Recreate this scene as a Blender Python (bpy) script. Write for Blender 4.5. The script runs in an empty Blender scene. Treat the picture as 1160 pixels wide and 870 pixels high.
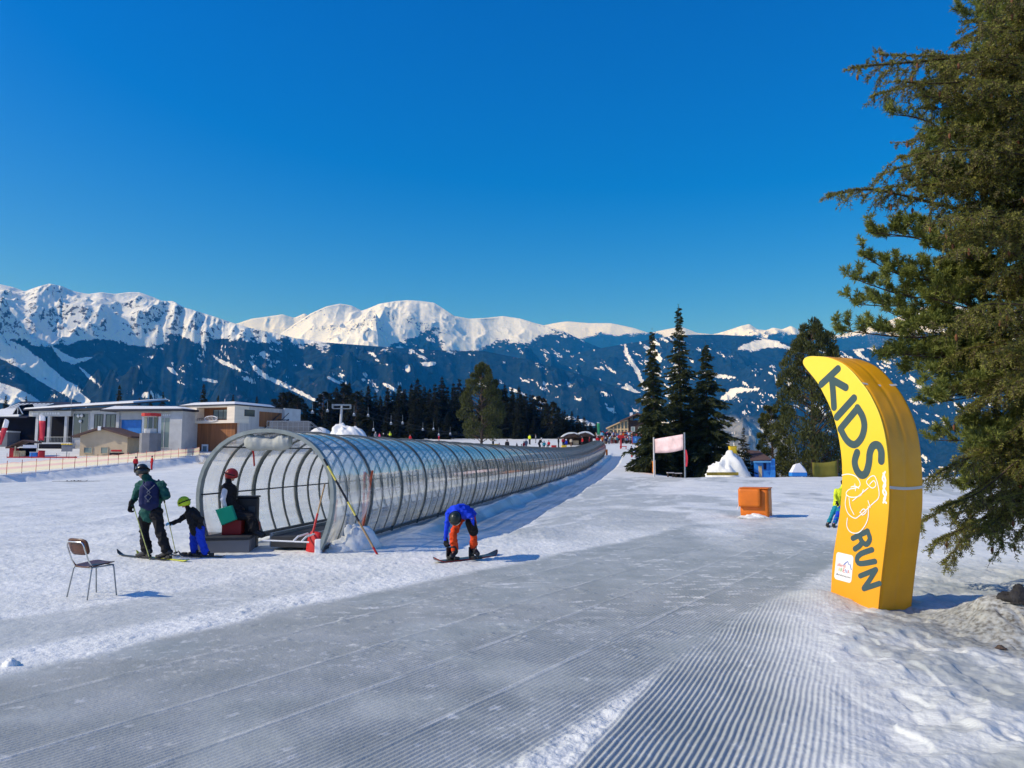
import bpy, bmesh, math, random
import numpy as np
from mathutils import Vector, Matrix, Euler

R = math.radians
random.seed(7)
scene = bpy.context.scene
COL = scene.collection

# ------------------------------------------------------------------ camera
F = 870.0
PITCH = math.atan(80 / F)
CAM_Z = 2.0
cam_d = bpy.data.cameras.new('camera')
cam = bpy.data.objects.new('camera', cam_d)
COL.objects.link(cam)
cam.location = (0, 0, CAM_Z)
cam.rotation_euler = (R(90) + PITCH, 0, 0)
cam_d.sensor_width = 36
cam_d.lens = F / 1160 * 36
cam_d.clip_start = 0.1
cam_d.clip_end = 200000
scene.camera = cam
CP, SP = math.cos(PITCH), math.sin(PITCH)


def ray(px, py):
    a, b = (px - 580) / F, (435 - py) / F
    return Vector((a, CP - b * SP, SP + b * CP))


def at(px, py, Y):
    """the place at distance Y (metres ahead) seen in that direction"""
    d = ray(px, py)
    return Vector((0, 0, CAM_Z)) + d * (Y / d.y)


def gpt(px, py, z=0.0):
    d = ray(px, py)
    return Vector((0, 0, CAM_Z)) + d * ((z - CAM_Z) / d.z)


def xat(px, Y, py=515):
    d = ray(px, py)
    return d.x / d.y * Y


# ------------------------------------------------------------------ numeric noise
def _hash(ix, iy, iz, seed):
    h = (ix.astype(np.int64) * 374761393 + iy.astype(np.int64) * 668265263 + iz.astype(np.int64) * 2147483647 + seed * 1274126177) & 0xFFFFFFFF
    h = ((h ^ (h >> 13)) * 1274126177) & 0xFFFFFFFF
    h = h ^ (h >> 16)
    return (h & 0xFFFFFF) / float(0xFFFFFF)


def vnoise(x, y, seed=0):
    x = np.asarray(x, float); y = np.asarray(y, float)
    x0 = np.floor(x); y0 = np.floor(y)
    fx = x - x0; fy = y - y0
    fx = fx * fx * fx * (fx * (fx * 6 - 15) + 10); fy = fy * fy * fy * (fy * (fy * 6 - 15) + 10)
    z = np.zeros_like(x0)
    a = _hash(x0, y0, z, seed); b = _hash(x0 + 1, y0, z, seed)
    c = _hash(x0, y0 + 1, z, seed); d = _hash(x0 + 1, y0 + 1, z, seed)
    return (a * (1 - fx) + b * fx) * (1 - fy) + (c * (1 - fx) + d * fx) * fy * 1.0


def fbm(x, y, octv=4, seed=0, gain=0.5):
    s = 0; a = 1; t = 0
    for i in range(octv):
        s = s + a * vnoise(x * 2 ** i + 17.3 * i, y * 2 ** i - 9.1 * i, seed + i); t += a; a *= gain
    return s / t


def ridged(x, y, octv=5, seed=0, gain=0.5):
    s = 0; a = 1; t = 0; w = 1
    for i in range(octv):
        n = 1 - np.abs(2 * vnoise(x * 2 ** i + 3.7 * i, y * 2 ** i + 11.9 * i, seed + i) - 1)
        n = n * n * w
        w = np.clip(n * 1.6, 0, 1)
        s = s + a * n; t += a; a *= gain
    return s / t


def sstep(a, b, x):
    t = np.clip((x - a) / (b - a), 0, 1)
    return t * t * (3 - 2 * t)


# ------------------------------------------------------------------ materials
def nt(m):
    m.use_nodes = True
    return m.node_tree, m.node_tree.nodes, m.node_tree.links


MATS = {}


def mat(name, col, rough=0.6, var=0.12, scale=6.0, bump=0.0, bscale=None, metal=0.0, spec=0.35, stretch=None):
    if name in MATS:
        return MATS[name]
    m = bpy.data.materials.new(name)
    t, n, l = nt(m)
    b = n['Principled BSDF']
    b.inputs['Roughness'].default_value = rough
    b.inputs['Metallic'].default_value = metal
    b.inputs['Specular IOR Level'].default_value = spec
    tc = n.new('ShaderNodeTexCoord')
    src = tc.outputs['Object']
    if stretch:
        mp = n.new('ShaderNodeMapping'); mp.inputs['Scale'].default_value = stretch
        l.new(src, mp.inputs['Vector']); src = mp.outputs['Vector']
    nz = n.new('ShaderNodeTexNoise'); nz.inputs['Scale'].default_value = scale; nz.inputs['Detail'].default_value = 5
    l.new(src, nz.inputs['Vector'])
    rp = n.new('ShaderNodeMapRange')
    rp.inputs['From Min'].default_value = 0.3; rp.inputs['From Max'].default_value = 0.7
    rp.inputs['To Min'].default_value = 1 - var; rp.inputs['To Max'].default_value = 1 + var
    l.new(nz.outputs['Fac'], rp.inputs['Value'])
    mx = n.new('ShaderNodeVectorMath'); mx.operation = 'SCALE'
    mx.inputs[0].default_value = col[:3]
    l.new(rp.outputs['Result'], mx.inputs['Scale'])
    l.new(mx.outputs['Vector'], b.inputs['Base Color'])
    if bump:
        n2 = n.new('ShaderNodeTexNoise'); n2.inputs['Scale'].default_value = bscale or scale * 4; n2.inputs['Detail'].default_value = 4
        l.new(src, n2.inputs['Vector'])
        bp = n.new('ShaderNodeBump'); bp.inputs['Strength'].default_value = bump; bp.inputs['Distance'].default_value = 0.02
        l.new(n2.outputs['Fac'], bp.inputs['Height']); l.new(bp.outputs['Normal'], b.inputs['Normal'])
    MATS[name] = m
    return m


def M_(name):
    return MATS[name]


mat('dark_metal', (0.05, 0.055, 0.06), 0.45, 0.2, 8, metal=0.4)
mat('grey_metal', (0.30, 0.32, 0.33), 0.4, 0.15, 8, metal=0.5)
mat('frame_grey', (0.085, 0.10, 0.10), 0.5, 0.2, 5, metal=0.2)
mat('portal_grey', (0.25, 0.285, 0.27), 0.55, 0.2, 4)
mat('chrome', (0.62, 0.64, 0.66), 0.22, 0.06, 10, metal=1.0)
mat('black_plastic', (0.018, 0.018, 0.02), 0.5, 0.25, 8)
mat('black_rubber', (0.03, 0.032, 0.036), 0.7, 0.3, 3, bump=0.3)
mat('tarp', (0.40, 0.41, 0.37), 0.6, 0.15, 5, bump=0.4, bscale=12)
mat('red_plastic', (0.50, 0.02, 0.02), 0.4, 0.15, 6)
mat('orange_red', (0.62, 0.10, 0.03), 0.45, 0.15, 6)
mat('yellow_paint', (0.75, 0.62, 0.12), 0.45, 0.15, 12)
mat('white_paint', (0.78, 0.78, 0.76), 0.45, 0.06, 6)
mat('chair_wood', (0.10, 0.038, 0.022), 0.35, 0.3, 14, stretch=(1, 1, 6))
mat('wood_handle', (0.42, 0.27, 0.13), 0.6, 0.2, 12)
mat('bark', (0.085, 0.058, 0.042), 0.9, 0.4, 6, bump=0.9, stretch=(1, 1, 0.25))
mat('bark_light', (0.16, 0.13, 0.105), 0.9, 0.4, 9, bump=0.9, stretch=(1, 1, 0.25))
mat('skin', (0.52, 0.31, 0.22), 0.55, 0.08, 20)
mat('cream_cladding', (0.84, 0.72, 0.56), 0.75, 0.10, 0.7, stretch=(0.3, 0.3, 4))
mat('grey_shade_cladding', (0.56, 0.51, 0.46), 0.75, 0.14, 0.7, stretch=(3, 3, 0.3))  # shade of the unlit side walls put into the grey; also plain trestle tops
mat('brown_cladding', (0.27, 0.105, 0.035), 0.7, 0.3, 1.2, stretch=(4, 4, 0.2))
mat('honey_cladding', (0.42, 0.22, 0.08), 0.7, 0.25, 1.2, stretch=(4, 4, 0.2))
mat('concrete', (0.55, 0.55, 0.53), 0.8, 0.12, 0.8)
mat('concrete_dark', (0.20, 0.20, 0.205), 0.8, 0.15, 0.8)
mat('roof_brown', (0.11, 0.065, 0.052), 0.8, 0.25, 1.5, stretch=(0.4, 4, 4))
mat('roof_dark', (0.02, 0.024, 0.04), 0.6, 0.2, 0.6)
mat('wall_beige', (0.55, 0.43, 0.28), 0.85, 0.1, 0.8)
mat('wall_dark_and_shade', (0.008, 0.008, 0.012), 0.8, 0.3, 0.5, spec=0.1)  # near-black for dark walls and for shade painted into openings
mat('pale_timber', (0.60, 0.44, 0.24), 0.7, 0.2, 2)
mat('dark_timber', (0.05, 0.028, 0.016), 0.75, 0.3, 2)
mat('blue_paint', (0.03, 0.22, 0.62), 0.5, 0.12, 2)
mat('blue_banner', (0.04, 0.16, 0.42), 0.6, 0.3, 1.3)
mat('olive_cloth', (0.18, 0.16, 0.02), 0.8, 0.15, 1.2, bump=0.3)
mat('yellow_pad', (0.80, 0.52, 0.02), 0.5, 0.12, 2)
mat('orange_pad', (0.66, 0.16, 0.01), 0.45, 0.12, 3, bump=0.15, bscale=5)
mat('green_flag', (0.04, 0.32, 0.13), 0.7, 0.15, 2)
mat('red_flag', (0.60, 0.03, 0.05), 0.7, 0.15, 2)
mat('white_cloth', (0.78, 0.76, 0.76), 0.7, 0.06, 2)
mat('rock', (0.035, 0.032, 0.03), 0.85, 0.4, 9, bump=0.8)


def glass_mat(name, tint=(0.05, 0.07, 0.08)):
    m = bpy.data.materials.new(name)
    t, n, l = nt(m)
    b = n['Principled BSDF']
    b.inputs['Base Color'].default_value = (*tint, 1)
    b.inputs['Roughness'].default_value = 0.08
    b.inputs['Specular IOR Level'].default_value = 0.7
    tc = n.new('ShaderNodeTexCoord'); nz = n.new('ShaderNodeTexNoise'); nz.inputs['Scale'].default_value = 0.4
    l.new(tc.outputs['Object'], nz.inputs['Vector'])
    bp = n.new('ShaderNodeBump'); bp.inputs['Strength'].default_value = 0.05
    l.new(nz.outputs['Fac'], bp.inputs['Height']); l.new(bp.outputs['Normal'], b.inputs['Normal'])
    MATS[name] = m
    return m


glass_mat('window_glass')
glass_mat('window_glass_pale', (0.16, 0.22, 0.22))


# ------------------------------------------------------------------ mesh builder
class MB:
    def __init__(s):
        s.v = []; s.f = []; s.mi = []; s.cur = 0

    def add(s, vs, fs, mi=None):
        o = len(s.v)
        s.v.extend([tuple(v) for v in vs])
        for f in fs:
            s.f.append(tuple(i + o for i in f)); s.mi.append(s.cur if mi is None else mi)

    def box(s, c, size, rz=0.0, mi=None, M=None):
        c = Vector(c); hx, hy, hz = [k / 2 for k in size]
        m = M if M is not None else Matrix.Rotation(rz, 3, 'Z')
        vs = [c + m @ Vector((x, y, z)) for x in (-hx, hx) for y in (-hy, hy) for z in (-hz, hz)]
        s.add(vs, [(0, 1, 3, 2), (4, 6, 7, 5), (0, 4, 5, 1), (2, 3, 7, 6), (0, 2, 6, 4), (1, 5, 7, 3)], mi)

    def bx(s, x0, x1, y0, y1, z0, z1, mi=None):
        s.box(((x0 + x1) / 2, (y0 + y1) / 2, (z0 + z1) / 2), (x1 - x0, y1 - y0, z1 - z0), mi=mi)

    def tube(s, pts, r, n=8, mi=None, cap=True):
        pts = [Vector(p) for p in pts]
        if not hasattr(r, '__len__'):
            r = [r] * len(pts)
        rings = []
        up = None
        for i, p in enumerate(pts):
            d = (pts[min(i + 1, len(pts) - 1)] - pts[max(i - 1, 0)])
            if d.length < 1e-9:
                d = Vector((0, 0, 1))
            d.normalize()
            if up is None:
                up = Vector((0, 0, 1)) if abs(d.z) < 0.9 else Vector((1, 0, 0))
            a = d.cross(up)
            if a.length < 1e-6:
                a = d.orthogonal()
            a.normalize(); b = a.cross(d).normalized(); up = b
            rings.append([p + (a * math.cos(2 * math.pi * k / n) + b * math.sin(2 * math.pi * k / n)) * r[i] for k in range(n)])
        vs = [v for rg in rings for v in rg]
        fs = []
        for i in range(len(rings) - 1):
            for k in range(n):
                k2 = (k + 1) % n
                fs.append((i * n + k, i * n + k2, (i + 1) * n + k2, (i + 1) * n + k))
        if cap:
            fs.append(tuple(range(n - 1, -1, -1)))
            fs.append(tuple((len(rings) - 1) * n + k for k in range(n)))
        s.add(vs, fs, mi)

    def capsule(s, p0, p1, r0, r1, n=12, sx=1.0, axis=None):
        """closed tapered capsule; axis/sx flatten it along a direction"""
        p0 = Vector(p0); p1 = Vector(p1)
        d = p1 - p0
        L = d.length
        d = d.normalized() if L > 1e-6 else Vector((0, 0, 1))
        pts = []; rr = []
        for k in range(5):
            a = math.pi / 2 * k / 5
            pts.append(p0 - d * r0 * math.cos(a)); rr.append(max(r0 * math.sin(a), 0.001))
        pts.append(p0); rr.append(r0); pts.append(p1); rr.append(r1)
        for k in range(1, 6):
            a = math.pi / 2 * k / 5
            pts.append(p1 + d * r1 * math.sin(a)); rr.append(max(r1 * math.cos(a), 0.001))
        o = len(s.v)
        s.tube(pts, rr, n)
        if axis is not None and sx != 1.0:
            ax = Vector(axis).normalized()
            c = (p0 + p1) / 2
            for i in range(o, len(s.v)):
                v = Vector(s.v[i]); q = (v - c).dot(ax)
                s.v[i] = tuple(v + ax * q * (sx - 1))

    def ell(s, c, rad, M=None, n=14, mi=None):
        c = Vector(c); M = M or Matrix.Identity(3)
        vs = []; fs = []
        m = n // 2
        for i in range(m + 1):
            th = math.pi * i / m
            for k in range(n):
                ph = 2 * math.pi * k / n
                st = max(math.sin(th), 0.002)
                vs.append(c + M @ Vector((rad[0] * st * math.cos(ph), rad[1] * st * math.sin(ph), rad[2] * math.cos(th))))
        for i in range(m):
            for k in range(n):
                k2 = (k + 1) % n
                fs.append((i * n + k, (i + 1) * n + k, (i + 1) * n + k2, i * n + k2))
        s.add(vs, fs, mi)

    def poly_prism(s, poly, depth_vec, mi=None):
        """poly: world points of a planar outline; extruded along depth_vec"""
        n = len(poly); dv = Vector(depth_vec)
        vs = [Vector(p) for p in poly] + [Vector(p) + dv for p in poly]
        fs = [tuple(range(n)), tuple(range(2 * n - 1, n - 1, -1))]
        for i in range(n):
            j = (i + 1) % n
            fs.append((j, i, i + n, j + n))
        s.add(vs, fs, mi)

    def mesh(s, name, mats=()):
        me = bpy.data.meshes.new(name)
        me.from_pydata(s.v, [], s.f)
        for m in mats:
            me.materials.append(m if not isinstance(m, str) else MATS[m])
        if mats and len(mats) > 1:
            me.polygons.foreach_set('material_index', s.mi)
        return me

    def build(s, name, mats, parent=None, smooth=False, bevel=0.0, loc=None):
        if not isinstance(mats, (list, tuple)):
            mats = [mats]
        me = s.mesh(name, mats)
        if True:
            bm = bmesh.new(); bm.from_mesh(me)
            bmesh.ops.recalc_face_normals(bm, faces=bm.faces)
            bm.to_mesh(me); bm.free()
        if smooth:
            me.polygons.foreach_set('use_smooth', [True] * len(me.polygons))
        o = link(name, me, parent)
        if loc is not None:
            o.location = loc
        if bevel:
            b = o.modifiers.new('bevel', 'BEVEL'); b.width = bevel; b.segments = 2; b.limit_method = 'ANGLE'
            b.angle_limit = R(40)
        return o


def link(name, me, parent=None):
    o = bpy.data.objects.new(name, me)
    COL.objects.link(o)
    if parent is not None:
        o.parent = parent
    return o


def tag(o, label=None, cat=None, group=None, kind=None):
    if label: o['label'] = label
    if cat: o['category'] = cat
    if group: o['group'] = group
    if kind: o['kind'] = kind
    return o


def thing(name, label, cat, loc=(0, 0, 0), rz=0.0, group=None):
    o = bpy.data.objects.new(name, None)
    COL.objects.link(o)
    o.empty_display_size = 0.3
    o.location = loc; o.rotation_euler = (0, 0, rz)
    return tag(o, label, cat, group)


def copy_tree(o, parent=None):
    c = o.copy(); COL.objects.link(c)
    if parent is not None:
        c.parent = parent
    for ch in o.children:
        copy_tree(ch, c)
    return c


def np_mesh(name, v, quads=None, tris=None, mats=(), smooth=True, cols=None):
    me = bpy.data.meshes.new(name)
    v = np.asarray(v, np.float32)
    nq = 0 if quads is None else len(quads); ntr = 0 if tris is None else len(tris)
    me.vertices.add(len(v)); me.vertices.foreach_set('co', v.ravel())
    idx = []
    if nq: idx.append(np.asarray(quads, np.int32).ravel())
    if ntr: idx.append(np.asarray(tris, np.int32).ravel())
    idx = np.concatenate(idx)
    me.loops.add(len(idx)); me.loops.foreach_set('vertex_index', idx)
    me.polygons.add(nq + ntr)
    st = np.concatenate([np.arange(nq) * 4, nq * 4 + np.arange(ntr) * 3]).astype(np.int32)
    me.polygons.foreach_set('loop_start', st)
    me.polygons.foreach_set('use_smooth', np.full(nq + ntr, smooth))
    if cols is not None:
        for an, arr in cols.items():
            a = me.attributes.new(an, 'FLOAT_COLOR', 'POINT')
            c4 = np.ones((len(v), 4), np.float32); c4[:, :arr.shape[1]] = arr
            a.data.foreach_set('color', c4.ravel())
    for m in mats:
        me.materials.append(m)
    me.update(calc_edges=True)
    me.validate()
    return me


def grid_quads(nr, nc):
    i = np.arange(nr - 1)[:, None] * nc + np.arange(nc - 1)[None, :]
    return np.stack([i, i + 1, i + nc + 1, i + nc], -1).reshape(-1, 4)


# ------------------------------------------------------------------ light
SUN_EL = 35.0
sd = Vector((0.97, 0.24)).normalized() * math.cos(R(SUN_EL))
SUN_DIR = Vector((sd.x, sd.y, -math.sin(R(SUN_EL))))
ld = bpy.data.lights.new('sun', 'SUN')
ld.energy = 3.8; ld.angle = R(0.53); ld.color = (1.0, 0.95, 0.86)
sun = bpy.data.objects.new('sun', ld); COL.objects.link(sun)
sun.rotation_euler = SUN_DIR.to_track_quat('-Z', 'Y').to_euler()
sun.location = (-50, -20, 60)

w = bpy.data.worlds.new('World'); scene.world = w; w.use_nodes = True
wn, wl = w.node_tree.nodes, w.node_tree.links
bg = wn['Background']
sky = wn.new('ShaderNodeTexSky'); sky.sky_type = 'NISHITA'; sky.sun_disc = False
sky.sun_elevation = R(SUN_EL)
sky.sun_rotation = math.atan2(-SUN_DIR.x, -SUN_DIR.y) % (2 * math.pi)
sky.altitude = 1800; sky.air_density = 1.0; sky.dust_density = 2.2; sky.ozone_density = 3.0
hs = wn.new('ShaderNodeHueSaturation')
hs.inputs['Saturation'].default_value = 1.45; hs.inputs['Value'].default_value = 1.42
hs.inputs['Hue'].default_value = 0.518
wl.new(sky.outputs['Color'], hs.inputs['Color'])
wl.new(hs.outputs['Color'], bg.inputs['Color'])
bg.inputs['Strength'].default_value = 0.135

vs_ = scene.view_settings
vs_.view_transform = 'Standard'; vs_.look = 'None'; vs_.exposure = 0; vs_.gamma = 1
scene.cycles.use_denoising = True
scene.cycles.max_bounces = 8
scene.cycles.transparent_max_bounces = 40
scene.cycles.volume_bounces = 0
scene.cycles.use_adaptive_sampling = True
scene.cycles.adaptive_threshold = 0.008
scene.render.filter_size = 1.25
# ================================================================== GROUND
FEN0 = Vector((xat(-6, 74), 74)); FEN1 = Vector((xat(228, 116), 116))      # the safety fence line
TU = Vector((0.1695, 0.9855)); TN = Vector((-0.9855, 0.1695))               # lift tunnel: along, to the left
_f = gpt(361, 627, 0.0)
TF = Vector((_f.x, _f.y))                                                    # near foot of its front hoop

YC = np.array([-50, 0, 20, 45, 60, 75, 90, 100, 115, 128, 150, 175, 200, 260, 300, 340, 420, 600.])
HC = np.array([0, 0, 0, 0.0, 0.05, .18, .42, .72, 1.25, 1.85, 3.2, 4.6, 6.0, 8.2, 8.4, 6.0, -10, -120.])
HL = np.array([0, 0, 0, -0.05, -.1, .0, .65, 1.1, 1.85, 3.0, 4.2, 5.2, 6.4, 8.2, 8.4, 6.0, -10, -120.])
HR = np.array([0, 0, 0, 0.08, .30, -0.55, -2.6, -4.6, -8, -11, -17, -24, -31, -50, -65, -80, -110, -200.])


def _smooth_prof(H):
    yy = np.linspace(-50, 600, 2601)
    h = np.interp(yy, YC, H)
    k = np.hanning(33); k /= k.sum()
    hp = np.pad(h, 16, mode='edge')
    return yy, np.convolve(hp, k, mode='valid')


PC, PL, PR = _smooth_prof(HC), _smooth_prof(HL), _smooth_prof(HR)


def hbase(x, y):
    x = np.asarray(x, float); y = np.asarray(y, float)
    t = x / np.maximum(y, 8.0)
    c = np.interp(y, *PC); l = np.interp(y, *PL); r = np.interp(y, *PR)
    wl = sstep(-0.16, -0.30, t); wr = sstep(0.16, 0.27, t)
    h = c * (1 - wl) + l * wl
    h = h * (1 - wr) + r * wr
    # bank below the safety fence (falls towards the piste)
    d = FEN1 - FEN0; L = d.length; d = d / L
    sx = (x - FEN0.x) * d.x + (y - FEN0.y) * d.y
    q = (x - FEN0.x) * d.y - (y - FEN0.y) * d.x           # >0 to the right of the fence
    prof = sstep(2.6, 1.2, q + (vnoise(sx * 0.25, q * 0, 5) - 0.5) * 1.2)
    h = h + (0.75 * prof - 0.75) * sstep(-30, 0, sx) * sstep(L + 45, L + 10, sx) * sstep(-60, -20, q) * sstep(14, 5, q)
    return h


LA = (0.839, -0.545)


def hfull(x, y, detail=True):
    """ground height and its zones: groomed, dirt, loose"""
    h = hbase(x, y)
    uA = x * LA[0] + y * LA[1]
    uB = x - 0.45 * (y - 4.9) + 0.010 * np.maximum(y - 8, 0) ** 2
    wob = (fbm(x * 0.35, y * 0.35, 3, 21) - 0.5)
    far = sstep(14, 24, y + wob * 9)
    jag = 0.30 * (fbm(x * 1.6, y * 1.6, 4, 26) - 0.5)
    laneA = sstep(-8.0, -7.65, uA + wob * 0.5 + jag) * sstep(-2.7, -2.98, uA + wob * 0.12 + jag * 0.6) * (1 - far)
    laneB = sstep(0.18, 0.34, uB + wob * 0.1) * sstep(2.3, 0.9, uB + wob * 1.1) * sstep(13, 9.5, y + wob * 3) * (1 - laneA)
    band = sstep(-2.95, -2.8, uA) * sstep(0.34, 0.18, uB) * sstep(18, 13, y)
    strip = sstep(-10.6, -10.2, uA + wob * 0.9) * sstep(-8.5, -8.9, uA + wob * 0.5) * sstep(14, 10, y) * 0.8
    rough = sstep(1.5, 2.6, uB + wob * 0.7) * sstep(16, 12.0, y) * (x > 0)
    # corduroy
    near = sstep(17, 9.5, y)
    brk = 0.35 + 0.65 * sstep(0.30, 0.55, fbm(x * 1.1 + 3, y * 1.1, 4, 77))
    wv = 0.05 * (fbm(x * 0.5, y * 0.5, 3, 23) - 0.5) + 0.015 * (fbm(x * 2.5, y * 2.5, 2, 24) - 0.5)
    cA = np.cos((uA + wv) * 2 * math.pi / 0.047 + 1.2 * np.sin(y * 0.8)) * laneA * near
    cB = np.cos((uB + wv) * 2 * math.pi / 0.052 + 0.9 * np.sin(y * 0.9)) * laneB * sstep(12, 9, y)
    if detail:
        h = h + 0.0062 * cA * brk + 0.0085 * cB * (0.55 + 0.45 * brk)
        # pass ridges inside lane A
        for o in (-6.9, -5.7, -4.75, -3.75):
            h = h + 0.007 * np.exp(-((uA - o + 0.06 * wob) / 0.035) ** 2) * laneA
        lm = (fbm(x * 9, y * 9, 4, 31) - 0.5)
        l2 = np.maximum(fbm(x * 5.5, y * 5.5, 3, 91) - 0.56, 0)
        loose = np.clip(1 - laneA - laneB - 0.6 * strip - rough, 0, 1) * sstep(60, 18, y)
        h = h + loose * (0.022 * lm + 0.05 * l2 * sstep(0.4, 0.65, fbm(x * 0.4, y * 0.3, 3, 92))) + band * (0.03 * lm)
        # chattered bits on the groomed lane
        h = h + laneA * 0.05 * np.maximum(fbm(x * 4.2 + y, y * 7 - x, 3, 41) - 0.64, 0) * sstep(6, 9, y)
        # footprints and hummocks in the uneven patch
        hm = fbm(x * 2.3, y * 2.3, 4, 51)
        hm2 = ridged(x * 1.6 + 4, y * 1.6, 3, 61)
        pit = sstep(0.62, 0.76, vnoise(x * 4.3, y * 3.4, 62))
        h = h + rough * (0.11 * (hm - 0.5) + 0.04 * (hm2 - 0.4) - 0.03 * pit + 0.03 * (fbm(x * 8, y * 8, 3, 52) - 0.5))
        # gentle hummocks and old ski tracks further out
        mid = sstep(12, 20, y) * sstep(120, 60, y)
        h = h + mid * (0.10 * (fbm(x * 0.5, y * 0.35, 4, 71) - 0.5) + 0.05 * (ridged(x * 0.45 + y * 0.05, y * 0.16, 3, 72) - 0.4))
    # mound raised to hide the padded banner's cast shadow, scooped hollow around its foot
    h = h + (0.36 + 0.10 * (fbm(x * 1.7, y * 1.7, 3, 97) - 0.5)) * sstep(5.0, 5.65, x) * sstep(11, 9, x) * np.exp(-((y - 9.25 - 0.12 * np.sin(x * 2.1)) / 0.6) ** 2)
    h = h + 0.12 * np.exp(-((x - 4.2) / 0.35) ** 2 - ((y - 10.75) / 0.5) ** 2)
    h = h + 0.10 * np.exp(-((x - 3.7) / 1.0) ** 2 - ((y - 9.3) / 1.6) ** 2)
    # low trodden bank along the lift tunnel
    s = (x - TF.x) * TU.x + (y - TF.y) * TU.y
    q = -((x - TF.x) * TN.x + (y - TF.y) * TN.y)
    al = sstep(2, 8, s) * sstep(125, 110, s)
    h = h + al * 0.16 * np.exp(-((q - 0.75 - 0.25 * np.sin(s * 0.5)) / 0.28) ** 2) * (0.4 + 1.2 * vnoise(s * 0.8, q * 2, 9))
    edge = 3.05 + 0.35 * (fbm(s * 0.12, q * 0, 3, 15) - 0.5)
    h = h - al * 0.20 * sstep(0.9, 1.2, q) * sstep(edge + 0.12, edge - 0.12, q)
    for k in (1.5, 2.0, 2.45):
        h = h + al * 0.03 * np.exp(-((q - k - 0.12 * np.sin(s * 0.23 + k)) / 0.1) ** 2)
    trough = al * sstep(0.9, 1.2, q) * sstep(edge + 0.1, edge - 0.1, q)
    # zones
    flow = fbm((x - 0.12 * y) * 0.30 + wob * 1.2, y * 0.055 + wob, 4, 81)
    arcs = fbm(x * 0.16 + 0.9 * np.sin(y * 0.09), (y - 0.35 * x) * 0.13, 5, 83)
    patch = sstep(0.45, 0.56, 0.5 * flow + 0.5 * arcs) * sstep(0.30, 0.42, vnoise((x - 0.25 * y) * 1.1 + 2 * wob, y * 0.10, 86) * 0.6 + 0.4 * fbm(x * 2.2 - y, y * 0.4, 3, 85))
    rightside = sstep(-0.28, -0.02, (x + 2.0) / np.maximum(y, 6))
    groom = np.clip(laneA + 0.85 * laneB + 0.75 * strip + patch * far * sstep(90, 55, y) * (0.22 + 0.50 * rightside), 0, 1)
    # sunlit crests of the pass ridges painted pale; loose white crumbs over the lane
    for o in (-6.9, -5.7, -4.75, -3.75):
        groom = groom * (1 - 0.45 * laneA * np.exp(-((uA - o + 0.06 * wob + 0.05 * jag) / 0.022) ** 2) * sstep(0.42, 0.6, fbm(x * 1.5, y * 1.5, 3, 28)))
    fl = sstep(0.67, 0.72, fbm(x * 3.2 + y * 0.6, y * 9 - x * 1.5, 4, 42)) * sstep(0.42, 0.6, fbm(x * 0.7, y * 0.5, 2, 43))
    fl2 = sstep(0.68, 0.74, fbm(x * 11, y * 13, 3, 44)) * sstep(0.50, 0.62, fbm(x * 0.9 + 4, y * 0.9, 2, 45)) * sstep(16, 10, y)
    groom = groom * (1 - 0.7 * np.maximum(fl * sstep(8.5, 11, y), 0.5 * fl2))
    trk = sstep(0.50, 0.66, ridged(x * 0.55 - y * 0.22 + 0.6 * wob, y * 0.10 + 0.2 * x, 4, 89))
    groom = groom * (1 - 0.7 * trk * far)
    groom = np.maximum(groom, trough * 0.3)
    dn = fbm(x * 1.8, y * 1.8, 5, 87)
    dirt = rough * sstep(0.40, 0.62, dn + 0.34 * np.exp(-((x - 6.1) / 1.5) ** 2 - ((y - 9.1) / 0.9) ** 2) + 0.02) * np.exp(-((x - 6.6) / 2.2) ** 4 - ((y - 8.9) / 1.5) ** 4)
    ice = rough * sstep(0.4, 0.6, fbm(x * 1.2, y * 1.2, 3, 88))
    dirt = np.maximum(dirt, 0.5 * np.exp(-((x - 4.35) / 0.3) ** 2 - ((y - 10.4) / 0.4) ** 2))
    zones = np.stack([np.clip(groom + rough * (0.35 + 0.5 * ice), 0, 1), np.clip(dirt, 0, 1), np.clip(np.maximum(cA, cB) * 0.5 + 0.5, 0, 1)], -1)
    return h, zones


def gz(x, y):
    return float(hfull(np.array([x]), np.array([y]), False)[0][0])


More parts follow.
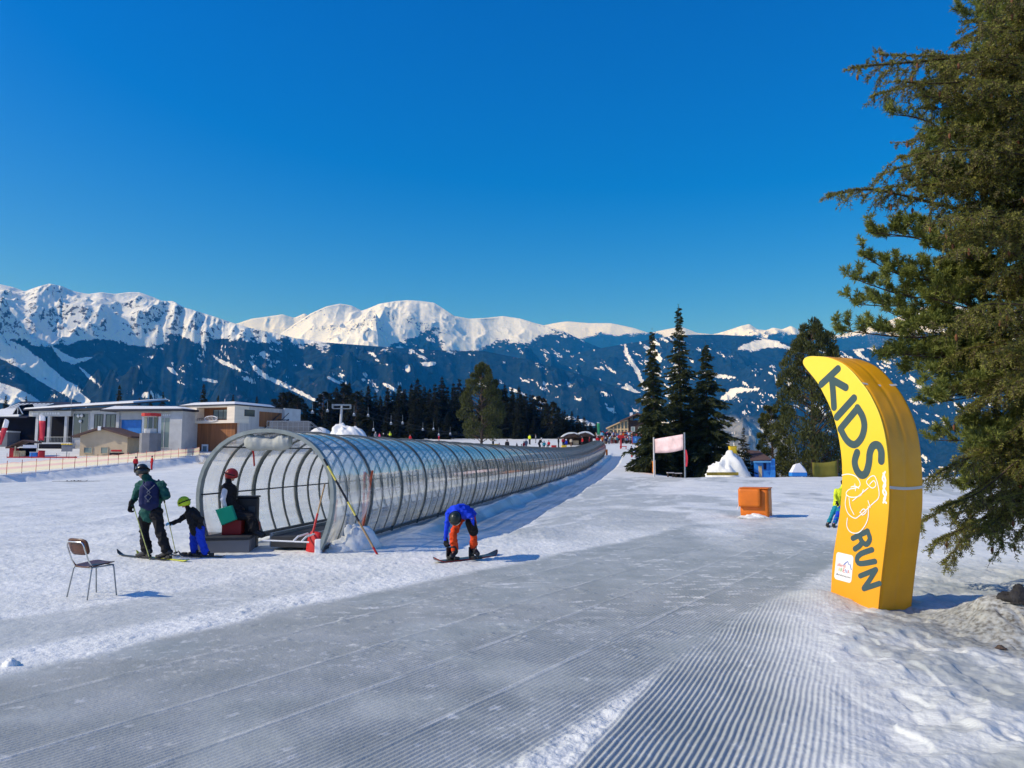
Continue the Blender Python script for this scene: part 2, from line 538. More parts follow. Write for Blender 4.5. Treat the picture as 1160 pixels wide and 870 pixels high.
def snow_material():
    m = bpy.data.materials.new('snow')
    t, n, l = nt(m)
    b = n['Principled BSDF']
    at_ = n.new('ShaderNodeAttribute'); at_.attribute_name = 'zone'
    sp = n.new('ShaderNodeSeparateColor'); l.new(at_.outputs['Color'], sp.inputs['Color'])
    tc = n.new('ShaderNodeTexCoord')

    def noise(scale, det=4, vec=None):
        z = n.new('ShaderNodeTexNoise'); z.inputs['Scale'].default_value = scale; z.inputs['Detail'].default_value = det
        l.new(vec or tc.outputs['Object'], z.inputs['Vector'])
        return z.outputs['Fac']

    def rng(v, a, b_, c, d):
        r = n.new('ShaderNodeMapRange'); r.inputs[1].default_value = a; r.inputs[2].default_value = b_
        r.inputs[3].default_value = c; r.inputs[4].default_value = d
        l.new(v, r.inputs[0]); return r.outputs[0]

    def mix(f, a, b_):
        x = n.new('ShaderNodeMix'); x.data_type = 'RGBA'
        if isinstance(f, float): x.inputs['Factor'].default_value = f
        else: l.new(f, x.inputs['Factor'])
        for s_, v in (('A', a), ('B', b_)):
            if isinstance(v, tuple): x.inputs[s_].default_value = (*v, 1)
            else: l.new(v, x.inputs[s_])
        return x.outputs['Result']

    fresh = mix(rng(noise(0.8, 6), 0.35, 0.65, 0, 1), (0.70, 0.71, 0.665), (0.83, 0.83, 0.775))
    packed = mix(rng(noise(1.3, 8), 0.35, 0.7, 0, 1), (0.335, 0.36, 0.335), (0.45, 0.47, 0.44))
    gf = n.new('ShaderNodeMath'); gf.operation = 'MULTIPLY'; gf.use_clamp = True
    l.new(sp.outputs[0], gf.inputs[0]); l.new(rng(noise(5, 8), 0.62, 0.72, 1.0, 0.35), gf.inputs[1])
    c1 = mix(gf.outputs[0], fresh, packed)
    dcol = mix(rng(noise(14, 6), 0.4, 0.6, 0, 1), (0.10, 0.085, 0.06), (0.36, 0.34, 0.28))
    df = n.new('ShaderNodeMath'); df.operation = 'MULTIPLY'; df.use_clamp = True
    l.new(sp.outputs[1], df.inputs[0]); l.new(rng(noise(22, 6), 0.35, 0.6, 0.35, 1.0), df.inputs[1])
    c2 = mix(df.outputs[0], c1, dcol)
    l.new(c2, b.inputs['Base Color'])
    b.inputs['Roughness'].default_value = 0.55
    b.inputs['Specular IOR Level'].default_value = 0.25
    # grain: sizes from 2 cm to 60 cm
    n1 = noise(45, 3); n2 = noise(12, 5); n3 = noise(2.4, 5)
    a1 = n.new('ShaderNodeMath'); a1.operation = 'MULTIPLY_ADD'; a1.inputs[1].default_value = 0.35
    l.new(n1, a1.inputs[0]); l.new(n2, a1.inputs[2])
    a2 = n.new('ShaderNodeMath'); a2.operation = 'MULTIPLY_ADD'; a2.inputs[1].default_value = 2.2
    l.new(n3, a2.inputs[0]); l.new(a1.outputs[0], a2.inputs[2])
    bp = n.new('ShaderNodeBump'); bp.inputs['Distance'].default_value = 0.035
    bs = rng(sp.outputs[0], 0.0, 1.0, 0.55, 0.22)
    l.new(bs, bp.inputs['Strength'])
    l.new(a2.outputs[0], bp.inputs['Height']); l.new(bp.outputs['Normal'], b.inputs['Normal'])
    MATS['snow'] = m
    return m


snow_material()


def plain_snow():
    m = mat('heaped_snow', (0.80, 0.80, 0.755), 0.6, 0.05, 3, bump=0.7, bscale=9)
    return m


plain_snow()


def build_ground():
    # rows by distance: fine near the camera, coarse far off
    r1 = np.linspace(0.6, 4.2, 40, endpoint=False)
    r2 = np.geomspace(4.2, 13.0, 520, endpoint=False)
    r3 = np.geomspace(13.0, 45.0, 260, endpoint=False)
    r4 = np.geomspace(45.0, 620, 170)
    r = np.concatenate([r1, r2, r3, r4])
    az = np.concatenate([np.linspace(-68, -37, 60, endpoint=False), np.linspace(-37, 37, 1150, endpoint=False), np.linspace(37, 68, 61)])
    az = np.radians(az)
    X = r[:, None] * np.sin(az)[None, :]; Y = r[:, None] * np.cos(az)[None, :]
    x, y = X.ravel(), Y.ravel()
    h, zn = hfull(x, y)
    v = np.stack([x, y, h], -1)
    q = grid_quads(len(r), len(az))[:, ::-1]
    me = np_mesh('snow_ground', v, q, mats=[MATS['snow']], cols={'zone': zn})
    o = link('snow_ground', me); tag(o, 'groomed snow slope with corduroy tracks', None, None, 'structure')


build_ground()

# ================================================================== MOUNTAINS
def mountain_material():
    m = bpy.data.materials.new('mountain')
    t, n, l = nt(m)
    b = n['Principled BSDF']
    b.inputs['Roughness'].default_value = 0.85; b.inputs['Specular IOR Level'].default_value = 0.05
    at_ = n.new('ShaderNodeAttribute'); at_.attribute_name = 'cover'
    sp = n.new('ShaderNodeSeparateColor'); l.new(at_.outputs['Color'], sp.inputs['Color'])
    tc = n.new('ShaderNodeTexCoord')

    def noise(scale, det):
        z = n.new('ShaderNodeTexNoise'); z.inputs['Scale'].default_value = scale; z.inputs['Detail'].default_value = det
        z.inputs['Roughness'].default_value = 0.65
        l.new(tc.outputs['Object'], z.inputs['Vector']); return z.outputs['Fac']

    def rng(v, a, b_, c, d):
        r = n.new('ShaderNodeMapRange'); r.inputs[1].default_value = a; r.inputs[2].default_value = b_
        r.inputs[3].default_value = c; r.inputs[4].default_value = d
        l.new(v, r.inputs[0]); return r.outputs[0]

    def mix(f, a, b_):
        x = n.new('ShaderNodeMix'); x.data_type = 'RGBA'; l.new(f, x.inputs['Factor'])
        for s_, v in (('A', a), ('B', b_)):
            if isinstance(v, tuple): x.inputs[s_].default_value = (*v, 1)
            else: l.new(v, x.inputs[s_])
        return x.outputs['Result']

    forest = mix(rng(noise(0.03, 8), 0.38, 0.66, 0, 1), (0.003, 0.009, 0.011), (0.018, 0.034, 0.036))
    snow = (0.86, 0.87, 0.89)
    rockc = mix(rng(noise(0.02, 5), 0.3, 0.7, 0, 1), (0.05, 0.045, 0.045), (0.14, 0.13, 0.13))
    # break the snow edge up with tree-sized noise
    nz = rng(noise(0.035, 8), 0.3, 0.7, -0.45, 0.45)
    ad = n.new('ShaderNodeMath'); ad.operation = 'ADD'; l.new(sp.outputs[0], ad.inputs[0]); l.new(nz, ad.inputs[1])
    c1 = mix(rng(ad.outputs[0], 0.42, 0.56, 0, 1), forest, snow)
    ad2 = n.new('ShaderNodeMath'); ad2.operation = 'ADD'; l.new(sp.outputs[1], ad2.inputs[0]); l.new(nz, ad2.inputs[1])
    c2 = mix(rng(ad2.outputs[0], 0.5, 0.62, 0, 1), c1, rockc)
    # thawed meadow
    mead = mix(rng(noise(0.02, 6), 0.35, 0.6, 0, 1), (0.16, 0.15, 0.12), (0.55, 0.55, 0.54))
    c3 = mix(sp.outputs[2], c2, mead)
    l.new(c3, b.inputs['Base Color'])
    bp = n.new('ShaderNodeBump'); bp.inputs['Strength'].default_value = 0.6; bp.inputs['Distance'].default_value = 26
    l.new(noise(0.011, 8), bp.inputs['Height']); l.new(bp.outputs['Normal'], b.inputs['Normal'])
    MATS['mountain'] = m


mountain_material()


def seg_dist(px, py, pts):
    best = np.full(px.shape, 1e9)
    for (x0, y0, w0), (x1, y1, w1) in zip(pts[:-1], pts[1:]):
        dx, dy = x1 - x0, y1 - y0
        t = np.clip(((px - x0) * dx + (py - y0) * dy) / (dx * dx + dy * dy), 0, 1)
        d = np.hypot(px - x0 - t * dx, py - y0 - t * dy) - (w0 + (w1 - w0) * t)
        best = np.minimum(best, d)
    return best


def mountain(label, sky_pts, Rc, Wf, zb, px0, px1, npx, nrow, amp, sc, seed, cover, power=1.2, crest_amp=0.0, spur=0.0):
    """a range: the crest rises to sky_pts (direction, height) at distance Rc; its near flank runs down to zb"""
    px = np.linspace(px0, px1, npx)
    sp = np.array(sky_pts, float)
    cr = np.interp(px, sp[:, 0], sp[:, 1])
    k = np.hanning(7); k /= k.sum()
    cr = np.convolve(np.pad(cr, 3, mode='edge'), k, mode='valid')
    a = (px - 580) / F
    b = (435 - cr) / F
    tanel = (SP + b * CP) / np.sqrt(a * a + (CP - b * SP) ** 2)
    az = np.arctan2(a, CP - b * SP)
    Rv = Rc * (1 + spur * (fbm(px * 0.012, px * 0, 3, seed + 40) - 0.5))
    H = CAM_Z + tanel * Rv
    t = np.concatenate([np.linspace(0, 0.5, nrow // 4, endpoint=False), np.linspace(0.5, 1.0, nrow), 1 + np.linspace(0.02, 0.5, nrow // 8)])
    T = t[:, None]
    rr = Rv[None, :] - Wf * (1 - T)
    S, C = np.sin(az)[None, :], np.cos(az)[None, :]
    X = rr * S; Y = rr * C
    Tc = np.clip(T, 0, 1)
    # the crest line's ups and downs run down the flank as spurs that wander sideways
    pxs = px[None, :] + (1 - Tc) * (120 * (fbm(px[None, :] * 0.008 + T * 1.5, T * 2.2 + px[None, :] * 0, 4, seed + 70) - 0.5) * 2 - 40)
    Hs = np.interp(pxs, px, H)
    Z = zb + (Hs - zb) * Tc ** power
    Z = np.where(T > 1, H[None, :] - (T - 1) * Wf * 0.7, Z)
    u = (X * 1.0) / sc; vv = Y / sc
    env = np.clip(4 * Tc * (1 - Tc), 0, 1) ** 0.6
    rg = ridged(u + 0.4 * fbm(u, vv, 2, seed + 9), vv * 0.8, 6, seed, 0.52)
    Z = Z + amp * (rg - 0.42) * np.where(T > 1, 0.5, 0.45 * crest_amp + env)
    Z = Z + amp * 0.25 * (fbm(u * 3, vv * 3, 4, seed + 3) - 0.5) * np.where(T > 1, 0.3, env)
    Z = Z + amp * 0.10 * (ridged(u * 7, vv * 7, 4, seed + 5) - 0.4) * np.where(T > 1, 0.3, 0.3 + env)
    # keep the skyline: scale each column so that its highest line of sight is the crest's
    tmax = ((Z - CAM_Z) / rr).max(axis=0)
    kf = (tanel * Rv - zb) / np.maximum(tmax * Rv - zb, 1)
    k2 = np.hanning(5); k2 /= k2.sum()
    kf = np.convolve(np.pad(kf, 2, mode='edge'), k2, mode='valid')
    Z = zb + (Z - zb) * kf[None, :]
    # where each place is seen from the photograph's viewpoint: used to set the cover (snow, forest) on the slope
    hyp = np.sqrt(X ** 2 + Y ** 2); dz = Z - CAM_Z
    fw = Y * CP + dz * SP; upv = -Y * SP + dz * CP
    PX = 580 + F * X / fw; PY = 435 - F * upv / fw
    # slope
    gzr = np.gradient(Z, axis=0) / np.maximum(np.gradient(rr, axis=0), 1)
    gza = np.gradient(Z, axis=1) / np.maximum(np.abs(np.gradient(az)[None, :] * rr), 1)
    slope = np.hypot(gzr, gza)
    sn, rk, md = cover(PX, PY, X, Y, Z, slope, rg)
    cv = np.stack([np.clip(sn, 0, 1), np.clip(rk, 0, 1), np.clip(md, 0, 1)], -1).reshape(-1, 3)
    me = np_mesh('mountain', np.stack([X, Y, Z], -1).reshape(-1, 3), grid_quads(len(t), npx)[:, ::-1], mats=[MATS['mountain']], cols={'cover': cv})
    o = link('mountain', me); tag(o, label, 'mountain', None, 'structure')
    return o


def clearings(PX, PY, seed, dens=0.62, stretch=(0.045, 0.10), ang=0.35):
    c, s = math.cos(ang), math.sin(ang)
    u = PX * c + PY * s; v = -PX * s + PY * c
    n1 = fbm(u * stretch[0] * 1.7, v * stretch[1] * 1.9, 5, seed, 0.68)
    big = fbm(PX * 0.012, PY * 0.02, 2, seed + 50)
    return sstep(dens, dens + 0.05, n1 + 0.25 * (big - 0.5))


def cover_left(PX, PY, X, Y, Z, slope, rg):
    w = (fbm(PX * 0.035, PY * 0.07, 6, 201, 0.62) - 0.5) * 52
    sn = sstep(396, 378, PY + w * 0.8 - 6 * sstep(60, 0, PX))
    # dark wooded patches inside the snow
    for (x, y, a, b) in ((70, 398, 16, 7), (112, 391, 28, 6), (20, 392, 14, 8), (150, 397, 20, 5)):
        sn = np.minimum(sn, sstep(0.8, 1.25, np.hypot((PX - x) / a, (PY - y) / b) + w * 0.012))
    pist = [((-30, 380, 10), (20, 402, 12), (60, 430, 9), (98, 456, 4)),
            ((58, 392, 0.5), (72, 405, 4), (84, 409, 2.5), (104, 405, 0.5)), ((36, 415, 1.5), (86, 438, 1.8)), ((90, 416, 0.3), (100, 426, 1.6), (114, 438, 0.2)),
            ((240, 403, 0.3), (250, 409, 1.8), (262, 415, 1.4), (282, 423, 0.2)), ((285, 412, 0.8), (290, 418, 2.6), (300, 426, 2.2), (330, 440, 1.7), (362, 456, 1.2)),
            ((146, 444, 0.3), (165, 447, 2.6), (182, 450, 1.2), (192, 454, 0.2)), ((-20, 440, 12), (20, 450, 9), (40, 458, 6)), ((190, 416, 0.2), (195, 420, 2), (202, 425, 0.3)),
            ((275, 428, 1.6), (290, 434, 1.2)), ((232, 430, 1.5), (246, 433, 1)), ((372, 428, 1.3), (390, 436, 1)), ((435, 435, 1.2), (455, 446, 2.2))]
    for p in pist:
        d = seg_dist(PX + w * 0.10, PY + w * 0.05, p)
        sn = np.maximum(sn, sstep(1.6, -1.0, d))
    sn = np.maximum(sn, 0.8 * clearings(PX, PY, 211, 0.70))
    w = (fbm(PX * 0.11, PY * 0.2, 4, 207, 0.65) - 0.5) * 40
    for (x, y, a, b) in ((484, 412, 9, 2.2), (462, 417, 3, 3.5)):
        sn = np.maximum(sn, sstep(1.15, 0.8, np.hypot((PX - x) / a, (PY - y) / b) + w * 0.035))
    rk = sstep(1.15, 1.6, slope) * sstep(392, 372, PY) * 0.5 + sstep(0.58, 0.72, fbm(PX * 0.12, PY * 0.2, 5, 205, 0.68)) * (0.14 + 0.34 * sstep(360, 388, PY))
    return sn, rk, sn * 0


def cover_mid(PX, PY, X, Y, Z, slope, rg):
    w = (fbm(PX * 0.035, PY * 0.07, 6, 221, 0.62) - 0.5) * 46
    line = np.interp(PX, [300, 430, 450, 490, 520, 560, 600, 640, 680, 760], [399, 399, 384, 379, 399, 392, 384, 374, 384, 396])
    sn = sstep(6, -8, PY + w * 0.7 - line)
    sn = np.maximum(sn, clearings(PX, PY, 231, 0.64, (0.05, 0.13), 0.5) * 0.95)
    for p in (((500, 425, 2), (520, 428, 3.5), (545, 432, 2)), ((610, 418, 2.5), (640, 424, 2)), ((618, 432, 2), (650, 438, 3)), ((535, 440, 3), (560, 446, 2)),
              ((570, 452, 2), (600, 458, 2))):
        sn = np.maximum(sn, sstep(2.5, -1.5, seg_dist(PX + w * 0.25, PY + w * 0.2, p)))
    rk = sstep(1.1, 1.6, slope) * sstep(396, 376, PY) * 0.45
    return sn, rk, sn * 0


def cover_right(PX, PY, X, Y, Z, slope, rg):
    w = (fbm(PX * 0.035, PY * 0.07, 6, 241, 0.62) - 0.5) * 46
    sn = clearings(PX, PY, 251, 0.625, (0.05, 0.12), 0.55) * 0.95
    for p in (((706, 388, 0.2), (714, 408, 2.4), (722, 422, 1.6), (729, 436, 2.0), (740, 448, 0.3)), ((688, 447, 3), (712, 444, 5), (742, 458, 4)),
              ((836, 395, 0.5), (850, 391, 4), (870, 388, 4.5), (898, 396, 0.5)), ((796, 422, 0.5), (812, 426, 2.2), (834, 429, 0.3)), ((818, 452, 0.5), (830, 446, 3.5), (856, 438, 0.5)), ((858, 380, 2), (880, 384, 2))):
        sn = np.maximum(sn, sstep(2.5, -1.5, seg_dist(PX + w * 0.22, PY + w * 0.15, p)))
    md = sstep(470, 484, PY + w * 0.3 + np.abs(PX - 850) * 0.06) * sstep(800, 825, PX) * sstep(880, 866, PX - (PY - 470) * 0.8)
    return sn, sn * 0, md * 0.5


def cover_snow(PX, PY, X, Y, Z, slope, rg):
    w = (fbm(PX * 0.05, PY * 0.08, 4, 261) - 0.5) * 14
    sn = sstep(383, 377, PY + w) * 0.9 + 0.05
    rk = sstep(0.95, 1.35, slope) * 0.45
    return sn, rk, sn * 0


mountain('far small jagged snow peaks in the notch', [(200, 380), (270, 366), (285, 361), (300, 359), (320, 356), (333, 360), (345, 355), (370, 368), (430, 385)],
         13500, 5000, -900, 180, 440, 330, 90, 420, 1400, 11, cover_snow, 1.0, 0.9)
mountain('far flat white plateau ridge', [(560, 385), (600, 372), (628, 366), (642, 364), (668, 366), (692, 366), (716, 371), (735, 377), (760, 372), (772, 370), (790, 377), (860, 384)],
         14500, 5500, -900, 540, 880, 420, 90, 260, 1800, 12, cover_snow, 1.0, 0.3)
mountain('far jagged snow peaks on the right', [(770, 384), (800, 380), (815, 377), (828, 373), (840, 369), (849, 367), (858, 373), (868, 374), (876, 371), (886, 373), (896, 369), (905, 374), (916, 379),
                                               (945, 380), (975, 374), (1010, 362), (1045, 348), (1075, 345), (1110, 352), (1180, 350), (1260, 368)],
         13000, 5000, -900, 750, 1270, 640, 100, 420, 1300, 13, cover_snow, 1.0, 1.0)
mountain('snowy twin summit range across the valley', [(250, 400), (290, 392), (318, 378), (335, 366), (352, 355), (370, 347), (385, 344), (398, 346), (410, 352), (418, 349), (430, 344), (448, 341),
                                                     (462, 340), (478, 341), (492, 343), (503, 350), (515, 358), (532, 361), (552, 360), (570, 358), (590, 361), (606, 366), (622, 370),
                                                     (640, 376), (665, 388), (700, 402), (740, 420), (790, 445), (840, 470)],
         9000, 5200, -1000, 240, 850, 900, 220, 720, 1700, 14, cover_mid, 1.05, 0.75, 0.05)
mountain('blue wooded slope with white clearings on the right', [(560, 440), (620, 412), (660, 398), (700, 391), (735, 385), (765, 380), (790, 379), (815, 379), (850, 381), (880, 386), (910, 393), (950, 398),
                                                              (1000, 392), (1060, 378), (1120, 372), (1200, 368), (1280, 380)],
         7600, 4600, -1000, 540, 1290, 1000, 200, 480, 1200, 15, cover_right, 1.05, 0.1, 0.05)
mountain('long snow topped massif above dark forest on the left', [(-160, 340), (-60, 334), (-20, 326), (0, 322), (14, 325), (28, 330), (42, 325), (56, 321), (70, 324), (84, 330), (100, 333), (115, 331), (130, 333),
                                                                (146, 331), (158, 331), (172, 336), (184, 341), (196, 341), (208, 348), (225, 353), (245, 359), (262, 365), (282, 371), (310, 377),
                                                                (335, 383), (370, 388), (410, 391), (450, 394), (500, 397), (550, 398), (600, 408), (660, 425), (720, 445)],
         5600, 3700, -900, -170, 730, 1250, 250, 540, 850, 16, cover_left, 1.1, 0.4, 0.06)


# ================================================================== HAZE
def haze():
    m = bpy.data.materials.new('air')
    t, n, l = nt(m)
    n.remove(n['Principled BSDF'])
    v = n.new('ShaderNodeVolumePrincipled')
    v.inputs['Color'].default_value = (0.015, 0.30, 1.0, 1)
    v.inputs['Absorption Color'].default_value = (1, 1, 1, 1)
    v.inputs['Density'].default_value = 8.5e-5
    v.inputs['Anisotropy'].default_value = 0.0
    l.new(v.outputs['Volume'], n['Material Output'].inputs['Volume'])
    b = MB(); b.bx(-14000, 14000, -400, 15500, -1300, 2700)
    o = b.build('haze', [m]); tag(o, 'thin blue air between here and the mountains', None, None, 'stuff')


haze()
# ================================================================== LIFT TUNNEL
def glazing_material():
    m = bpy.data.materials.new('clear_plastic')
    t, n, l = nt(m)
    b = n['Principled BSDF']
    b.inputs['Base Color'].default_value = (0.80, 0.82, 0.80, 1)
    b.inputs['Roughness'].default_value = 0.35
    b.inputs['Specular IOR Level'].default_value = 0.3
    tr = n.new('ShaderNodeBsdfTransparent'); tr.inputs['Color'].default_value = (0.94, 0.955, 0.955, 1)
    gl = n.new('ShaderNodeBsdfGlossy'); gl.inputs['Roughness'].default_value = 0.09
    tl = n.new('ShaderNodeBsdfTranslucent'); tl.inputs['Color'].default_value = (0.75, 0.78, 0.78, 1)
    tc = n.new('ShaderNodeTexCoord'); nz = n.new('ShaderNodeTexNoise'); nz.inputs['Scale'].default_value = 2.2; nz.inputs['Detail'].default_value = 6
    l.new(tc.outputs['Object'], nz.inputs['Vector'])
    mr = n.new('ShaderNodeMapRange'); mr.inputs[1].default_value = 0.35; mr.inputs[2].default_value = 0.7; mr.inputs[3].default_value = 0.26; mr.inputs[4].default_value = 0.58
    l.new(nz.outputs['Fac'], mr.inputs[0])
    dm = n.new('ShaderNodeMixShader'); dm.inputs['Fac'].default_value = 0.55
    l.new(b.outputs[0], dm.inputs[1]); l.new(tl.outputs[0], dm.inputs[2])
    m1 = n.new('ShaderNodeMixShader'); l.new(mr.outputs[0], m1.inputs['Fac'])
    l.new(tr.outputs[0], m1.inputs[1]); l.new(dm.outputs[0], m1.inputs[2])
    fr = n.new('ShaderNodeLayerWeight'); fr.inputs['Blend'].default_value = 0.5
    pw = n.new('ShaderNodeMath'); pw.operation = 'POWER'; pw.inputs[1].default_value = 3.0; l.new(fr.outputs['Facing'], pw.inputs[0])
    ma = n.new('ShaderNodeMath'); ma.operation = 'MULTIPLY_ADD'; ma.inputs[1].default_value = 0.75; ma.inputs[2].default_value = 0.12; l.new(pw.outputs[0], ma.inputs[0])
    m2 = n.new('ShaderNodeMixShader'); l.new(ma.outputs[0], m2.inputs['Fac'])
    l.new(m1.outputs[0], m2.inputs[1]); l.new(gl.outputs[0], m2.inputs[2])
    bp = n.new('ShaderNodeBump'); bp.inputs['Strength'].default_value = 0.25; bp.inputs['Distance'].default_value = 0.02
    l.new(nz.outputs['Fac'], bp.inputs['Height']); l.new(bp.outputs['Normal'], gl.inputs['Normal'])
    l.new(m2.outputs[0], n['Material Output'].inputs['Surface'])
    MATS['clear_plastic'] = m


glazing_material()

PROF = [(-1.2, 0.0), (-1.36, .35), (-1.46, .75), (-1.5, 1.1), (-1.46, 1.45), (-1.33, 1.8), (-1.08, 2.13), (-.75, 2.33), (-.4, 2.43), (0, 2.47)]
PROF = PROF + [(-a, b) for a, b in PROF[-2::-1]]
# resample evenly and round
_pp = np.array(PROF); _dd = np.r_[0, np.cumsum(np.hypot(*np.diff(_pp, axis=0).T))]
_ss = np.linspace(0, _dd[-1], 33)
PROF = np.stack([np.interp(_ss, _dd, _pp[:, 0]), np.interp(_ss, _dd, _pp[:, 1])], 1)
for _ in range(2):
    PROF[1:-1] = 0.25 * PROF[:-2] + 0.5 * PROF[1:-1] + 0.25 * PROF[2:]

TLEN = 113.0
_sg = np.linspace(-2, TLEN + 4, 240)
_cx = TF.x + TN.x * 1.2 + TU.x * _sg; _cy = TF.y + TN.y * 1.2 + TU.y * _sg
_zg = hbase(_cx, _cy)
_k = np.hanning(9); _k /= _k.sum()
_zg = np.convolve(np.pad(_zg, 4, mode='edge'), _k, mode='valid')


def tz(s):
    return float(np.interp(s, _sg, _zg)) + 0.04


def tpt(s, c, z):
    """c: sideways from the middle of the tunnel (left is positive), z above its floor"""
    q = TF + TN * (1.2 + c) + TU * s
    return Vector((q.x, q.y, tz(s) + z))


tunnel = thing('covered_conveyor_lift', 'long clear plastic tunnel with grey hoops over a magic carpet lift', 'lift tunnel', tpt(0, 0, 0))
T0 = Vector(tunnel.location)


def hoop(name, s, wd, th, m, grow=0.0):
    mb = MB()
    vs = []; n = len(PROF)
    for i in range(n):
        a = PROF[max(i - 1, 0)]; b = PROF[min(i + 1, n - 1)]
        d = np.array(b) - np.array(a); d = d / np.hypot(*d)
        nr = np.array([-d[1], d[0]])            # outward normal (profile runs left to right over the top)
        for o, ds in ((-th / 2, -wd / 2), (th / 2 + grow, -wd / 2), (th / 2 + grow, wd / 2), (-th / 2, wd / 2)):
            p = PROF[i] + nr * o
            vs.append(tpt(s + ds, -p[0], p[1]) - T0)
    fs = []
    for i in range(n - 1):
        for k in range(4):
            k2 = (k + 1) % 4
            fs.append((i * 4 + k, i * 4 + k2, i * 4 + 4 + k2, i * 4 + 4 + k))
    fs += [(3, 2, 1, 0), tuple((n - 1) * 4 + k for k in range(4))]
    mb.add(vs, fs)
    return mb.build(name, m, tunnel)


NMOD = 50
STEP = TLEN / NMOD / 3
for i in range(NMOD + 1):
    s = i * STEP * 3
    if i == 0:
        h_ = hoop('portal_hoop', s, 0.14, 0.06, 'portal_grey', 0.02)
    else:
        hoop('hoop', s, 0.10, 0.06, 'frame_grey', 0.01)
    if i < NMOD:
        hoop('rib', s + STEP, 0.045, 0.04, 'frame_grey')
        hoop('rib', s + 2 * STEP, 0.045, 0.04, 'frame_grey')
# glazing: one sheet between two hoops each
for i in range(NMOD):
    mb = MB(); vs = []; ns = 4
    for j in range(ns):
        s = i * STEP * 3 + STEP * j
        for p in PROF:
            vs.append(tpt(s, -p[0] * 1.012, p[1] + 0.012) - T0)
    n = len(PROF)
    fs = [(j * n + k, j * n + k + 1, (j + 1) * n + k + 1, (j + 1) * n + k) for j in range(ns - 1) for k in range(n - 1)]
    mb.add(vs, fs)
    mb.build('glazing_panel', 'clear_plastic', tunnel, smooth=True)
for c, z in ((1.44, 1.12), (-1.44, 1.12), (0.98, 2.12), (-0.98, 2.12)):
    mb = MB(); mb.tube([tpt(s, c, z) - T0 for s in np.linspace(0, TLEN, 60)], 0.018, 6); mb.build('purlin', 'dark_metal', tunnel)
for c in (1.2, -1.2):
    mb = MB()
    for s0, s1 in zip(np.linspace(0, TLEN, 41)[:-1], np.linspace(0, TLEN, 41)[1:]):
        a, b = tpt(s0, c, 0.02) - T0, tpt(s1, c, 0.02) - T0
        o = Vector((TN.x, TN.y, 0)) * 0.05; u = Vector((0, 0, 0.12))
        mb.add([a - o, a + o, a + o + u, a - o + u, b - o, b + o, b + o + u, b - o + u],
               [(0, 1, 2, 3), (7, 6, 5, 4), (0, 4, 5, 1), (1, 5, 6, 2), (2, 6, 7, 3), (3, 7, 4, 0)])
    mb.build('base_rail', 'dark_metal', tunnel)


def strip(c0, c1, z0, z1, s0, s1, n=30):
    mb = MB()
    S = np.linspace(s0, s1, n)
    vs = []
    for s in S:
        vs += [tpt(s, c0, z0) - T0, tpt(s, c1, z0) - T0, tpt(s, c1, z1) - T0, tpt(s, c0, z1) - T0]
    fs = []
    for i in range(n - 1):
        for k in range(4):
            k2 = (k + 1) % 4
            fs.append((i * 4 + k, i * 4 + k2, i * 4 + 4 + k2, i * 4 + 4 + k))
    fs += [(3, 2, 1, 0), tuple((n - 1) * 4 + k for k in range(4))]
    mb.add(vs, fs)
    return mb


strip(-0.75, 0.05, 0.02, 0.24, 0.4, TLEN).build('conveyor_belt', 'black_rubber', tunnel)
strip(-0.83, -0.76, 0.02, 0.30, 0.5, TLEN).build('belt_edge', 'grey_metal', tunnel)
strip(0.06, 0.13, 0.02, 0.30, 0.5, TLEN).build('belt_edge', 'grey_metal', tunnel)
# white entry bars lying in the mouth of the tunnel
mb = MB(); mb.tube([tpt(-0.15, -0.05, 0.22) - T0, tpt(-0.15, -1.05, 0.20) - T0], 0.016, 8)
mb.build('entry_bar', 'white_paint', tunnel)
for c in (-0.72, -0.9):
    mb = MB(); mb.tube([tpt(-0.15, c, 0.22) - T0, tpt(-0.05, c - 0.05, 0.30) - T0, tpt(0.25, c - 0.12, 0.33) - T0, tpt(0.4, c - 0.12, 0.22) - T0], 0.02, 8)
    mb.build('entry_bar', 'white_paint', tunnel)
# white foot block of the front hoop
mb = MB(); mb.box(tpt(-0.02, -1.2, 0.10) - T0, (0.13, 0.13, 0.30)); mb.build('hoop_foot', 'white_paint', tunnel, bevel=0.02)


# rolled up door cover under the crown of the front hoop
def crumpled_roll(p0, p1, r, seed, n=40, m=16):
    p0 = Vector(p0); p1 = Vector(p1); d = (p1 - p0).normalized()
    a = Vector((0, 0, 1)).cross(d).normalized(); b = d.cross(a)
    rng = np.random.default_rng(seed); vs = []
    tt, kk = np.meshgrid(np.linspace(0, 1, n), np.arange(m), indexing='ij')
    nz = ridged(tt * 7 + np.sin(kk * 0.4) * 0.7, kk * 0.35 + tt * 4, 3, seed) - 0.4
    env = 0.75 + 0.25 * np.sin(np.pi * tt) ** 0.5 + 0.15 * np.sin(tt * 9)
    for i in range(n):
        for k in range(m):
            th = 2 * math.pi * k / m
            rr = r * (env[i, k] + 0.55 * nz[i, k] * (0.5 + 0.5 * math.sin(th)))
            sag = -0.05 * math.sin(math.pi * tt[i, k])
            vs.append(p0 + (p1 - p0) * tt[i, k] + a * rr * math.cos(th) * 0.8 + b * rr * math.sin(th) * 1.15 + Vector((0, 0, sag)))
    fs = [(i * m + k, i * m + (k + 1) % m, (i + 1) * m + (k + 1) % m, (i + 1) * m + k) for i in range(n - 1) for k in range(m)]
    fs += [tuple(range(m - 1, -1, -1)), tuple((n - 1) * m + k for k in range(m))]
    mb = MB(); mb.add(vs, fs); return mb


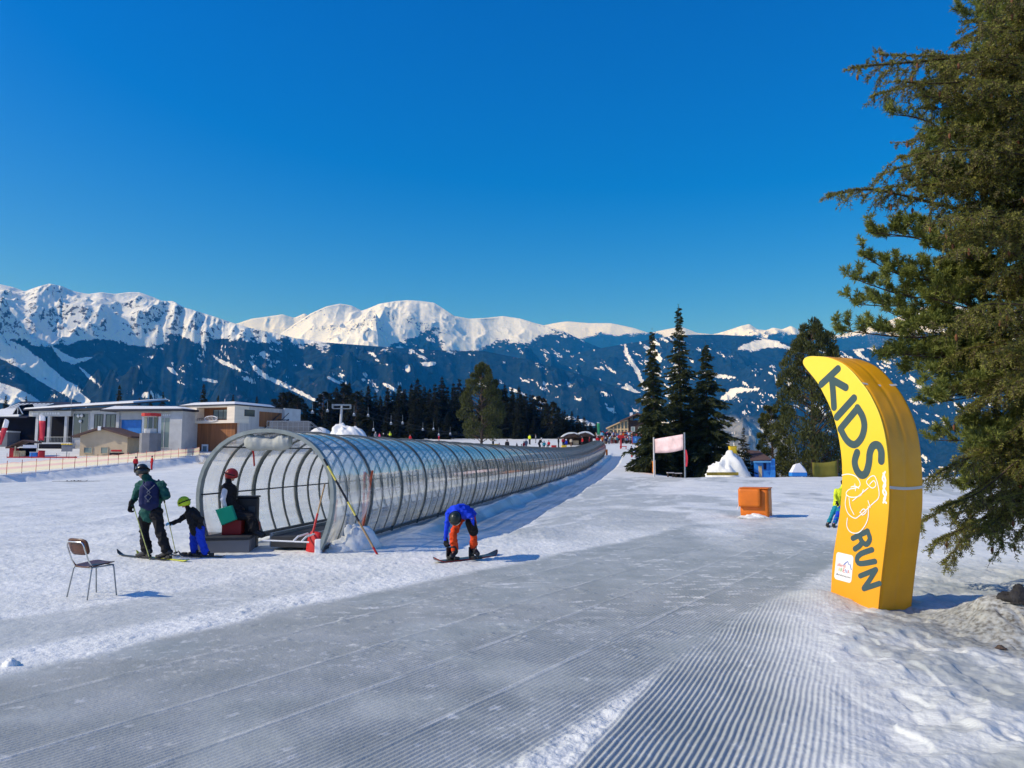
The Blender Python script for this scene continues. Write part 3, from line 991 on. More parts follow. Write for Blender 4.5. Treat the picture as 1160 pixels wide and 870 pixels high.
crumpled_roll(tpt(0.05, 0.50, 2.24) - T0, tpt(0.05, -0.50, 2.24) - T0, 0.14, 5).build('rolled_door_cover', 'tarp', tunnel, smooth=True)
mb = MB(); mb.tube([tpt(0.3, 0.52, 2.2) - T0, tpt(0.5, 0.56, 1.98) - T0, tpt(0.9, 0.75, 1.72) - T0], 0.02, 6); mb.build('red_cord', 'red_plastic', tunnel)
# yellow cable box at the far end
mb = MB(); mb.box(tpt(TLEN - 0.2, -1.62, 0.5) - T0, (0.3, 0.25, 1.0)); mb.build('end_pad', 'orange_pad', tunnel, bevel=0.03)

# deck and step that the attendant sits on
pd = gpt(254, 626, 0)
deck = thing('lift_deck', 'low dark rubber topped step in the mouth of the plastic tunnel', 'platform', (pd.x, pd.y, gz(pd.x, pd.y)), 0.17)
mb = MB(); mb.bx(-0.62, 0.50, 0.0, 1.15, 0.25, 0.31); mb.build('deck_top', 'black_rubber', deck, bevel=0.012)
mb = MB(); mb.bx(-0.60, 0.48, 0.03, 1.12, -0.05, 0.248); mb.build('deck_side', 'concrete_dark', deck, bevel=0.01)

# ------------------------------------------------------------------ poles, shovel, heap by the tunnel mouth
def pole(name, label, cat, p0, p1, r, bands, group=None):
    """bands: list of (t0, t1, material): each colour a part"""
    p0 = Vector(p0); p1 = Vector(p1)
    t = thing(name, label, cat, p0, 0, group)
    for t0, t1, m in bands:
        mb = MB(); mb.tube([(p1 - p0) * t0, (p1 - p0) * t1], r, 10); mb.build('pole_section', m, t, smooth=False)
    return t


def stand(px, py, dz=-0.05):
    p = gpt(px, py, 0); p.z = gz(p.x, p.y) + dz
    return p


b0 = stand(429, 628)
pole('slalom_pole', 'yellow and black striped pole leaning against the tunnel mouth', 'pole', b0, at(367, 520, 15.75), 0.022,
     ((0, .10, 'red_plastic'), (.10, .36, 'wood_handle'), (.36, .42, 'black_plastic'), (.42, .56, 'yellow_paint'), (.56, .78, 'black_plastic'), (.78, .93, 'yellow_paint'), (.93, 1, 'black_plastic')))
b1 = stand(411, 614)
pole('slalom_pole', 'upright dark red pole stuck in snow beside the tunnel wall', 'pole', b1, at(413, 534, b1.y + 0.1), 0.026, ((0, 1, 'red_plastic'),))
b2 = stand(408, 615)
pole('slalom_pole', 'slanting orange red pole crossing the upright red one', 'pole', b2, at(422, 533, b2.y + 0.25), 0.026, ((0, 1, 'orange_red'),))
b3 = stand(376, 618)
pole('wooden_stake', 'thin wooden stake with red tip leaning on the tunnel', 'stake', b3, at(382, 566, b3.y + 0.35), 0.02, ((0, .55, 'wood_handle'), (.55, 1, 'red_plastic')))
b4 = stand(380, 616)
pole('wooden_stake', 'short bare wooden stake crossing the red tipped one', 'stake', b4, at(385, 590, b4.y + 0.25), 0.022, ((0, 1, 'wood_handle'),))

sb = gpt(349, 626, 0); sb.z = gz(sb.x, sb.y)
shovel = thing('snow_shovel', 'red scooped snow shovel leaning in the tunnel mouth', 'shovel', sb)
top = at(368, 548, sb.y + 0.35) - sb
mid = top * 0.33
mb = MB(); mb.tube([mid * 0.8, top], 0.017, 8); mb.build('handle', 'wood_handle', shovel)
mb = MB(); mb.tube([top * 0.28, top * 0.56], 0.024, 8); mb.build('socket', 'red_plastic', shovel)
mb = MB()
ax = top.normalized(); sd_ = Vector((0.83, -0.55, 0)); nn = ax.cross(sd_).normalized(); sd_ = nn.cross(ax)
vs = []
for i in range(7):
    for k in range(7):
        u = (k - 3) / 3; v = i / 6
        vs.append(ax * (v * 0.46 - 0.02) + sd_ * u * 0.20 * (1 - 0.25 * max(v - 0.7, 0) / 0.3) + nn * (0.07 * u * u + 0.05 * (1 - v) ** 2))
mb.add(vs, [(i * 7 + k, i * 7 + k + 1, (i + 1) * 7 + k + 1, (i + 1) * 7 + k) for i in range(6) for k in range(6)])
sc = mb.build('scoop', 'red_plastic', shovel, smooth=True); sf = sc.modifiers.new('solid', 'SOLIDIFY'); sf.thickness = 0.012


def lumpy(name, label, cat, c, rad, seed, m, rough=0.5, ridge=False, rz=0.0, parent=None, n=40, freq=2.2, pt=1.5):
    """an irregular heap resting at c"""
    nr = n // 2
    th, ph = np.meshgrid(np.linspace(0, math.pi / 2, nr), np.linspace(0, 2 * math.pi, n, endpoint=False), indexing='ij')
    x = np.sin(th) * np.cos(ph); y = np.sin(th) * np.sin(ph); z = np.cos(th)
    nz = fbm(x * freq + seed * 3.1 + z * 1.7, y * freq - z * 1.3, 5, seed) - 0.5
    nz = nz + 0.35 * (fbm(x * freq * 4 + z * 5, y * freq * 4 - z * 4, 3, seed + 1) - 0.5)
    k = 1 + rough * nz * 1.1
    z = np.maximum(z, 0) ** pt
    X = x * rad[0] * k; Y = y * rad[1] * k; Z = z * rad[2] * k
    if ridge:
        Z = Z * (1 - 0.55 * np.clip(np.abs(x) * 1.5, 0, 1)) / (1 - 0.15)
    c_, s_ = math.cos(rz), math.sin(rz)
    v = np.stack([X * c_ - Y * s_, X * s_ + Y * c_, Z - 0.06 * rad[2]], -1).reshape(-1, 3)
    q = []
    for i in range(nr - 1):
        for j in range(n):
            j2 = (j + 1) % n
            q.append((i * n + j, (i + 1) * n + j, (i + 1) * n + j2, i * n + j2))
    me = np_mesh(name, v, q, mats=[MATS[m]])
    o = link(name, me, parent); o.location = c
    return tag(o, label, cat)


p = gpt(404, 622, 0)
lumpy('snow_heap', 'small pointed heap of shovelled snow by the tunnel foot', 'snow heap', (p.x, p.y, gz(p.x, p.y)), (0.50, 0.38, 0.52), 3, 'heaped_snow', 0.7, False, 0.5)
p = gpt(372, 624, 0)
lumpy('snow_heap', 'low crumbly bank of snow against the front hoop', 'snow heap', (p.x + 0.12, p.y + 0.1, gz(p.x, p.y)), (0.40, 0.30, 0.16), 4, 'heaped_snow', 0.9)
p = gpt(12, 754, 0)
lumpy('snow_lump', 'single round lump of snow at the lower left', 'snow lump', (p.x, p.y, gz(p.x, p.y) - 0.01), (0.075, 0.065, 0.085), 8, 'heaped_snow', 0.7, n=24)
p = gpt(1153, 714, 0)
lumpy('rock', 'dark rock poking out of the dirty snow on the right', 'rock', (p.x, p.y, gz(p.x, p.y) - 0.02), (0.19, 0.14, 0.15), 9, 'rock', 1.0, n=28)
p = gpt(1133, 735, 0)
lumpy('bark_chip', 'small reddish brown chip of bark lying on dirty snow', 'bark', (p.x, p.y, gz(p.x, p.y) - 0.005), (0.06, 0.04, 0.03), 10, 'bark', 1.0, n=16)

# ------------------------------------------------------------------ chair
pc = gpt(104, 675.5, 0)
ch = thing('school_chair', 'brown wooden chair with grey steel legs standing alone on snow', 'chair', (pc.x, pc.y, gz(pc.x, pc.y)), R(-27))
# local: y forward (seat opens away), x right
mb = MB()
vs = []
NX, NY = 11, 9
for j in range(NY):
    for i in range(NX):
        u = i / (NX - 1) * 2 - 1; v = j / (NY - 1) * 2 - 1
        # rounded outline
        x = u * 0.20 * (1 - 0.10 * abs(v) ** 6); y = v * 0.20 * (1 - 0.10 * abs(u) ** 6)
        vs.append((x, y + 0.02, 0.44 + 0.012 * u * u + 0.018 * v - 0.02 * max(v - 0.7, 0)))
mb.add(vs, [(j * NX + i, j * NX + i + 1, (j + 1) * NX + i + 1, (j + 1) * NX + i) for j in range(NY - 1) for i in range(NX - 1)])
o = mb.build('seat', 'chair_wood', ch, smooth=True); s_ = o.modifiers.new('solid', 'SOLIDIFY'); s_.thickness = 0.014; s_.offset = 1
mb = MB(); vs = []
for j in range(9):
    for i in range(13):
        u = i / 12 * 2 - 1; v = j / 8 * 2 - 1
        x = u * 0.215 * (1 - 0.14 * abs(v) ** 5); z = v * 0.115 * (1 - 0.16 * abs(u) ** 5)
        vs.append((x, -0.235 - 0.03 * (1 - u * u) - 0.03 * v, 0.72 + z))
mb.add(vs, [(j * 13 + i, j * 13 + i + 1, (j + 1) * 13 + i + 1, (j + 1) * 13 + i) for j in range(8) for i in range(12)])
o = mb.build('backrest', 'chair_wood', ch, smooth=True); s_ = o.modifiers.new('solid', 'SOLIDIFY'); s_.thickness = 0.013; s_.offset = -1
# steel loop that carries the back panel
mb = MB()
mb.tube([(-0.185, -0.14, 0.44), (-0.185, -0.20, 0.52), (-0.185, -0.272, 0.70), (-0.182, -0.283, 0.745), (-0.165, -0.289, 0.775), (-0.13, -0.292, 0.788), (0, -0.30, 0.79), (0.13, -0.292, 0.788),
         (0.165, -0.289, 0.775), (0.182, -0.283, 0.745), (0.185, -0.272, 0.70), (0.185, -0.20, 0.52), (0.185, -0.14, 0.44)], 0.0105, 8)
mb.build('back_frame', 'chrome', ch, smooth=True)
mb = MB(); mb.tube([(-0.185, -0.16, 0.428), (-0.185, 0.18, 0.432), (0.185, 0.18, 0.432), (0.185, -0.16, 0.428), (-0.185, -0.16, 0.428)], 0.010, 8)
mb.build('seat_frame', 'grey_metal', ch)
for sx in (-1, 1):
    for sy in (-1, 1):
        mb = MB(); mb.tube([(sx * 0.185, sy * 0.16 + 0.01, 0.432), (sx * 0.195, sy * 0.17 + 0.01, 0.40), (sx * 0.225, sy * 0.225, -0.02)], [0.0105, 0.0105, 0.009], 8)
        mb.build('leg', 'grey_metal', ch, smooth=True)

# ------------------------------------------------------------------ orange padded post
po = gpt(857, 586, 0)
pz = gz(po.x, po.y)
pad = thing('padded_box', 'bright orange padded box on the open slope', 'safety pad', (po.x, po.y, pz), R(-28))
def soft_box(sx, sy, z0, z1, n=9, bulge=0.03, seed=0):
    bm = bmesh.new(); bmesh.ops.create_cube(bm, size=1)
    bmesh.ops.subdivide_edges(bm, edges=bm.edges[:], cuts=n, use_grid_fill=True)
    for v in bm.verts:
        x, y, z = v.co
        e = (1 - (2 * x) ** 4) * (1 - (2 * z) ** 4)
        f = (1 - (2 * y) ** 4) * (1 - (2 * z) ** 4)
        nx = float(fbm(np.array([x * 3 + seed]), np.array([z * 3 + y]), 3, seed)) - 0.5
        v.co = Vector((x * sx + (bulge * f * (1 if x > 0 else -1) if abs(x) > 0.49 else 0) + 0.03 * nx * bulge / 0.03,
                       y * sy + (bulge * e * (1 if y > 0 else -1) if abs(y) > 0.49 else 0),
                       z0 + (z + 0.5) * (z1 - z0)))
    vs = [v.co.copy() for v in bm.verts]; fs = [[v.index for v in f.verts] for f in bm.faces]
    bm.free(); mb = MB(); mb.add(vs, fs); return mb


soft_box(0.86, 0.62, -0.02, 0.90, 9, 0.025, 3).build('pad_body', 'orange_pad', pad, smooth=True, bevel=0)
soft_box(0.66, 0.10, 0.34, 0.90, 7, 0.012, 4).build('front_flap', 'orange_pad', pad, smooth=True, loc=(-0.13, -0.40, 0))
mb = MB(); mb.bx(-0.46, 0.46, -0.36, 0.34, 0.90, 0.94); mb.build('top_cover', 'orange_pad', pad, bevel=0.02)
mb = MB(); mb.tube([(-0.46, -0.1, 0.42), (-0.52, -0.16, 0.36), (-0.55, -0.2, 0.22)], 0.012, 6); mb.build('strap', 'white_cloth', pad)
lumpy('snow_heap', 'thin drift of snow at the foot of the orange pad', 'snow heap', (po.x - 0.12, po.y - 0.42, gz(po.x, po.y - 0.4)), (0.55, 0.22, 0.12), 14, 'heaped_snow', 0.9)
# ================================================================== KIDS RUN PADDED BANNER
CR = gpt(994, 692.5, 0.0)                                   # near front corner at the snow
LB = gpt(941, 680, 0.0)
e_u = (CR - LB); e_u.z = 0; FW = e_u.length; e_u.normalize()      # along the lettered face, towards the corner
e_n = Vector((e_u.y, -e_u.x, 0))                             # outward from the lettered face
if e_n.x > 0:
    e_n = -e_n
e_d = -e_n                                                   # the padding's depth
DEP = 0.60


def on_face(px, py):
    """the spot on the lettered face seen in that direction -> face coordinates (along, up)"""
    d = ray(px, py); o = Vector((0, 0, CAM_Z))
    t = (CR - o).dot(e_n) / d.dot(e_n)
    p = o + d * t - CR
    return (p.dot(e_u), p.z)


def fpt(u, v, out=0.0):
    return e_u * u + Vector((0, 0, v)) + e_n * out


outline_px = [(941, 684), (941.5, 668), (943.5, 634), (948, 604), (952, 575), (954, 545), (953.5, 520), (950, 495), (946, 478), (940.6, 462), (934, 448), (927, 435), (919, 424.5), (912, 416),
              (909.6, 410.5), (911.5, 405.8), (917, 403.6), (926, 403.6), (938.5, 405), (954, 411.5), (965, 420.5), (974, 431), (982.5, 442), (989.5, 454.5), (996, 469), (1001, 486), (1004.5, 505),
              (1006.5, 528), (1007.3, 552), (1007, 576), (1004.5, 605), (1001, 634), (997.5, 665), (994.3, 697)]
OUT = [on_face(*p) for p in outline_px]
# resample smooth
def catmull(pts, closed=False, n=4):
    out = []
    N = len(pts)
    for i in range(N if closed else N - 1):
        p0 = pts[(i - 1) % N] if closed or i > 0 else pts[0]; p1 = pts[i]; p2 = pts[(i + 1) % N]
        p3 = pts[(i + 2) % N] if closed or i + 2 < N else pts[-1]
        for k in range(n):
            t = k / n
            out.append(tuple(0.5 * ((2 * b) + (-a + c) * t + (2 * a - 5 * b + 4 * c - d) * t * t + (-a + 3 * b - 3 * c + d) * t ** 3) for a, b, c, d in zip(p0, p1, p2, p3)))
    if not closed:
        out.append(tuple(pts[-1]))
    return out


OUTS = catmull(OUT, False, 3)
BASE = Vector((CR.x, CR.y, 0))


def yellow_vinyl():
    m = bpy.data.materials.new('yellow_vinyl')
    t, n, l = nt(m); b = n['Principled BSDF']
    tc = n.new('ShaderNodeTexCoord'); sp = n.new('ShaderNodeSeparateXYZ'); l.new(tc.outputs['Object'], sp.inputs[0])
    rp = n.new('ShaderNodeValToRGB')
    mr = n.new('ShaderNodeMapRange'); mr.inputs[1].default_value = 0.0; mr.inputs[2].default_value = 3.2
    l.new(sp.outputs['Z'], mr.inputs[0]); l.new(mr.outputs[0], rp.inputs[0])
    # the printed cover runs from orange at the foot to lemon at the tip
    e = rp.color_ramp.elements
    e[0].position = 0.0; e[0].color = (0.82, 0.33, 0.012, 1)
    e[1].position = 1.0; e[1].color = (0.86, 0.66, 0.06, 1)
    k = e.new(0.35); k.color = (0.84, 0.40, 0.012, 1)
    k = e.new(0.62); k.color = (0.85, 0.56, 0.025, 1)
    l.new(rp.outputs[0], b.inputs['Base Color'])
    b.inputs['Roughness'].default_value = 0.42; b.inputs['Specular IOR Level'].default_value = 0.4
    nz = n.new('ShaderNodeTexNoise'); nz.inputs['Scale'].default_value = 2.6; nz.inputs['Detail'].default_value = 4
    mp = n.new('ShaderNodeMapping'); mp.inputs['Scale'].default_value = (1.4, 1.4, 0.6); l.new(tc.outputs['Object'], mp.inputs[0]); l.new(mp.outputs[0], nz.inputs['Vector'])
    bp = n.new('ShaderNodeBump'); bp.inputs['Strength'].default_value = 0.35; bp.inputs['Distance'].default_value = 0.06
    l.new(nz.outputs['Fac'], bp.inputs['Height']); l.new(bp.outputs['Normal'], b.inputs['Normal'])
    MATS['yellow_vinyl'] = m


yellow_vinyl()
mat('vinyl_side', (0.84, 0.36, 0.008), 0.36, 0.10, 1.8, bump=0.45, bscale=3)
mat('letter_grey', (0.045, 0.085, 0.09), 0.5, 0.08, 6)
mat('print_white', (0.82, 0.80, 0.76), 0.5, 0.05, 6)
mat('strap_grey', (0.62, 0.58, 0.50), 0.6, 0.1, 8)
for nm, c in (('print_red', (0.6, 0.04, 0.04)), ('print_blue', (0.03, 0.12, 0.5)), ('print_green', (0.1, 0.35, 0.06)), ('print_yellow', (0.75, 0.5, 0.02)), ('print_black', (0.02, 0.02, 0.02))):
    mat(nm, c, 0.5, 0.06, 6)

sign = thing('padded_banner', 'tall curved yellow padded banner lettered KIDS RUN', 'padded sign', BASE)
# padding: layered rings from the lettered face to the back, edges rounded
def sign_body(d0, d1, grow, name, m, nl=9, seam=None):
    mb = MB(); N = len(OUTS); vs = []
    cx = sum(p[0] for p in OUTS) / N; cz = sum(p[1] for p in OUTS) / N
    for j in range(nl):
        t = j / (nl - 1); dd = d0 + (d1 - d0) * t
        edge = min(t, 1 - t) * (d1 - d0)
        sh = grow - 0.03 * max(0, 1 - edge / 0.035) ** 2
        if seam:
            for sdp in seam:
                sh -= 0.010 * math.exp(-((dd - sdp) / 0.018) ** 2)
        for i in range(N):
            a = OUTS[max(i - 1, 0)]; b = OUTS[min(i + 1, N - 1)]
            dx, dz = b[0] - a[0], b[1] - a[1]; L = math.hypot(dx, dz) or 1
            nx, nz = -dz / L, dx / L                       # left of travel = outside (outline runs clockwise seen from the front)
            wr = 0.012 * (float(fbm(np.array([i * 0.45]), np.array([dd * 7.0]), 3, 33)) - 0.5) * (1 if 0.05 < t < 0.95 else 0)
            vs.append(fpt(OUTS[i][0] + nx * (sh + wr), OUTS[i][1] + nz * (sh + wr), -dd))
    fs = []
    for j in range(nl - 1):
        for i in range(N - 1):
            fs.append((j * N + i, j * N + i + 1, (j + 1) * N + i + 1, (j + 1) * N + i))
        fs.append((j * N + N - 1, j * N, (j + 1) * N, (j + 1) * N + N - 1))
    mb.add(vs, fs)
    mb.add([vs[i] for i in range(N)], [tuple(range(N - 1, -1, -1))])
    mb.add([vs[(nl - 1) * N + i] for i in range(N)], [tuple(range(N))])
    return mb


# check orientation of the outline: area sign decides the outward side
ar = sum(OUTS[i][0] * OUTS[(i + 1) % len(OUTS)][1] - OUTS[(i + 1) % len(OUTS)][0] * OUTS[i][1] for i in range(len(OUTS)))
if ar > 0:
    OUTS = OUTS[::-1]
sign_body(0.012, DEP, 0.0, 'side_padding', 'vinyl_side', 22, seam=(0.30,)).build('side_padding', 'vinyl_side', sign, smooth=True).modifiers.new('edge', 'EDGE_SPLIT').split_angle = R(50)
mb = MB(); mb.poly_prism([fpt(u, v, 0.004) for u, v in OUTS], -e_n * 0.02)
mb.build('lettered_face', 'yellow_vinyl', sign, bevel=0.006)


def stroke(pts, wd, out, n=8, cap=True):
    """flat ribbon with round ends on the lettered face"""
    P = [Vector((a, b)) for a, b in pts]
    L = []; Rr = []
    for i, p in enumerate(P):
        d = (P[min(i + 1, len(P) - 1)] - P[max(i - 1, 0)])
        if d.length < 1e-9: d = Vector((1, 0))
        d.normalize(); nr = Vector((-d.y, d.x)) * wd / 2
        L.append(p + nr); Rr.append(p - nr)
    vs = [fpt(q.x, q.y, out) for q in L] + [fpt(q.x, q.y, out) for q in Rr]
    N = len(P)
    fs = [(i, i + 1, N + i + 1, N + i) for i in range(N - 1)]
    if cap:
        for e, sgn in ((0, -1), (N - 1, 1)):
            d = (P[min(e + 1, N - 1)] - P[max(e - 1, 0)]).normalized() * sgn
            nr = Vector((-d.y, d.x))
            o = len(vs); vs.append(fpt(P[e].x, P[e].y, out))
            for k in range(n + 1):
                a = -math.pi / 2 + math.pi * k / n
                q = P[e] + (d * math.cos(a) + nr * math.sin(a)) * wd / 2
                vs.append(fpt(q.x, q.y, out))
            fs += [(o, o + 1 + k, o + 2 + k) for k in range(n)]
    return vs, fs


def zoomA(pts):   # picture detail 1 -> picture
    return [on_face(890 + x / 5.118, 390 + y / 5.118) for x, y in pts]


def zoomB(pts):
    return [on_face(920 + x / 4.834, 530 + y / 4.834) for x, y in pts]


def letter(name, strokes, conv, wd, m='letter_grey', sm=4, cap=True):
    mb = MB()
    for i, st in enumerate(strokes):
        p = conv(st)
        if len(p) > 2:
            p = catmull(p, False, sm)
        vs, fs = stroke(p, wd, 0.0065 + 0.0007 * i, cap=cap); mb.add(vs, fs)
    return mb.build(name, m, sign)


letter('letter_k', [[(208, 232), (305, 142)], [(268, 190), (276, 270), (282, 365)], [(283, 212), (350, 250)]], zoomA, 0.105)
letter('letter_i', [[(298, 422), (398, 312)]], zoomA, 0.105)
letter('letter_d', [[(318, 492), (418, 372)], [(418, 368), (448, 420), (458, 480), (440, 545), (400, 582), (356, 556), (320, 492)]], zoomA, 0.10)
letter('letter_s', [[(556, 676), (556, 622), (538, 586), (508, 590), (490, 630), (484, 690), (468, 745), (440, 758), (414, 730), (402, 680), (416, 628)]], zoomA, 0.105)
letter('letter_r', [[(224, 386), (306, 346)], [(304, 346), (318, 388), (300, 418), (276, 404), (258, 366)], [(276, 404), (262, 426), (236, 444)]], zoomB, 0.072)
letter('letter_u', [[(330, 448), (270, 470), (248, 496), (262, 524), (346, 512)]], zoomB, 0.072)
letter('letter_n', [[(264, 592), (352, 556)], [(350, 560), (318, 612), (284, 660)], [(284, 662), (372, 632)]], zoomB, 0.066)
# loose white line drawing: goggles, loops, straps
letter('white_line_drawing', [
    [(165, 40), (200, 34), (240, 46), (262, 75), (262, 100), (240, 110), (205, 118), (188, 140), (205, 158), (240, 160), (270, 148), (282, 120)],
    [(215, 105), (238, 100), (258, 112)], [(236, 88), (240, 125)],
    [(190, 150), (184, 200), (200, 250), (235, 275), (262, 262), (330, 200), (370, 150), (345, 45), (300, 75), (330, 110), (352, 95), (340, 70), (318, 90)],
    [(205, 165), (212, 215), (232, 255)], [(225, 180), (262, 150), (310, 110)],
    [(196, 275), (194, 320), (215, 352), (255, 355), (290, 320), (310, 270), (310, 210)], [(265, 245), (285, 225), (300, 240), (280, 258), (268, 240)], [(310, 180), (322, 215)]],
    zoomB, 0.013, 'print_white', 5)
# small white upright patch with curly lettering by the edge
letter('side_patch', [[(392, 30), (404, 70), (392, 105), (408, 140), (394, 175), (408, 192)], [(402, 22), (388, 60), (404, 92), (390, 130), (404, 160), (392, 190)]], zoomB, 0.026, 'print_white', 5)
# white sticker
def rrect(x0, y0, x1, y1, r):
    pts = []
    for cx, cy, a0 in ((x1 - r, y1 - r, 0), (x0 + r, y1 - r, 90), (x0 + r, y0 + r, 180), (x1 - r, y0 + r, 270)):
        for k in range(6):
            a = R(a0 + 18 * k); pts.append((cx + r * math.cos(a), cy + r * math.sin(a)))
    return pts


corners = [on_face(948.0, 625.0), on_face(967.5, 629.5), on_face(964.5, 662.5), on_face(945.2, 655.5)]
c0 = Vector(corners[0]); ex = Vector(corners[1]) - c0; ey = Vector(corners[3]) - c0


def stk(u, v):
    q = c0 + ex * u + ey * v
    return (q.x, q.y)


mb = MB(); mb.add([fpt(*stk(u, v), 0.006) for u, v in rrect(0, 0, 1, 1, 0.13)], [tuple(range(24))])
sticker = mb.build('sticker', 'print_white', sign)


def face_text(txt, name, u0, v0, u1, hgt, m, parent):
    cu = bpy.data.curves.new('t', 'FONT'); cu.body = txt; cu.size = 1
    to = bpy.data.objects.new('t', cu); COL.objects.link(to)
    bpy.context.view_layer.update()
    dg = bpy.context.evaluated_depsgraph_get()
    me = bpy.data.meshes.new_from_object(to.evaluated_get(dg))
    bpy.data.objects.remove(to)
    co = np.array([v.co for v in me.vertices]); mn, mx = co.min(0), co.max(0)
    vs = []
    for c in co:
        a = (c[0] - mn[0]) / (mx[0] - mn[0]); b = (c[1] - mn[1]) / (mx[1] - mn[1])
        vs.append(fpt(*stk(u0 + (u1 - u0) * a, v0 - hgt * b), 0.0075))
    mb = MB(); mb.add(vs, [tuple(p.vertices) for p in me.polygons])
    bpy.data.meshes.remove(me)
    return mb.build(name, m, parent)


face_text('zillertal', 'sticker_text', 0.12, 0.50, 0.60, 0.12, 'print_red', sticker)
for i, (cc, m) in enumerate((('A', 'print_yellow'), ('R', 'print_green'), ('E', 'print_red'), ('N', 'print_blue'), ('A', 'print_red'))):
    face_text(cc, 'sticker_text', 0.20 + 0.135 * i, 0.68, 0.20 + 0.135 * i + 0.115, 0.14, m, sticker)
face_text('zillertalarena.com', 'sticker_text', 0.08, 0.84, 0.93, 0.08, 'print_black', sticker)
mb = MB()
vs, fs = stroke([stk(0.50, 0.40), stk(0.62, 0.30), stk(0.70, 0.25), stk(0.78, 0.36), stk(0.84, 0.33), stk(0.94, 0.52)], 0.012, 0.0078); mb.add(vs, fs)
mb.build('sticker_mountain', 'print_blue', sticker)
# white straps round the padding
for (pa, pb) in (((974, 440), (1000, 448)), ((1007, 550), (1042, 553))):
    ua, va = on_face(*pa)
    i0 = min(range(len(OUTS)), key=lambda i: (OUTS[i][0] - ua) ** 2 + (OUTS[i][1] - va) ** 2)
    u, v = OUTS[i0]
    mb = MB()
    a = OUTS[max(i0 - 1, 0)]; b = OUTS[min(i0 + 1, len(OUTS) - 1)]
    t = Vector((b[0] - a[0], b[1] - a[1])).normalized() * 0.018
    nr = Vector((-t.y, t.x)).normalized()
    if nr.x < 0: nr = -nr
    o1 = nr * 0.008
    pts = []
    for dd in np.linspace(-0.002, DEP, 9):
        sag = -0.02 * math.sin(math.pi * dd / DEP)
        pts.append((fpt(u + o1.x - t.x, v + o1.y - t.y + sag, -dd), fpt(u + o1.x + t.x, v + o1.y + t.y + sag, -dd)))
    vs = [q for pr in pts for q in pr]
    mb.add(vs, [(2 * i, 2 * i + 1, 2 * i + 3, 2 * i + 2) for i in range(8)])
    mb.build('strap', 'strap_grey', sign)
# ================================================================== PEOPLE
def cloth(name, c, bump=0.5):
    return mat(name, c, 0.75, 0.15, 9, bump=bump, bscale=22, spec=0.2)


cloth('green_jacket', (0.012, 0.075, 0.062)); cloth('black_cloth', (0.012, 0.012, 0.014)); cloth('navy_cloth', (0.012, 0.018, 0.07))
cloth('blue_cloth', (0.012, 0.05, 0.50)); cloth('bright_blue', (0.01, 0.05, 0.62)); cloth('orange_trousers', (0.68, 0.065, 0.012)); cloth('white_knit', (0.72, 0.72, 0.74))
cloth('red_cloth', (0.45, 0.012, 0.018)); cloth('dark_red_cloth', (0.22, 0.012, 0.015)); cloth('teal_cloth', (0.01, 0.22, 0.30)); cloth('lime_cloth', (0.62, 0.72, 0.03))
cloth('pink_cloth', (0.62, 0.07, 0.16)); cloth('grey_cloth', (0.20, 0.21, 0.23)); cloth('brown_cloth', (0.12, 0.07, 0.04)); cloth('beige_cloth', (0.5, 0.42, 0.3)); cloth('green_cloth', (0.03, 0.25, 0.14))
cloth('orange_cloth', (0.65, 0.2, 0.02)); cloth('yellow_cloth', (0.72, 0.52, 0.03)); cloth('light_blue_cloth', (0.15, 0.42, 0.7))
mat('helmet_lime', (0.50, 0.66, 0.02), 0.3, 0.05, 4); mat('helmet_black', (0.016, 0.018, 0.018), 0.3, 0.1, 4, spec=0.5)
mat('helmet_red', (0.30, 0.02, 0.02), 0.3, 0.08, 4); mat('helmet_green_black', (0.018, 0.028, 0.024), 0.35, 0.15, 4)
mat('goggle_lens', (0.05, 0.03, 0.02), 0.08, 0.05, 4, spec=0.8)
mat('ski_yellow', (0.62, 0.62, 0.06), 0.35, 0.2, 8); mat('ski_black', (0.02, 0.022, 0.022), 0.3, 0.2, 8); mat('pole_lime', (0.62, 0.64, 0.20), 0.4, 0.1, 8)
mat('green_board', (0.0, 0.24, 0.155), 0.4, 0.06, 4); mat('dark_red_plastic', (0.30, 0.012, 0.012), 0.45, 0.12, 5)
mat('face_dark', (0.03, 0.02, 0.018), 0.4, 0.1, 9); mat('hair_brown', (0.05, 0.028, 0.015), 0.8, 0.3, 20)


def remeshed(mb, name, m, parent, voxel=0.014, it=3, wrinkle=0.0, wfreq=14.0, seed=0):
    me = mb.mesh('tmp')
    bm = bmesh.new(); bm.from_mesh(me); bmesh.ops.recalc_face_normals(bm, faces=bm.faces); bm.to_mesh(me); bm.free()
    o = bpy.data.objects.new('tmp', me); COL.objects.link(o)
    r = o.modifiers.new('r', 'REMESH'); r.mode = 'VOXEL'; r.voxel_size = voxel
    s = o.modifiers.new('s', 'SMOOTH'); s.factor = 0.5; s.iterations = it
    bpy.context.view_layer.update()
    dg = bpy.context.evaluated_depsgraph_get()
    me2 = bpy.data.meshes.new_from_object(o.evaluated_get(dg))
    bpy.data.objects.remove(o); bpy.data.meshes.remove(me)
    if wrinkle:
        n = len(me2.vertices)
        co = np.empty(n * 3, np.float32); me2.vertices.foreach_get('co', co); co = co.reshape(-1, 3)
        no = np.empty(n * 3, np.float32); me2.vertices.foreach_get('normal', no); no = no.reshape(-1, 3)
        k = ridged(co[:, 0] * wfreq + co[:, 1] * 6, co[:, 2] * wfreq * 1.3 + co[:, 1] * 5, 3, seed + 5) - 0.45
        co = co + no * (k * wrinkle)[:, None]
        me2.vertices.foreach_set('co', co.astype(np.float32).ravel())
    me2.polygons.foreach_set('use_smooth', [True] * len(me2.polygons))
    me2.materials.clear()
    ms = m if isinstance(m, (list, tuple)) else [m]
    for q in ms:
        me2.materials.append(MATS[q])
    me2.name = name
    return link(name, me2, parent)


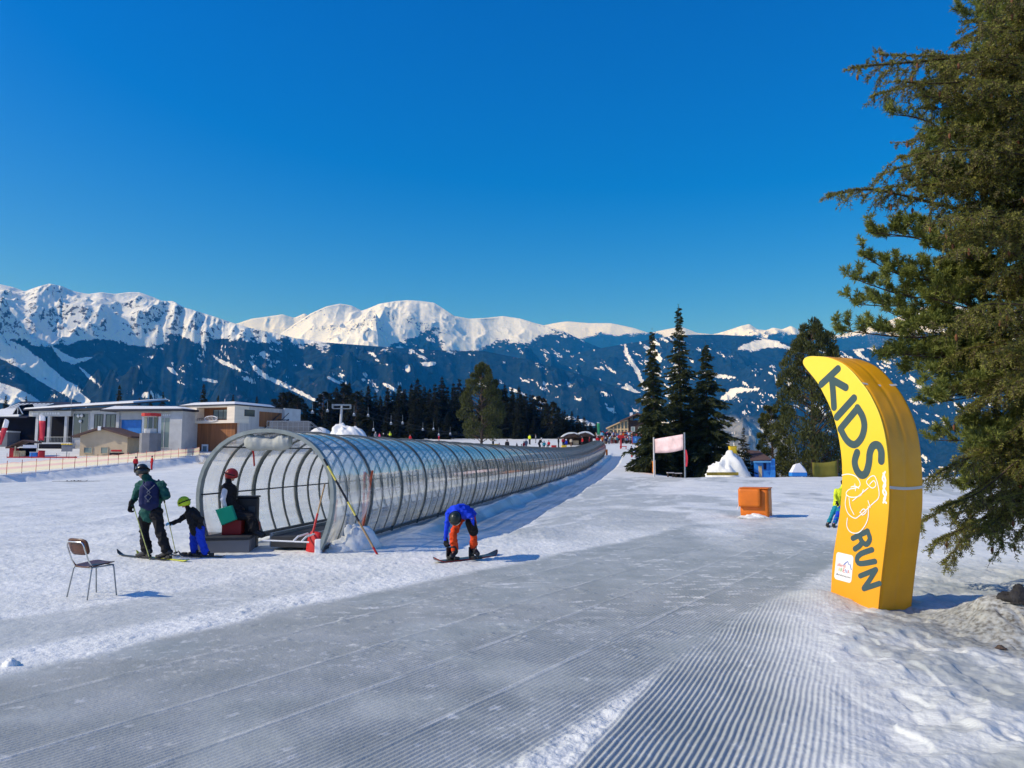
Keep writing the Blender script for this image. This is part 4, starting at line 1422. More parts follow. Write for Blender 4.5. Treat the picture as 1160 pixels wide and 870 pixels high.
def glove(name, m, parent, wrist, direction, back, curl=0.9, S=1.0, thumb_side=1.0):
    """gloved hand: palm, four unequal bent fingers and a thumb from the palm's side"""
    w_ = Vector(wrist); d = Vector(direction).normalized(); b = Vector(back); b = (b - d * b.dot(d)).normalized(); s_ = d.cross(b).normalized() * thumb_side
    mb = MB(); k = S * 1.12
    mb.capsule(w_ - d * 0.05 * k, w_ + d * 0.005 * k, 0.040 * k, 0.036 * k, 10)
    for q in (-0.024, 0, 0.024):
        mb.capsule(w_ + s_ * q * k, w_ + d * 0.075 * k + s_ * q * 1.2 * k, 0.022 * k, 0.020 * k, 8)
    for i, (q, L) in enumerate(((0.033, 0.070), (0.011, 0.080), (-0.011, 0.074), (-0.033, 0.058))):
        p = w_ + d * 0.08 * k + s_ * q * k; a = 0.2; q0 = p
        for j, f in enumerate((0.42, 0.32, 0.26)):
            a += curl * (0.9 if j else 0.7)
            dd = d * math.cos(a) - b * math.sin(a)
            q1 = q0 + dd * L * f * k
            mb.capsule(q0, q1, 0.0125 * k, 0.0115 * k, 8)
            q0 = q1
    p = w_ + d * 0.022 * k + s_ * 0.036 * k
    q1 = p + (d * 0.55 + s_ * 0.62 - b * 0.45 * curl).normalized() * 0.038 * k
    q2 = q1 + (d * 0.75 - b * 0.6 * curl + s_ * 0.1).normalized() * 0.034 * k
    mb.capsule(p, q1, 0.015 * k, 0.0135 * k, 8); mb.capsule(q1, q2, 0.0135 * k, 0.012 * k, 8)
    return remeshed(mb, name, m, parent, 0.006, 2)


def head_parts(mb, c, f, up, S):
    """a head with a face: brow, nose, mouth, chin, ears"""
    f = Vector(f).normalized(); up = Vector(up); up = (up - f * up.dot(f)).normalized(); s_ = f.cross(up)
    M = Matrix((s_, f, up)).transposed()
    mb.ell(c, (0.075 * S, 0.095 * S, 0.115 * S), M, 16)
    mb.ell(c + f * 0.035 * S - up * 0.055 * S, (0.055 * S, 0.06 * S, 0.062 * S), M, 12)
    mb.capsule(c + f * 0.092 * S + up * 0.01 * S, c + f * 0.108 * S - up * 0.022 * S, 0.010 * S, 0.015 * S, 8)
    mb.capsule(c + f * 0.083 * S - up * 0.055 * S - s_ * 0.02 * S, c + f * 0.083 * S - up * 0.055 * S + s_ * 0.02 * S, 0.010 * S, 0.010 * S, 8)
    mb.ell(c + f * 0.075 * S - up * 0.092 * S, (0.025 * S, 0.02 * S, 0.02 * S), M, 8)
    for q in (-1, 1):
        mb.ell(c + s_ * q * 0.076 * S - f * 0.005 * S, (0.012 * S, 0.022 * S, 0.032 * S), M, 8)
    return f, up, s_, M


def helmet(parent, m, c, f, up, S, goggles=True):
    f = Vector(f).normalized(); up = Vector(up); up = (up - f * up.dot(f)).normalized(); s_ = f.cross(up)
    M = Matrix((s_, f, up)).transposed()
    mb = MB(); vs = []; n = 24; mm = 9
    for i in range(mm + 1):
        for k in range(n):
            ph = 2 * math.pi * k / n
            low = 0.34 + 0.70 * (0.5 - 0.5 * math.sin(ph)) ** 0.8      # deeper over the ears and nape
            th = (math.pi / 2 + 0.75 * low) * i / mm
            th = max(th, 0.02)
            vs.append(c + up * 0.012 * S + M @ Vector((0.105 * S * math.sin(th) * math.cos(ph), 0.125 * S * math.sin(th) * math.sin(ph), 0.128 * S * math.cos(th))))
    fs = [(i * n + k, (i + 1) * n + k, (i + 1) * n + (k + 1) % n, i * n + (k + 1) % n) for i in range(mm) for k in range(n)]
    mb.add(vs, fs)
    o = mb.build('helmet', m, parent, smooth=True); sf = o.modifiers.new('solid', 'SOLIDIFY'); sf.thickness = 0.012 * S
    if goggles:
        mb = MB(); vs = []
        for k in range(13):
            a = R(-62 + k * 124 / 12)
            for z in (-0.035, 0.035):
                rr = 0.118 * S
                vs.append(c + M @ Vector((rr * 0.85 * math.sin(a), rr * math.cos(a), (0.012 + z * (1 - 0.25 * abs(math.sin(a)) ** 3)) * S)))
        mb.add(vs, [(2 * k, 2 * k + 2, 2 * k + 3, 2 * k + 1) for k in range(12)])
        g = mb.build('goggles', 'goggle_lens', parent, smooth=True); g.modifiers.new('solid', 'SOLIDIFY').thickness = 0.016 * S
        mb = MB()
        pts = [c + M @ Vector((0.113 * S * math.sin(R(a)), 0.133 * S * math.cos(R(a)), 0.02 * S)) for a in range(60, 301, 12)]
        mb.tube(pts, 0.011 * S, 6); mb.build('goggle_strap', 'black_cloth', g)
    return o


def human(t, J, S, jacket, trousers, boots, gl, head_dir, head_up, jkw=None, face=True, arms=True, fat=1.0, skirt=True, seed=1, sleeves=None, bare_face=True, tj=None):
    """body (one continuous mesh), with jacket, trousers, boots, gloves as its clothing"""
    V = {k: Vector(v) for k, v in J.items()}
    side = (V['shR'] - V['shL']).normalized()
    # ---- body
    mb = MB()
    mb.capsule(V['pelvis'], V['belly'], 0.105 * S, 0.10 * S); mb.capsule(V['belly'], V['chest'], 0.10 * S, 0.12 * S)
    mb.capsule(V['shL'], V['shR'], 0.055 * S, 0.055 * S); mb.capsule(V['chest'], V['neck'], 0.09 * S, 0.052 * S); mb.capsule(V['neck'], V['head'], 0.052 * S, 0.06 * S)
    for q in 'LR':
        mb.capsule(V['sh' + q], V['el' + q], 0.048 * S, 0.040 * S); mb.capsule(V['el' + q], V['ha' + q], 0.040 * S, 0.028 * S)
        mb.capsule(V['pelvis'], V['hip' + q], 0.09 * S, 0.085 * S)
        mb.capsule(V['hip' + q], V['kn' + q], 0.080 * S, 0.055 * S); mb.capsule(V['kn' + q], V['an' + q], 0.055 * S, 0.040 * S)
        mb.capsule(V['an' + q], V['toe' + q], 0.038 * S, 0.03 * S)
    head_parts(mb, V['head'], head_dir, head_up, S)
    body = remeshed(mb, 'body', 'skin', t, 0.0135 * S, 2)
    f = Vector(head_dir).normalized(); up = Vector(head_up); up = (up - f * up.dot(f)).normalized(); s_ = f.cross(up)
    for q in (-1, 1):
        mb = MB(); mb.ell(V['head'] + f * 0.090 * S + up * 0.008 * S + s_ * q * 0.032 * S, (0.012 * S,) * 3, None, 8); mb.build('eye', 'face_dark', body, smooth=True)
    # ---- trousers
    mb = MB()
    mb.capsule(V['pelvis'], V['belly'], 0.135 * S * fat, 0.12 * S * fat)
    for q in 'LR':
        mb.capsule(V['pelvis'], V['hip' + q], 0.12 * S * fat, 0.115 * S * fat)
        mb.capsule(V['hip' + q], V['kn' + q], 0.112 * S * fat, 0.082 * S * fat)
        a = V['an' + q]; b = V['kn' + q]; lo = a + (b - a) * 0.12
        mb.capsule(b, lo, 0.082 * S * fat, 0.085 * S * fat)
    remeshed(mb, 'trousers', trousers, t, 0.015 * S, 2, 0.032 * S, 9, seed)
    # ---- jacket
    mb = MB()
    hem = V['pelvis'] + (V['pelvis'] - V['belly']).normalized() * 0.03 * S
    mb.capsule(hem, V['belly'], 0.160 * S * fat, 0.148 * S * fat); mb.capsule(V['belly'], V['chest'], 0.145 * S * fat, 0.158 * S * fat)
    mb.capsule(hem + side * 0.065 * S, V['chest'] + side * 0.075 * S, 0.12 * S * fat, 0.125 * S * fat)
    mb.capsule(hem - side * 0.065 * S, V['chest'] - side * 0.075 * S, 0.12 * S * fat, 0.125 * S * fat)
    mb.capsule(V['shL'], V['shR'], 0.082 * S * fat, 0.082 * S * fat); mb.capsule(V['chest'], V['neck'], 0.12 * S, 0.080 * S); mb.capsule(V['neck'], V['neck'].lerp(V['head'], 0.42) - Vector(head_dir).normalized() * 0.025 * S, 0.082 * S, 0.078 * S)
    if sleeves is None:
        for q in 'LR':
            mb.capsule(V['sh' + q], V['el' + q], 0.076 * S * fat, 0.060 * S * fat); mb.capsule(V['el' + q], V['ha' + q], 0.060 * S * fat, 0.046 * S * fat)
    remeshed(mb, 'jacket', jacket, t, 0.015 * S, 2, 0.034 * S, 9, seed + 3)
    if sleeves:
        for q in 'LR':
            mb = MB(); mb.capsule(V['sh' + q], V['el' + q], 0.074 * S, 0.058 * S); mb.capsule(V['el' + q], V['ha' + q], 0.058 * S, 0.045 * S)
            remeshed(mb, 'sleeve', sleeves, t, 0.013 * S, 2, 0.014 * S, 10, seed + 4)
    # ---- boots
    for q in 'LR':
        mb = MB(); a = V['an' + q]; b = V['kn' + q]; to = V['toe' + q]
        mb.capsule(a + (b - a) * 0.33, a, 0.068 * S, 0.066 * S); mb.capsule(a - (to - a) * 0.35 - Vector((0, 0, 0.02 * S)), to - Vector((0, 0, 0.02 * S)), 0.055 * S, 0.050 * S)
        o = remeshed(mb, 'boot', boots, t, 0.013 * S, 1)
    # ---- gloves
    for q in 'LR':
        d = (V['ha' + q] - V['el' + q]).normalized()
        gd = J.get('gd' + q); gb = J.get('gb' + q)
        glove('glove', gl if isinstance(gl, str) else gl['LR'.index(q)], t, V['ha' + q] + d * 0.02 * S, Vector(gd) if gd is not None else d, Vector(gb) if gb is not None else Vector((0, -1, 0.3)), 0.9, S * 1.05, 1 if q == 'L' else -1)
    return body


def ski(parent, m1, m2, c, d, L, wd=0.085, zoff=0.0):
    """c: under the boot; d: direction the tip points"""
    d = Vector((d[0], d[1], 0)).normalized(); s_ = Vector((-d.y, d.x, 0)); c = Vector(c)
    mb = MB(); n = 22; vs = []
    for i in range(n):
        t = i / (n - 1); q = -L * 0.45 + L * t
        wv = wd * (0.5 - 0.09 * math.sin(math.pi * t)) * (1 if t < 0.93 else max(0.15, 1 - ((t - 0.93) / 0.07) ** 2 * 0.85))
        z = 0.012 + (max(t - 0.86, 0) / 0.14) ** 2 * 0.10 + (max(0.04 - t, 0) / 0.04) ** 2 * 0.02
        p = c + d * q + Vector((0, 0, z))
        vs += [p - s_ * wv, p + s_ * wv, p + s_ * wv + Vector((0, 0, 0.014)), p - s_ * wv + Vector((0, 0, 0.014))]
    fs = []; mi = []
    for i in range(n - 1):
        for k in range(4):
            k2 = (k + 1) % 4
            fs.append((i * 4 + k, i * 4 + k2, i * 4 + 4 + k2, i * 4 + 4 + k))
    fs += [(3, 2, 1, 0), tuple((n - 1) * 4 + k for k in range(4))]
    mb.add(vs, fs)
    o = mb.build('ski', [m1], parent)
    mb = MB()
    M = Matrix((d, s_, Vector((0, 0, 1)))).transposed()
    mb.box(c + d * 0.16 + Vector((0, 0, 0.05)), (0.10, 0.07, 0.05), M=M); mb.box(c - d * 0.16 + Vector((0, 0, 0.055)), (0.09, 0.07, 0.06), M=M); mb.box(c + Vector((0, 0, 0.035)), (0.34, 0.06, 0.02), M=M)
    mb.build('binding', m2, o, bevel=0.008)
    return o


def ski_pole(name, label, p0, p1, m='pole_lime'):
    p0 = Vector(p0); p1 = Vector(p1)
    t = thing(name, label, 'ski pole', p0)
    d = (p1 - p0)
    mb = MB(); mb.tube([Vector((0, 0, 0)), d * 0.05, d * 0.88], [0.004, 0.008, 0.009], 8); mb.build('shaft', m, t)
    mb = MB(); mb.tube([d * 0.86, d], [0.016, 0.018], 8); mb.build('grip', 'black_plastic', t)
    mb = MB(); mb.tube([d * 0.055, d * 0.062, d * 0.07], [0.045, 0.05, 0.012], 12); mb.build('basket', 'black_plastic', t)
    return t


def local(px, py, Y, base):
    return at(px, py, Y) - base


# ---------------- adult skier, seen from behind, green jacket
fb = gpt(177, 633.5, 0); fb.z = gz(fb.x, fb.y); Y0 = fb.y
A = thing('person', 'standing skier in dark green jacket and black trousers with navy backpack', 'person', fb)
L_ = lambda px, py, dy=0.0: local(px, py, Y0 + dy, fb)
J = dict(head=L_(161, 534.5, -0.02), neck=L_(166.5, 541.5, 0.02), chest=L_(171, 553, 0.05), belly=L_(171, 568, 0.06), pelvis=L_(170, 579, 0.04),
         shL=L_(159.0, 550, 0.12), shR=L_(183, 550, -0.06), elL=L_(152.5, 563, 0.15), haL=L_(148.5, 571.5, 0.02), elR=L_(188.5, 561.5, -0.10), haR=L_(184, 564.5, 0.12),
         hipL=L_(165, 581, 0.10), hipR=L_(176.5, 581, -0.02), knL=L_(163.5, 603, 0.14), knR=L_(181.5, 602, -0.06), anL=L_(166.5, 624.5, 0.10), anR=L_(189.5, 625.5, -0.06),
         toeL=L_(157, 628, 0.20), toeR=L_(180, 630, 0.02))
J['gdL'] = (-0.2, 0.1, -1); J['gdR'] = (-0.3, 0.5, -0.5)
J['gbL'] = (-1, 0.2, 0); J['gbR'] = (1, -0.3, 0.3)
human(A, J, 1.0, 'green_jacket', 'black_cloth', 'black_plastic', 'black_cloth', (-0.55, 0.80, -0.45), (-0.25, 0.35, 1), fat=1.16, seed=2)
helmet(A, 'helmet_black', J['head'], (-0.55, 0.80, -0.45), (-0.25, 0.35, 1), 1.16)
# backpack (worn: it goes where the skier goes)
nb = Vector((0.30, -0.95, 0.0)).normalized(); sbv = Vector((0.95, 0.30, 0)); ub = (J['chest'] - J['pelvis']).normalized()
mb = MB(); bc = (J['chest'] + J['belly']) / 2 + nb * 0.215
for (q, z, r) in ((-0.075, -0.17, 0.095), (0.075, -0.17, 0.095), (-0.07, 0.14, 0.09), (0.07, 0.14, 0.09)):
    mb.ell(bc + sbv * q + ub * z, (r, r, r), None, 12)
mb.capsule(bc - ub * 0.17, bc + ub * 0.16, 0.125, 0.115)
mb.capsule(bc - sbv * 0.08 - ub * 0.15, bc - sbv * 0.075 + ub * 0.13, 0.105, 0.10); mb.capsule(bc + sbv * 0.08 - ub * 0.15, bc + sbv * 0.075 + ub * 0.13, 0.105, 0.10)
pk = thing('backpack', 'navy backpack with grey web cords on the green jacketed skier', 'backpack', fb)
bag = remeshed(mb, 'bag', 'navy_cloth', pk, 0.016, 2, 0.018, 8, 9)
mb = MB()
for q in (-1, 1):
    mb.tube([bc + nb * 0.10 + sbv * q * 0.10 + ub * 0.20, bc + nb * 0.125 - sbv * q * 0.03 + ub * 0.06, bc + nb * 0.13 + sbv * q * 0.06 - ub * 0.02, bc + nb * 0.13 - sbv * q * 0.02 - ub * 0.12], 0.007, 6)
mb.build('cord', 'grey_cloth', bag)
for q in (-1, 1):
    mb = MB(); mb.tube([bc + sbv * q * 0.11 + ub * 0.18, J['chest'] + sbv * q * 0.13 + ub * 0.155 - nb * 0.02, J['chest'] + sbv * q * 0.15 + ub * 0.05 - nb * 0.15], 0.018, 8); mb.build('shoulder_strap', 'navy_cloth', pk)
sd1 = Vector((-0.86, 0.50, 0))
for nm, q in (('toeL', 'anL'), ('toeR', 'anR')):
    foot = J[q] + (J[nm] - J[q]) * 0.4; foot.z = 0
    ski(A, 'ski_yellow' if q == 'anR' else 'ski_black', 'black_plastic', (foot.x, foot.y, gz(fb.x + foot.x, fb.y + foot.y) - fb.z), sd1, 1.55)
g1 = gpt(170.5, 634.5, 0); g1.z = gz(g1.x, g1.y) - 0.02
ski_pole('ski_pole', 'lime ski pole in the left hand of the green jacketed skier', g1, fb + J['haL'] + Vector((0.0, 0, 0.10)))
g2 = gpt(200, 629, 0); g2.z = gz(g2.x, g2.y) - 0.02
PR_ = fb + J['haR'] + Vector((0, 0, 0.09))
ski_pole('ski_pole', 'pale ski pole that the child holds on to', g2, PR_)

# ---------------- child with lime helmet
fc = gpt(226, 631, 0); fc.z = gz(fc.x, fc.y); Yc = fc.y
Cc = thing('person', 'small child in lime helmet, black jacket and blue trousers holding a pole', 'person', fc)
L_ = lambda px, py, dy=0.0: local(px, py, Yc + dy, fc)
hand = at(191.5, 593, g2.y + (PR_.y - g2.y) * 0.55) - fc
J = dict(head=L_(208.6, 570, 0.0), neck=L_(212.8, 576, 0.02), chest=L_(217.5, 582.5, 0.02), belly=L_(221, 591, 0.0), pelvis=L_(223.5, 598.5, 0.0),
         shL=L_(212, 583.5, 0.10), shR=L_(220.5, 582.5, -0.09), elL=L_(203, 589.5, 0.06), haL=hand + Vector((0.035, 0, 0)), elR=L_(228, 588, -0.12), haR=L_(226, 595, -0.14),
         hipL=L_(220.5, 600, 0.08), hipR=L_(226, 600, -0.04), knL=L_(219, 612.5, 0.10), knR=L_(228, 613.5, -0.06), anL=L_(220.5, 624.5, 0.10), anR=L_(233.5, 626, -0.05),
         toeL=L_(213, 627, 0.14), toeR=L_(226, 629.5, -0.02))
J['gbL'] = (0, -0.4, 1); J['gdL'] = (-1, 0, 0.1); J['gdR'] = (-0.3, 0.3, -1)
human(Cc, J, 0.66, 'black_cloth', 'blue_cloth', 'black_plastic', ('light_blue_cloth', 'black_cloth'), (-0.85, -0.05, -0.35), (-0.35, 0, 0.95), fat=1.38, seed=6)
helmet(Cc, 'helmet_lime', J['head'], (-0.85, -0.05, -0.35), (-0.35, 0, 0.95), 1.0)
for nm, q in (('toeL', 'anL'), ('toeR', 'anR')):
    foot = J[q] + (J[nm] - J[q]) * 0.4; foot.z = 0
    ski(Cc, 'ski_black', 'black_plastic', (foot.x, foot.y, gz(fc.x + foot.x, fc.y + foot.y) - fc.z), (-0.97, 0.10, 0), 0.95, 0.075)

# ---------------- lift attendant seated in the tunnel mouth
dz = gz(pd.x, pd.y) + 0.31
s0 = at(262, 606, pd.y + 0.62); fa = Vector((s0.x, s0.y, dz)); Ya = fa.y
D = thing('person', 'lift attendant in dark red helmet and black vest with white sleeves', 'person', fa)
L_ = lambda px, py, dy=0.0: local(px, py, Ya + dy, fa)
J = dict(head=L_(262, 538.5, 0), neck=L_(259, 545.5, 0), chest=L_(259, 555, 0), belly=L_(260.5, 568, 0), pelvis=L_(263, 580, 0),
         shL=L_(259, 552, 0.17), shR=L_(256, 552, -0.17), elL=L_(259, 566, 0.24), haL=L_(270, 574, 0.16), elR=L_(252.5, 565.5, -0.24), haR=L_(255.5, 574.5, -0.20),
         hipL=L_(265, 582, 0.10), hipR=L_(265, 582, -0.10), knL=L_(285, 585, 0.13), knR=L_(284, 586.5, -0.14), anL=L_(290, 600, 0.15), anR=L_(287, 601, -0.14),
         toeL=L_(299, 604.5, 0.16), toeR=L_(296, 605.5, -0.14))
J['gdR'] = (0.15, 0.05, -1); J['gbR'] = (0, -1, 0)
human(D, J, 0.95, 'black_cloth', 'black_cloth', 'black_plastic', 'face_dark', (0.9, 0.25, -0.25), (0.2, 0, 1), fat=1.14, seed=11, sleeves='white_knit')
helmet(D, 'helmet_red', J['head'], (0.9, 0.25, -0.25), (0.2, 0, 1), 1.12)
# what he sits on: a red crate, with a dark box beside
bx_ = at(264, 606, Ya + 0.02); 
crate = thing('plastic_crate', 'dark red plastic crate the attendant sits on', 'crate', (bx_.x, bx_.y, dz), 0.15)
mb = MB(); mb.bx(-0.20, 0.20, -0.19, 0.19, 0, 0.34); mb.build('crate_body', 'dark_red_plastic', crate, bevel=0.02)
mb = MB(); mb.bx(-0.22, 0.22, -0.21, 0.21, 0.342, 0.37); mb.build('crate_rim', 'dark_red_plastic', crate, bevel=0.01)
bx2 = at(281, 606, Ya + 0.42)
con = thing('control_box', 'black lift control box beside the seated attendant', 'control box', (bx2.x, bx2.y, dz - 0.35), 0.15)
mb = MB(); mb.bx(-0.24, 0.20, -0.15, 0.15, 0, 1.10); mb.build('cabinet', 'black_plastic', con, bevel=0.03)
mb = MB(); mb.bx(-0.26, 0.22, -0.17, 0.17, 1.102, 1.14); mb.build('lid', 'black_plastic', con, bevel=0.015)
mb = MB(); mb.bx(0.02, 0.16, -0.175, -0.152, 0.72, 0.92); mb.build('switch_panel', 'dark_metal', con, bevel=0.005)
mb = MB(); mb.bx(0.10, 0.26, -0.20, 0.02, 0.38, 0.58); mb.build('red_pouch', 'dark_red_plastic', con, bevel=0.03)
# green board held at his side
q = [at(a, b, Ya - 0.30) for a, b in ((243.5, 577.5), (262, 572.5), (267.5, 588.5), (250.8, 595.5))]
gb = thing('green_board', 'green plastic board held by the seated lift attendant', 'board', (q[0] + q[2]) / 2)
mb = MB(); mb.poly_prism([v - (q[0] + q[2]) / 2 for v in q], Vector((0.02, 0.05, 0.0))); mb.build('board', 'green_board', gb, bevel=0.012)

# ---------------- snowboarder bent over the bindings
fs_ = gpt(524, 634.5, 0); fs_.z = gz(fs_.x, fs_.y); Ys = fs_.y
E = thing('person', 'snowboarder in blue jacket and orange trousers bent over the board', 'person', fs_)
L_ = lambda px, py, dy=0.0: local(px, py, Ys + dy, fs_)
J = dict(head=L_(515.5, 587.5, -0.36), neck=L_(516.5, 581, -0.22), chest=L_(518.5, 579.5, -0.12), belly=L_(524, 578.5, 0.10), pelvis=L_(529.5, 582, 0.28),
         shL=L_(508.5, 581.5, -0.18), shR=L_(528, 582, -0.20), elL=L_(506, 597, -0.22), haL=L_(505.3, 611, -0.22), elR=L_(534.5, 587, -0.24), haR=L_(536.2, 594.5, -0.20),
         hipL=L_(521.5, 586, 0.24), hipR=L_(533, 586, 0.26), knL=L_(513, 606, -0.03), knR=L_(536.3, 603.5, 0.03), anL=L_(515, 625, 0.02), anR=L_(536.6, 620.5, 0.10),
         toeL=L_(511.5, 629.5, -0.14), toeR=L_(541, 626, -0.08))
J['gdL'] = (0.15, -0.1, -1); J['gbL'] = (-0.6, -1, 0); J['gdR'] = (0.15, 0.1, -1); J['gbR'] = (0.6, -1, 0.2)
human(E, J, 0.97, 'bright_blue', 'orange_trousers', 'black_plastic', 'black_cloth', (-0.05, -0.45, -0.9), (0.0, -0.9, 0.35), fat=0.92, seed=15)
helmet(E, 'helmet_green_black', J['head'], (-0.05, -0.35, -0.9), (0.0, -0.9, 0.35), 1.0)
mb = MB(); mb.capsule(L_(533, 592, -0.01), J['knR'] + Vector((0.0, -0.02, 0.03)), 0.105, 0.098); remeshed(mb, 'knee_pad', 'black_cloth', E, 0.014, 2)
pa, pb = gpt(491, 638, 0), gpt(563, 629, 0)
bd = thing('snowboard', 'dark snowboard with red edge under the bending snowboarder', 'snowboard', (pa + pb) / 2 + Vector((0, 0, gz(fs_.x, fs_.y))))
dv = (pb - pa); Lb = dv.length; dv.normalize(); sv = Vector((-dv.y, dv.x, 0))
mb = MB(); vs = []; n = 25
for i in range(n):
    t = i / (n - 1); qq = (t - 0.5) * Lb
    e = min(t, 1 - t)
    wv = 0.14 * (1 - 0.16 * math.sin(math.pi * t)) * min(1, math.sqrt(max(e, 0.0015) / 0.11) if e < 0.11 else 1)
    z = 0.012 + max(0, (0.14 - e) / 0.14) ** 2 * 0.09
    p = dv * qq + Vector((0, 0, z)); up = Vector((0, 0, 0.012))
    vs += [p - sv * wv, p + sv * wv, p + sv * wv + up, p - sv * wv + up]
fs2 = []
for i in range(n - 1):
    for k in range(4):
        k2 = (k + 1) % 4
        fs2.append((i * 4 + k, i * 4 + k2, i * 4 + 4 + k2, i * 4 + 4 + k))
fs2 += [(3, 2, 1, 0), tuple((n - 1) * 4 + k for k in range(4))]
mb.add(vs, fs2); mb.build('deck', 'ski_black', bd)
mb = MB(); mb.tube([Vector(v) for v in vs[0::4]], 0.006, 6); mb.build('edge', 'red_plastic', bd)
for q in ('L', 'R'):
    c = fs_ + (J['an' + q] + J['toe' + q]) * 0.5 - Vector(bd.location); c.z = 0.05
    mb = MB(); M = Matrix((sv, dv, Vector((0, 0, 1)))).transposed()
    mb.box(c, (0.26, 0.12, 0.05), M=M); mb.box(c + sv * 0.12 + Vector((0, 0, 0.10)), (0.03, 0.13, 0.18), M=M); mb.box(c - sv * 0.02 + Vector((0, 0, 0.075)), (0.06, 0.145, 0.02), M=M)
    mb.build('binding', 'black_plastic', bd, bevel=0.01)

# ---------------- yellow jacketed child half behind the banner
fy = gpt(945, 596.5, 0); fy.z = gz(fy.x, fy.y); Yy = fy.y
Gp = thing('person', 'skier in yellow jacket with teal and blue trousers half hidden by the banner', 'person', fy)
L_ = lambda px, py, dy=0.0: local(px, py, Yy + dy, fy)
J = dict(head=L_(956.5, 547, 0), neck=L_(953.5, 553, 0), chest=L_(951.5, 558, 0), belly=L_(949.5, 564, 0.02), pelvis=L_(949, 571, 0.04),
         shL=L_(947.5, 556, 0.02), shR=L_(956, 557, -0.02), elL=L_(945.5, 563.5, -0.08), haL=L_(948, 569, -0.2), elR=L_(959, 564, -0.1), haR=L_(960, 570, -0.2),
         hipL=L_(947.5, 573, 0.03), hipR=L_(951.5, 573, 0.0), knL=L_(942.5, 583, 0.02), knR=L_(949, 583.5, -0.08), anL=L_(938.5, 592, 0.05), anR=L_(945.5, 592.5, -0.02),
         toeL=L_(936.5, 594.5, -0.12), toeR=L_(943.5, 595, -0.2))
human(Gp, J, 0.66, 'lime_cloth', 'teal_cloth', 'black_plastic', 'black_cloth', (0.3, 0.9, 0), (0.3, 0, 1), fat=1.12, seed=21)
helmet(Gp, 'helmet_black', J['head'], (0.3, 0.9, 0), (0.3, 0, 1), 0.9)
mb = MB(); mb.capsule(J['hipR'], J['knR'], 0.080, 0.062); mb.capsule(J['knR'], J['anR'] + (J['knR'] - J['anR']) * 0.12, 0.062, 0.062); remeshed(mb, 'blue_trouser_leg', 'blue_cloth', Gp, 0.012, 2)
for q in ('L', 'R'):
    foot = (J['an' + q] + J['toe' + q]) * 0.5; foot.z = 0
    ski(Gp, 'ski_black', 'black_plastic', foot, (-0.35, -0.9, 0), 0.9, 0.08)

# ------------------------------------------------------------------ people further away
def far_mesh(pose, cols, seed=0, voxel=0.035):
    """small figure, one continuous body; polygons take the colour of the nearest garment"""
    caps = []
    def c(p0, p1, r0, r1, k): caps.append((Vector(p0), Vector(p1), r0, r1, k))
    lean = dict(stand=0.0, walk=0.05, ski=0.28, sit=0.05)[pose]
    hz = 0.90 if pose != 'sit' else 0.42
    if pose == 'ski': hz = 0.76
    pv = Vector((0, 0, hz)); ch_ = pv + Vector((0, lean, 0.42)); nk = ch_ + Vector((0, lean * 0.4, 0.15)); hd = nk + Vector((0, lean * 0.3 + 0.02, 0.14))
    for s_ in (-1, 1):
        hip = pv + Vector((0.09 * s_, 0, -0.02))
        if pose == 'stand': kn, an = Vector((0.10 * s_, 0.02, 0.48)), Vector((0.10 * s_, 0, 0.08))
        elif pose == 'walk': kn, an = Vector((0.10 * s_, 0.14 * s_ + 0.05, 0.48)), Vector((0.11 * s_, 0.22 * s_, 0.08))
        elif pose == 'ski': kn, an = Vector((0.13 * s_, 0.20, 0.44)), Vector((0.14 * s_, 0.02, 0.08))
        else: kn, an = Vector((0.12 * s_, 0.42, 0.42)), Vector((0.12 * s_, 0.52, 0.06))
        c(hip, kn, 0.105, 0.08, 1); c(kn, an, 0.08, 0.075, 1); c(an, an + Vector((0.02 * s_, 0.14, -0.03)), 0.065, 0.05, 3)
        sh = ch_ + Vector((0.20 * s_, 0, 0.06))
        el = sh + Vector((0.07 * s_, -0.02 + 0.06 * (pose != 'stand'), -0.27)); ha = el + Vector((-0.02 * s_, 0.10 + 0.16 * (pose in ('ski', 'sit')), -0.20 + 0.12 * (pose in ('ski', 'sit'))))
        c(sh, el, 0.07, 0.06, 0); c(el, ha, 0.06, 0.045, 0); c(ha, ha + Vector((0, 0.03, -0.05)), 0.045, 0.04, 3)
        c(pv + Vector((0.06 * s_, 0, 0)), ch_ + Vector((0.09 * s_, 0, 0)), 0.125, 0.13, 0)
    c(pv + Vector((-0.05, 0, 0)), pv + Vector((0.05, 0, 0)), 0.13, 0.13, 1)
    c(ch_ + Vector((-0.17, 0, 0.06)), ch_ + Vector((0.17, 0, 0.06)), 0.08, 0.08, 0); c(nk, hd, 0.06, 0.07, 4); c(hd + Vector((0, 0.025, -0.035)), hd + Vector((0, 0.03, -0.03)), 0.09, 0.09, 4); c(hd + Vector((0, -0.015, 0.03)), hd + Vector((0, -0.01, 0.04)), 0.118, 0.11, 2)
    mb = MB()
    for p0, p1, r0, r1, k in caps: mb.capsule(p0, p1, r0, r1, 10)
    o = remeshed(mb, 'person', ['black_cloth'], None, voxel, 1)
    me = o.data; bpy.data.objects.remove(o)
    me.materials.clear()
    for q in (cols[0], cols[1], cols[2], 'black_plastic', 'skin'):
        me.materials.append(MATS[q])
    idx = []
    for p in me.polygons:
        ce = p.center; best = 1e9; bk = 0
        for p0, p1, r0, r1, k in caps:
            d = p1 - p0; t = max(0, min(1, (ce - p0).dot(d) / max(d.length_squared, 1e-9)))
            dist = (ce - p0 - d * t).length - (r0 + (r1 - r0) * t)
            if dist < best: best = dist; bk = k
        idx.append(bk)
    me.polygons.foreach_set('material_index', idx)
    return me


_fm = {}


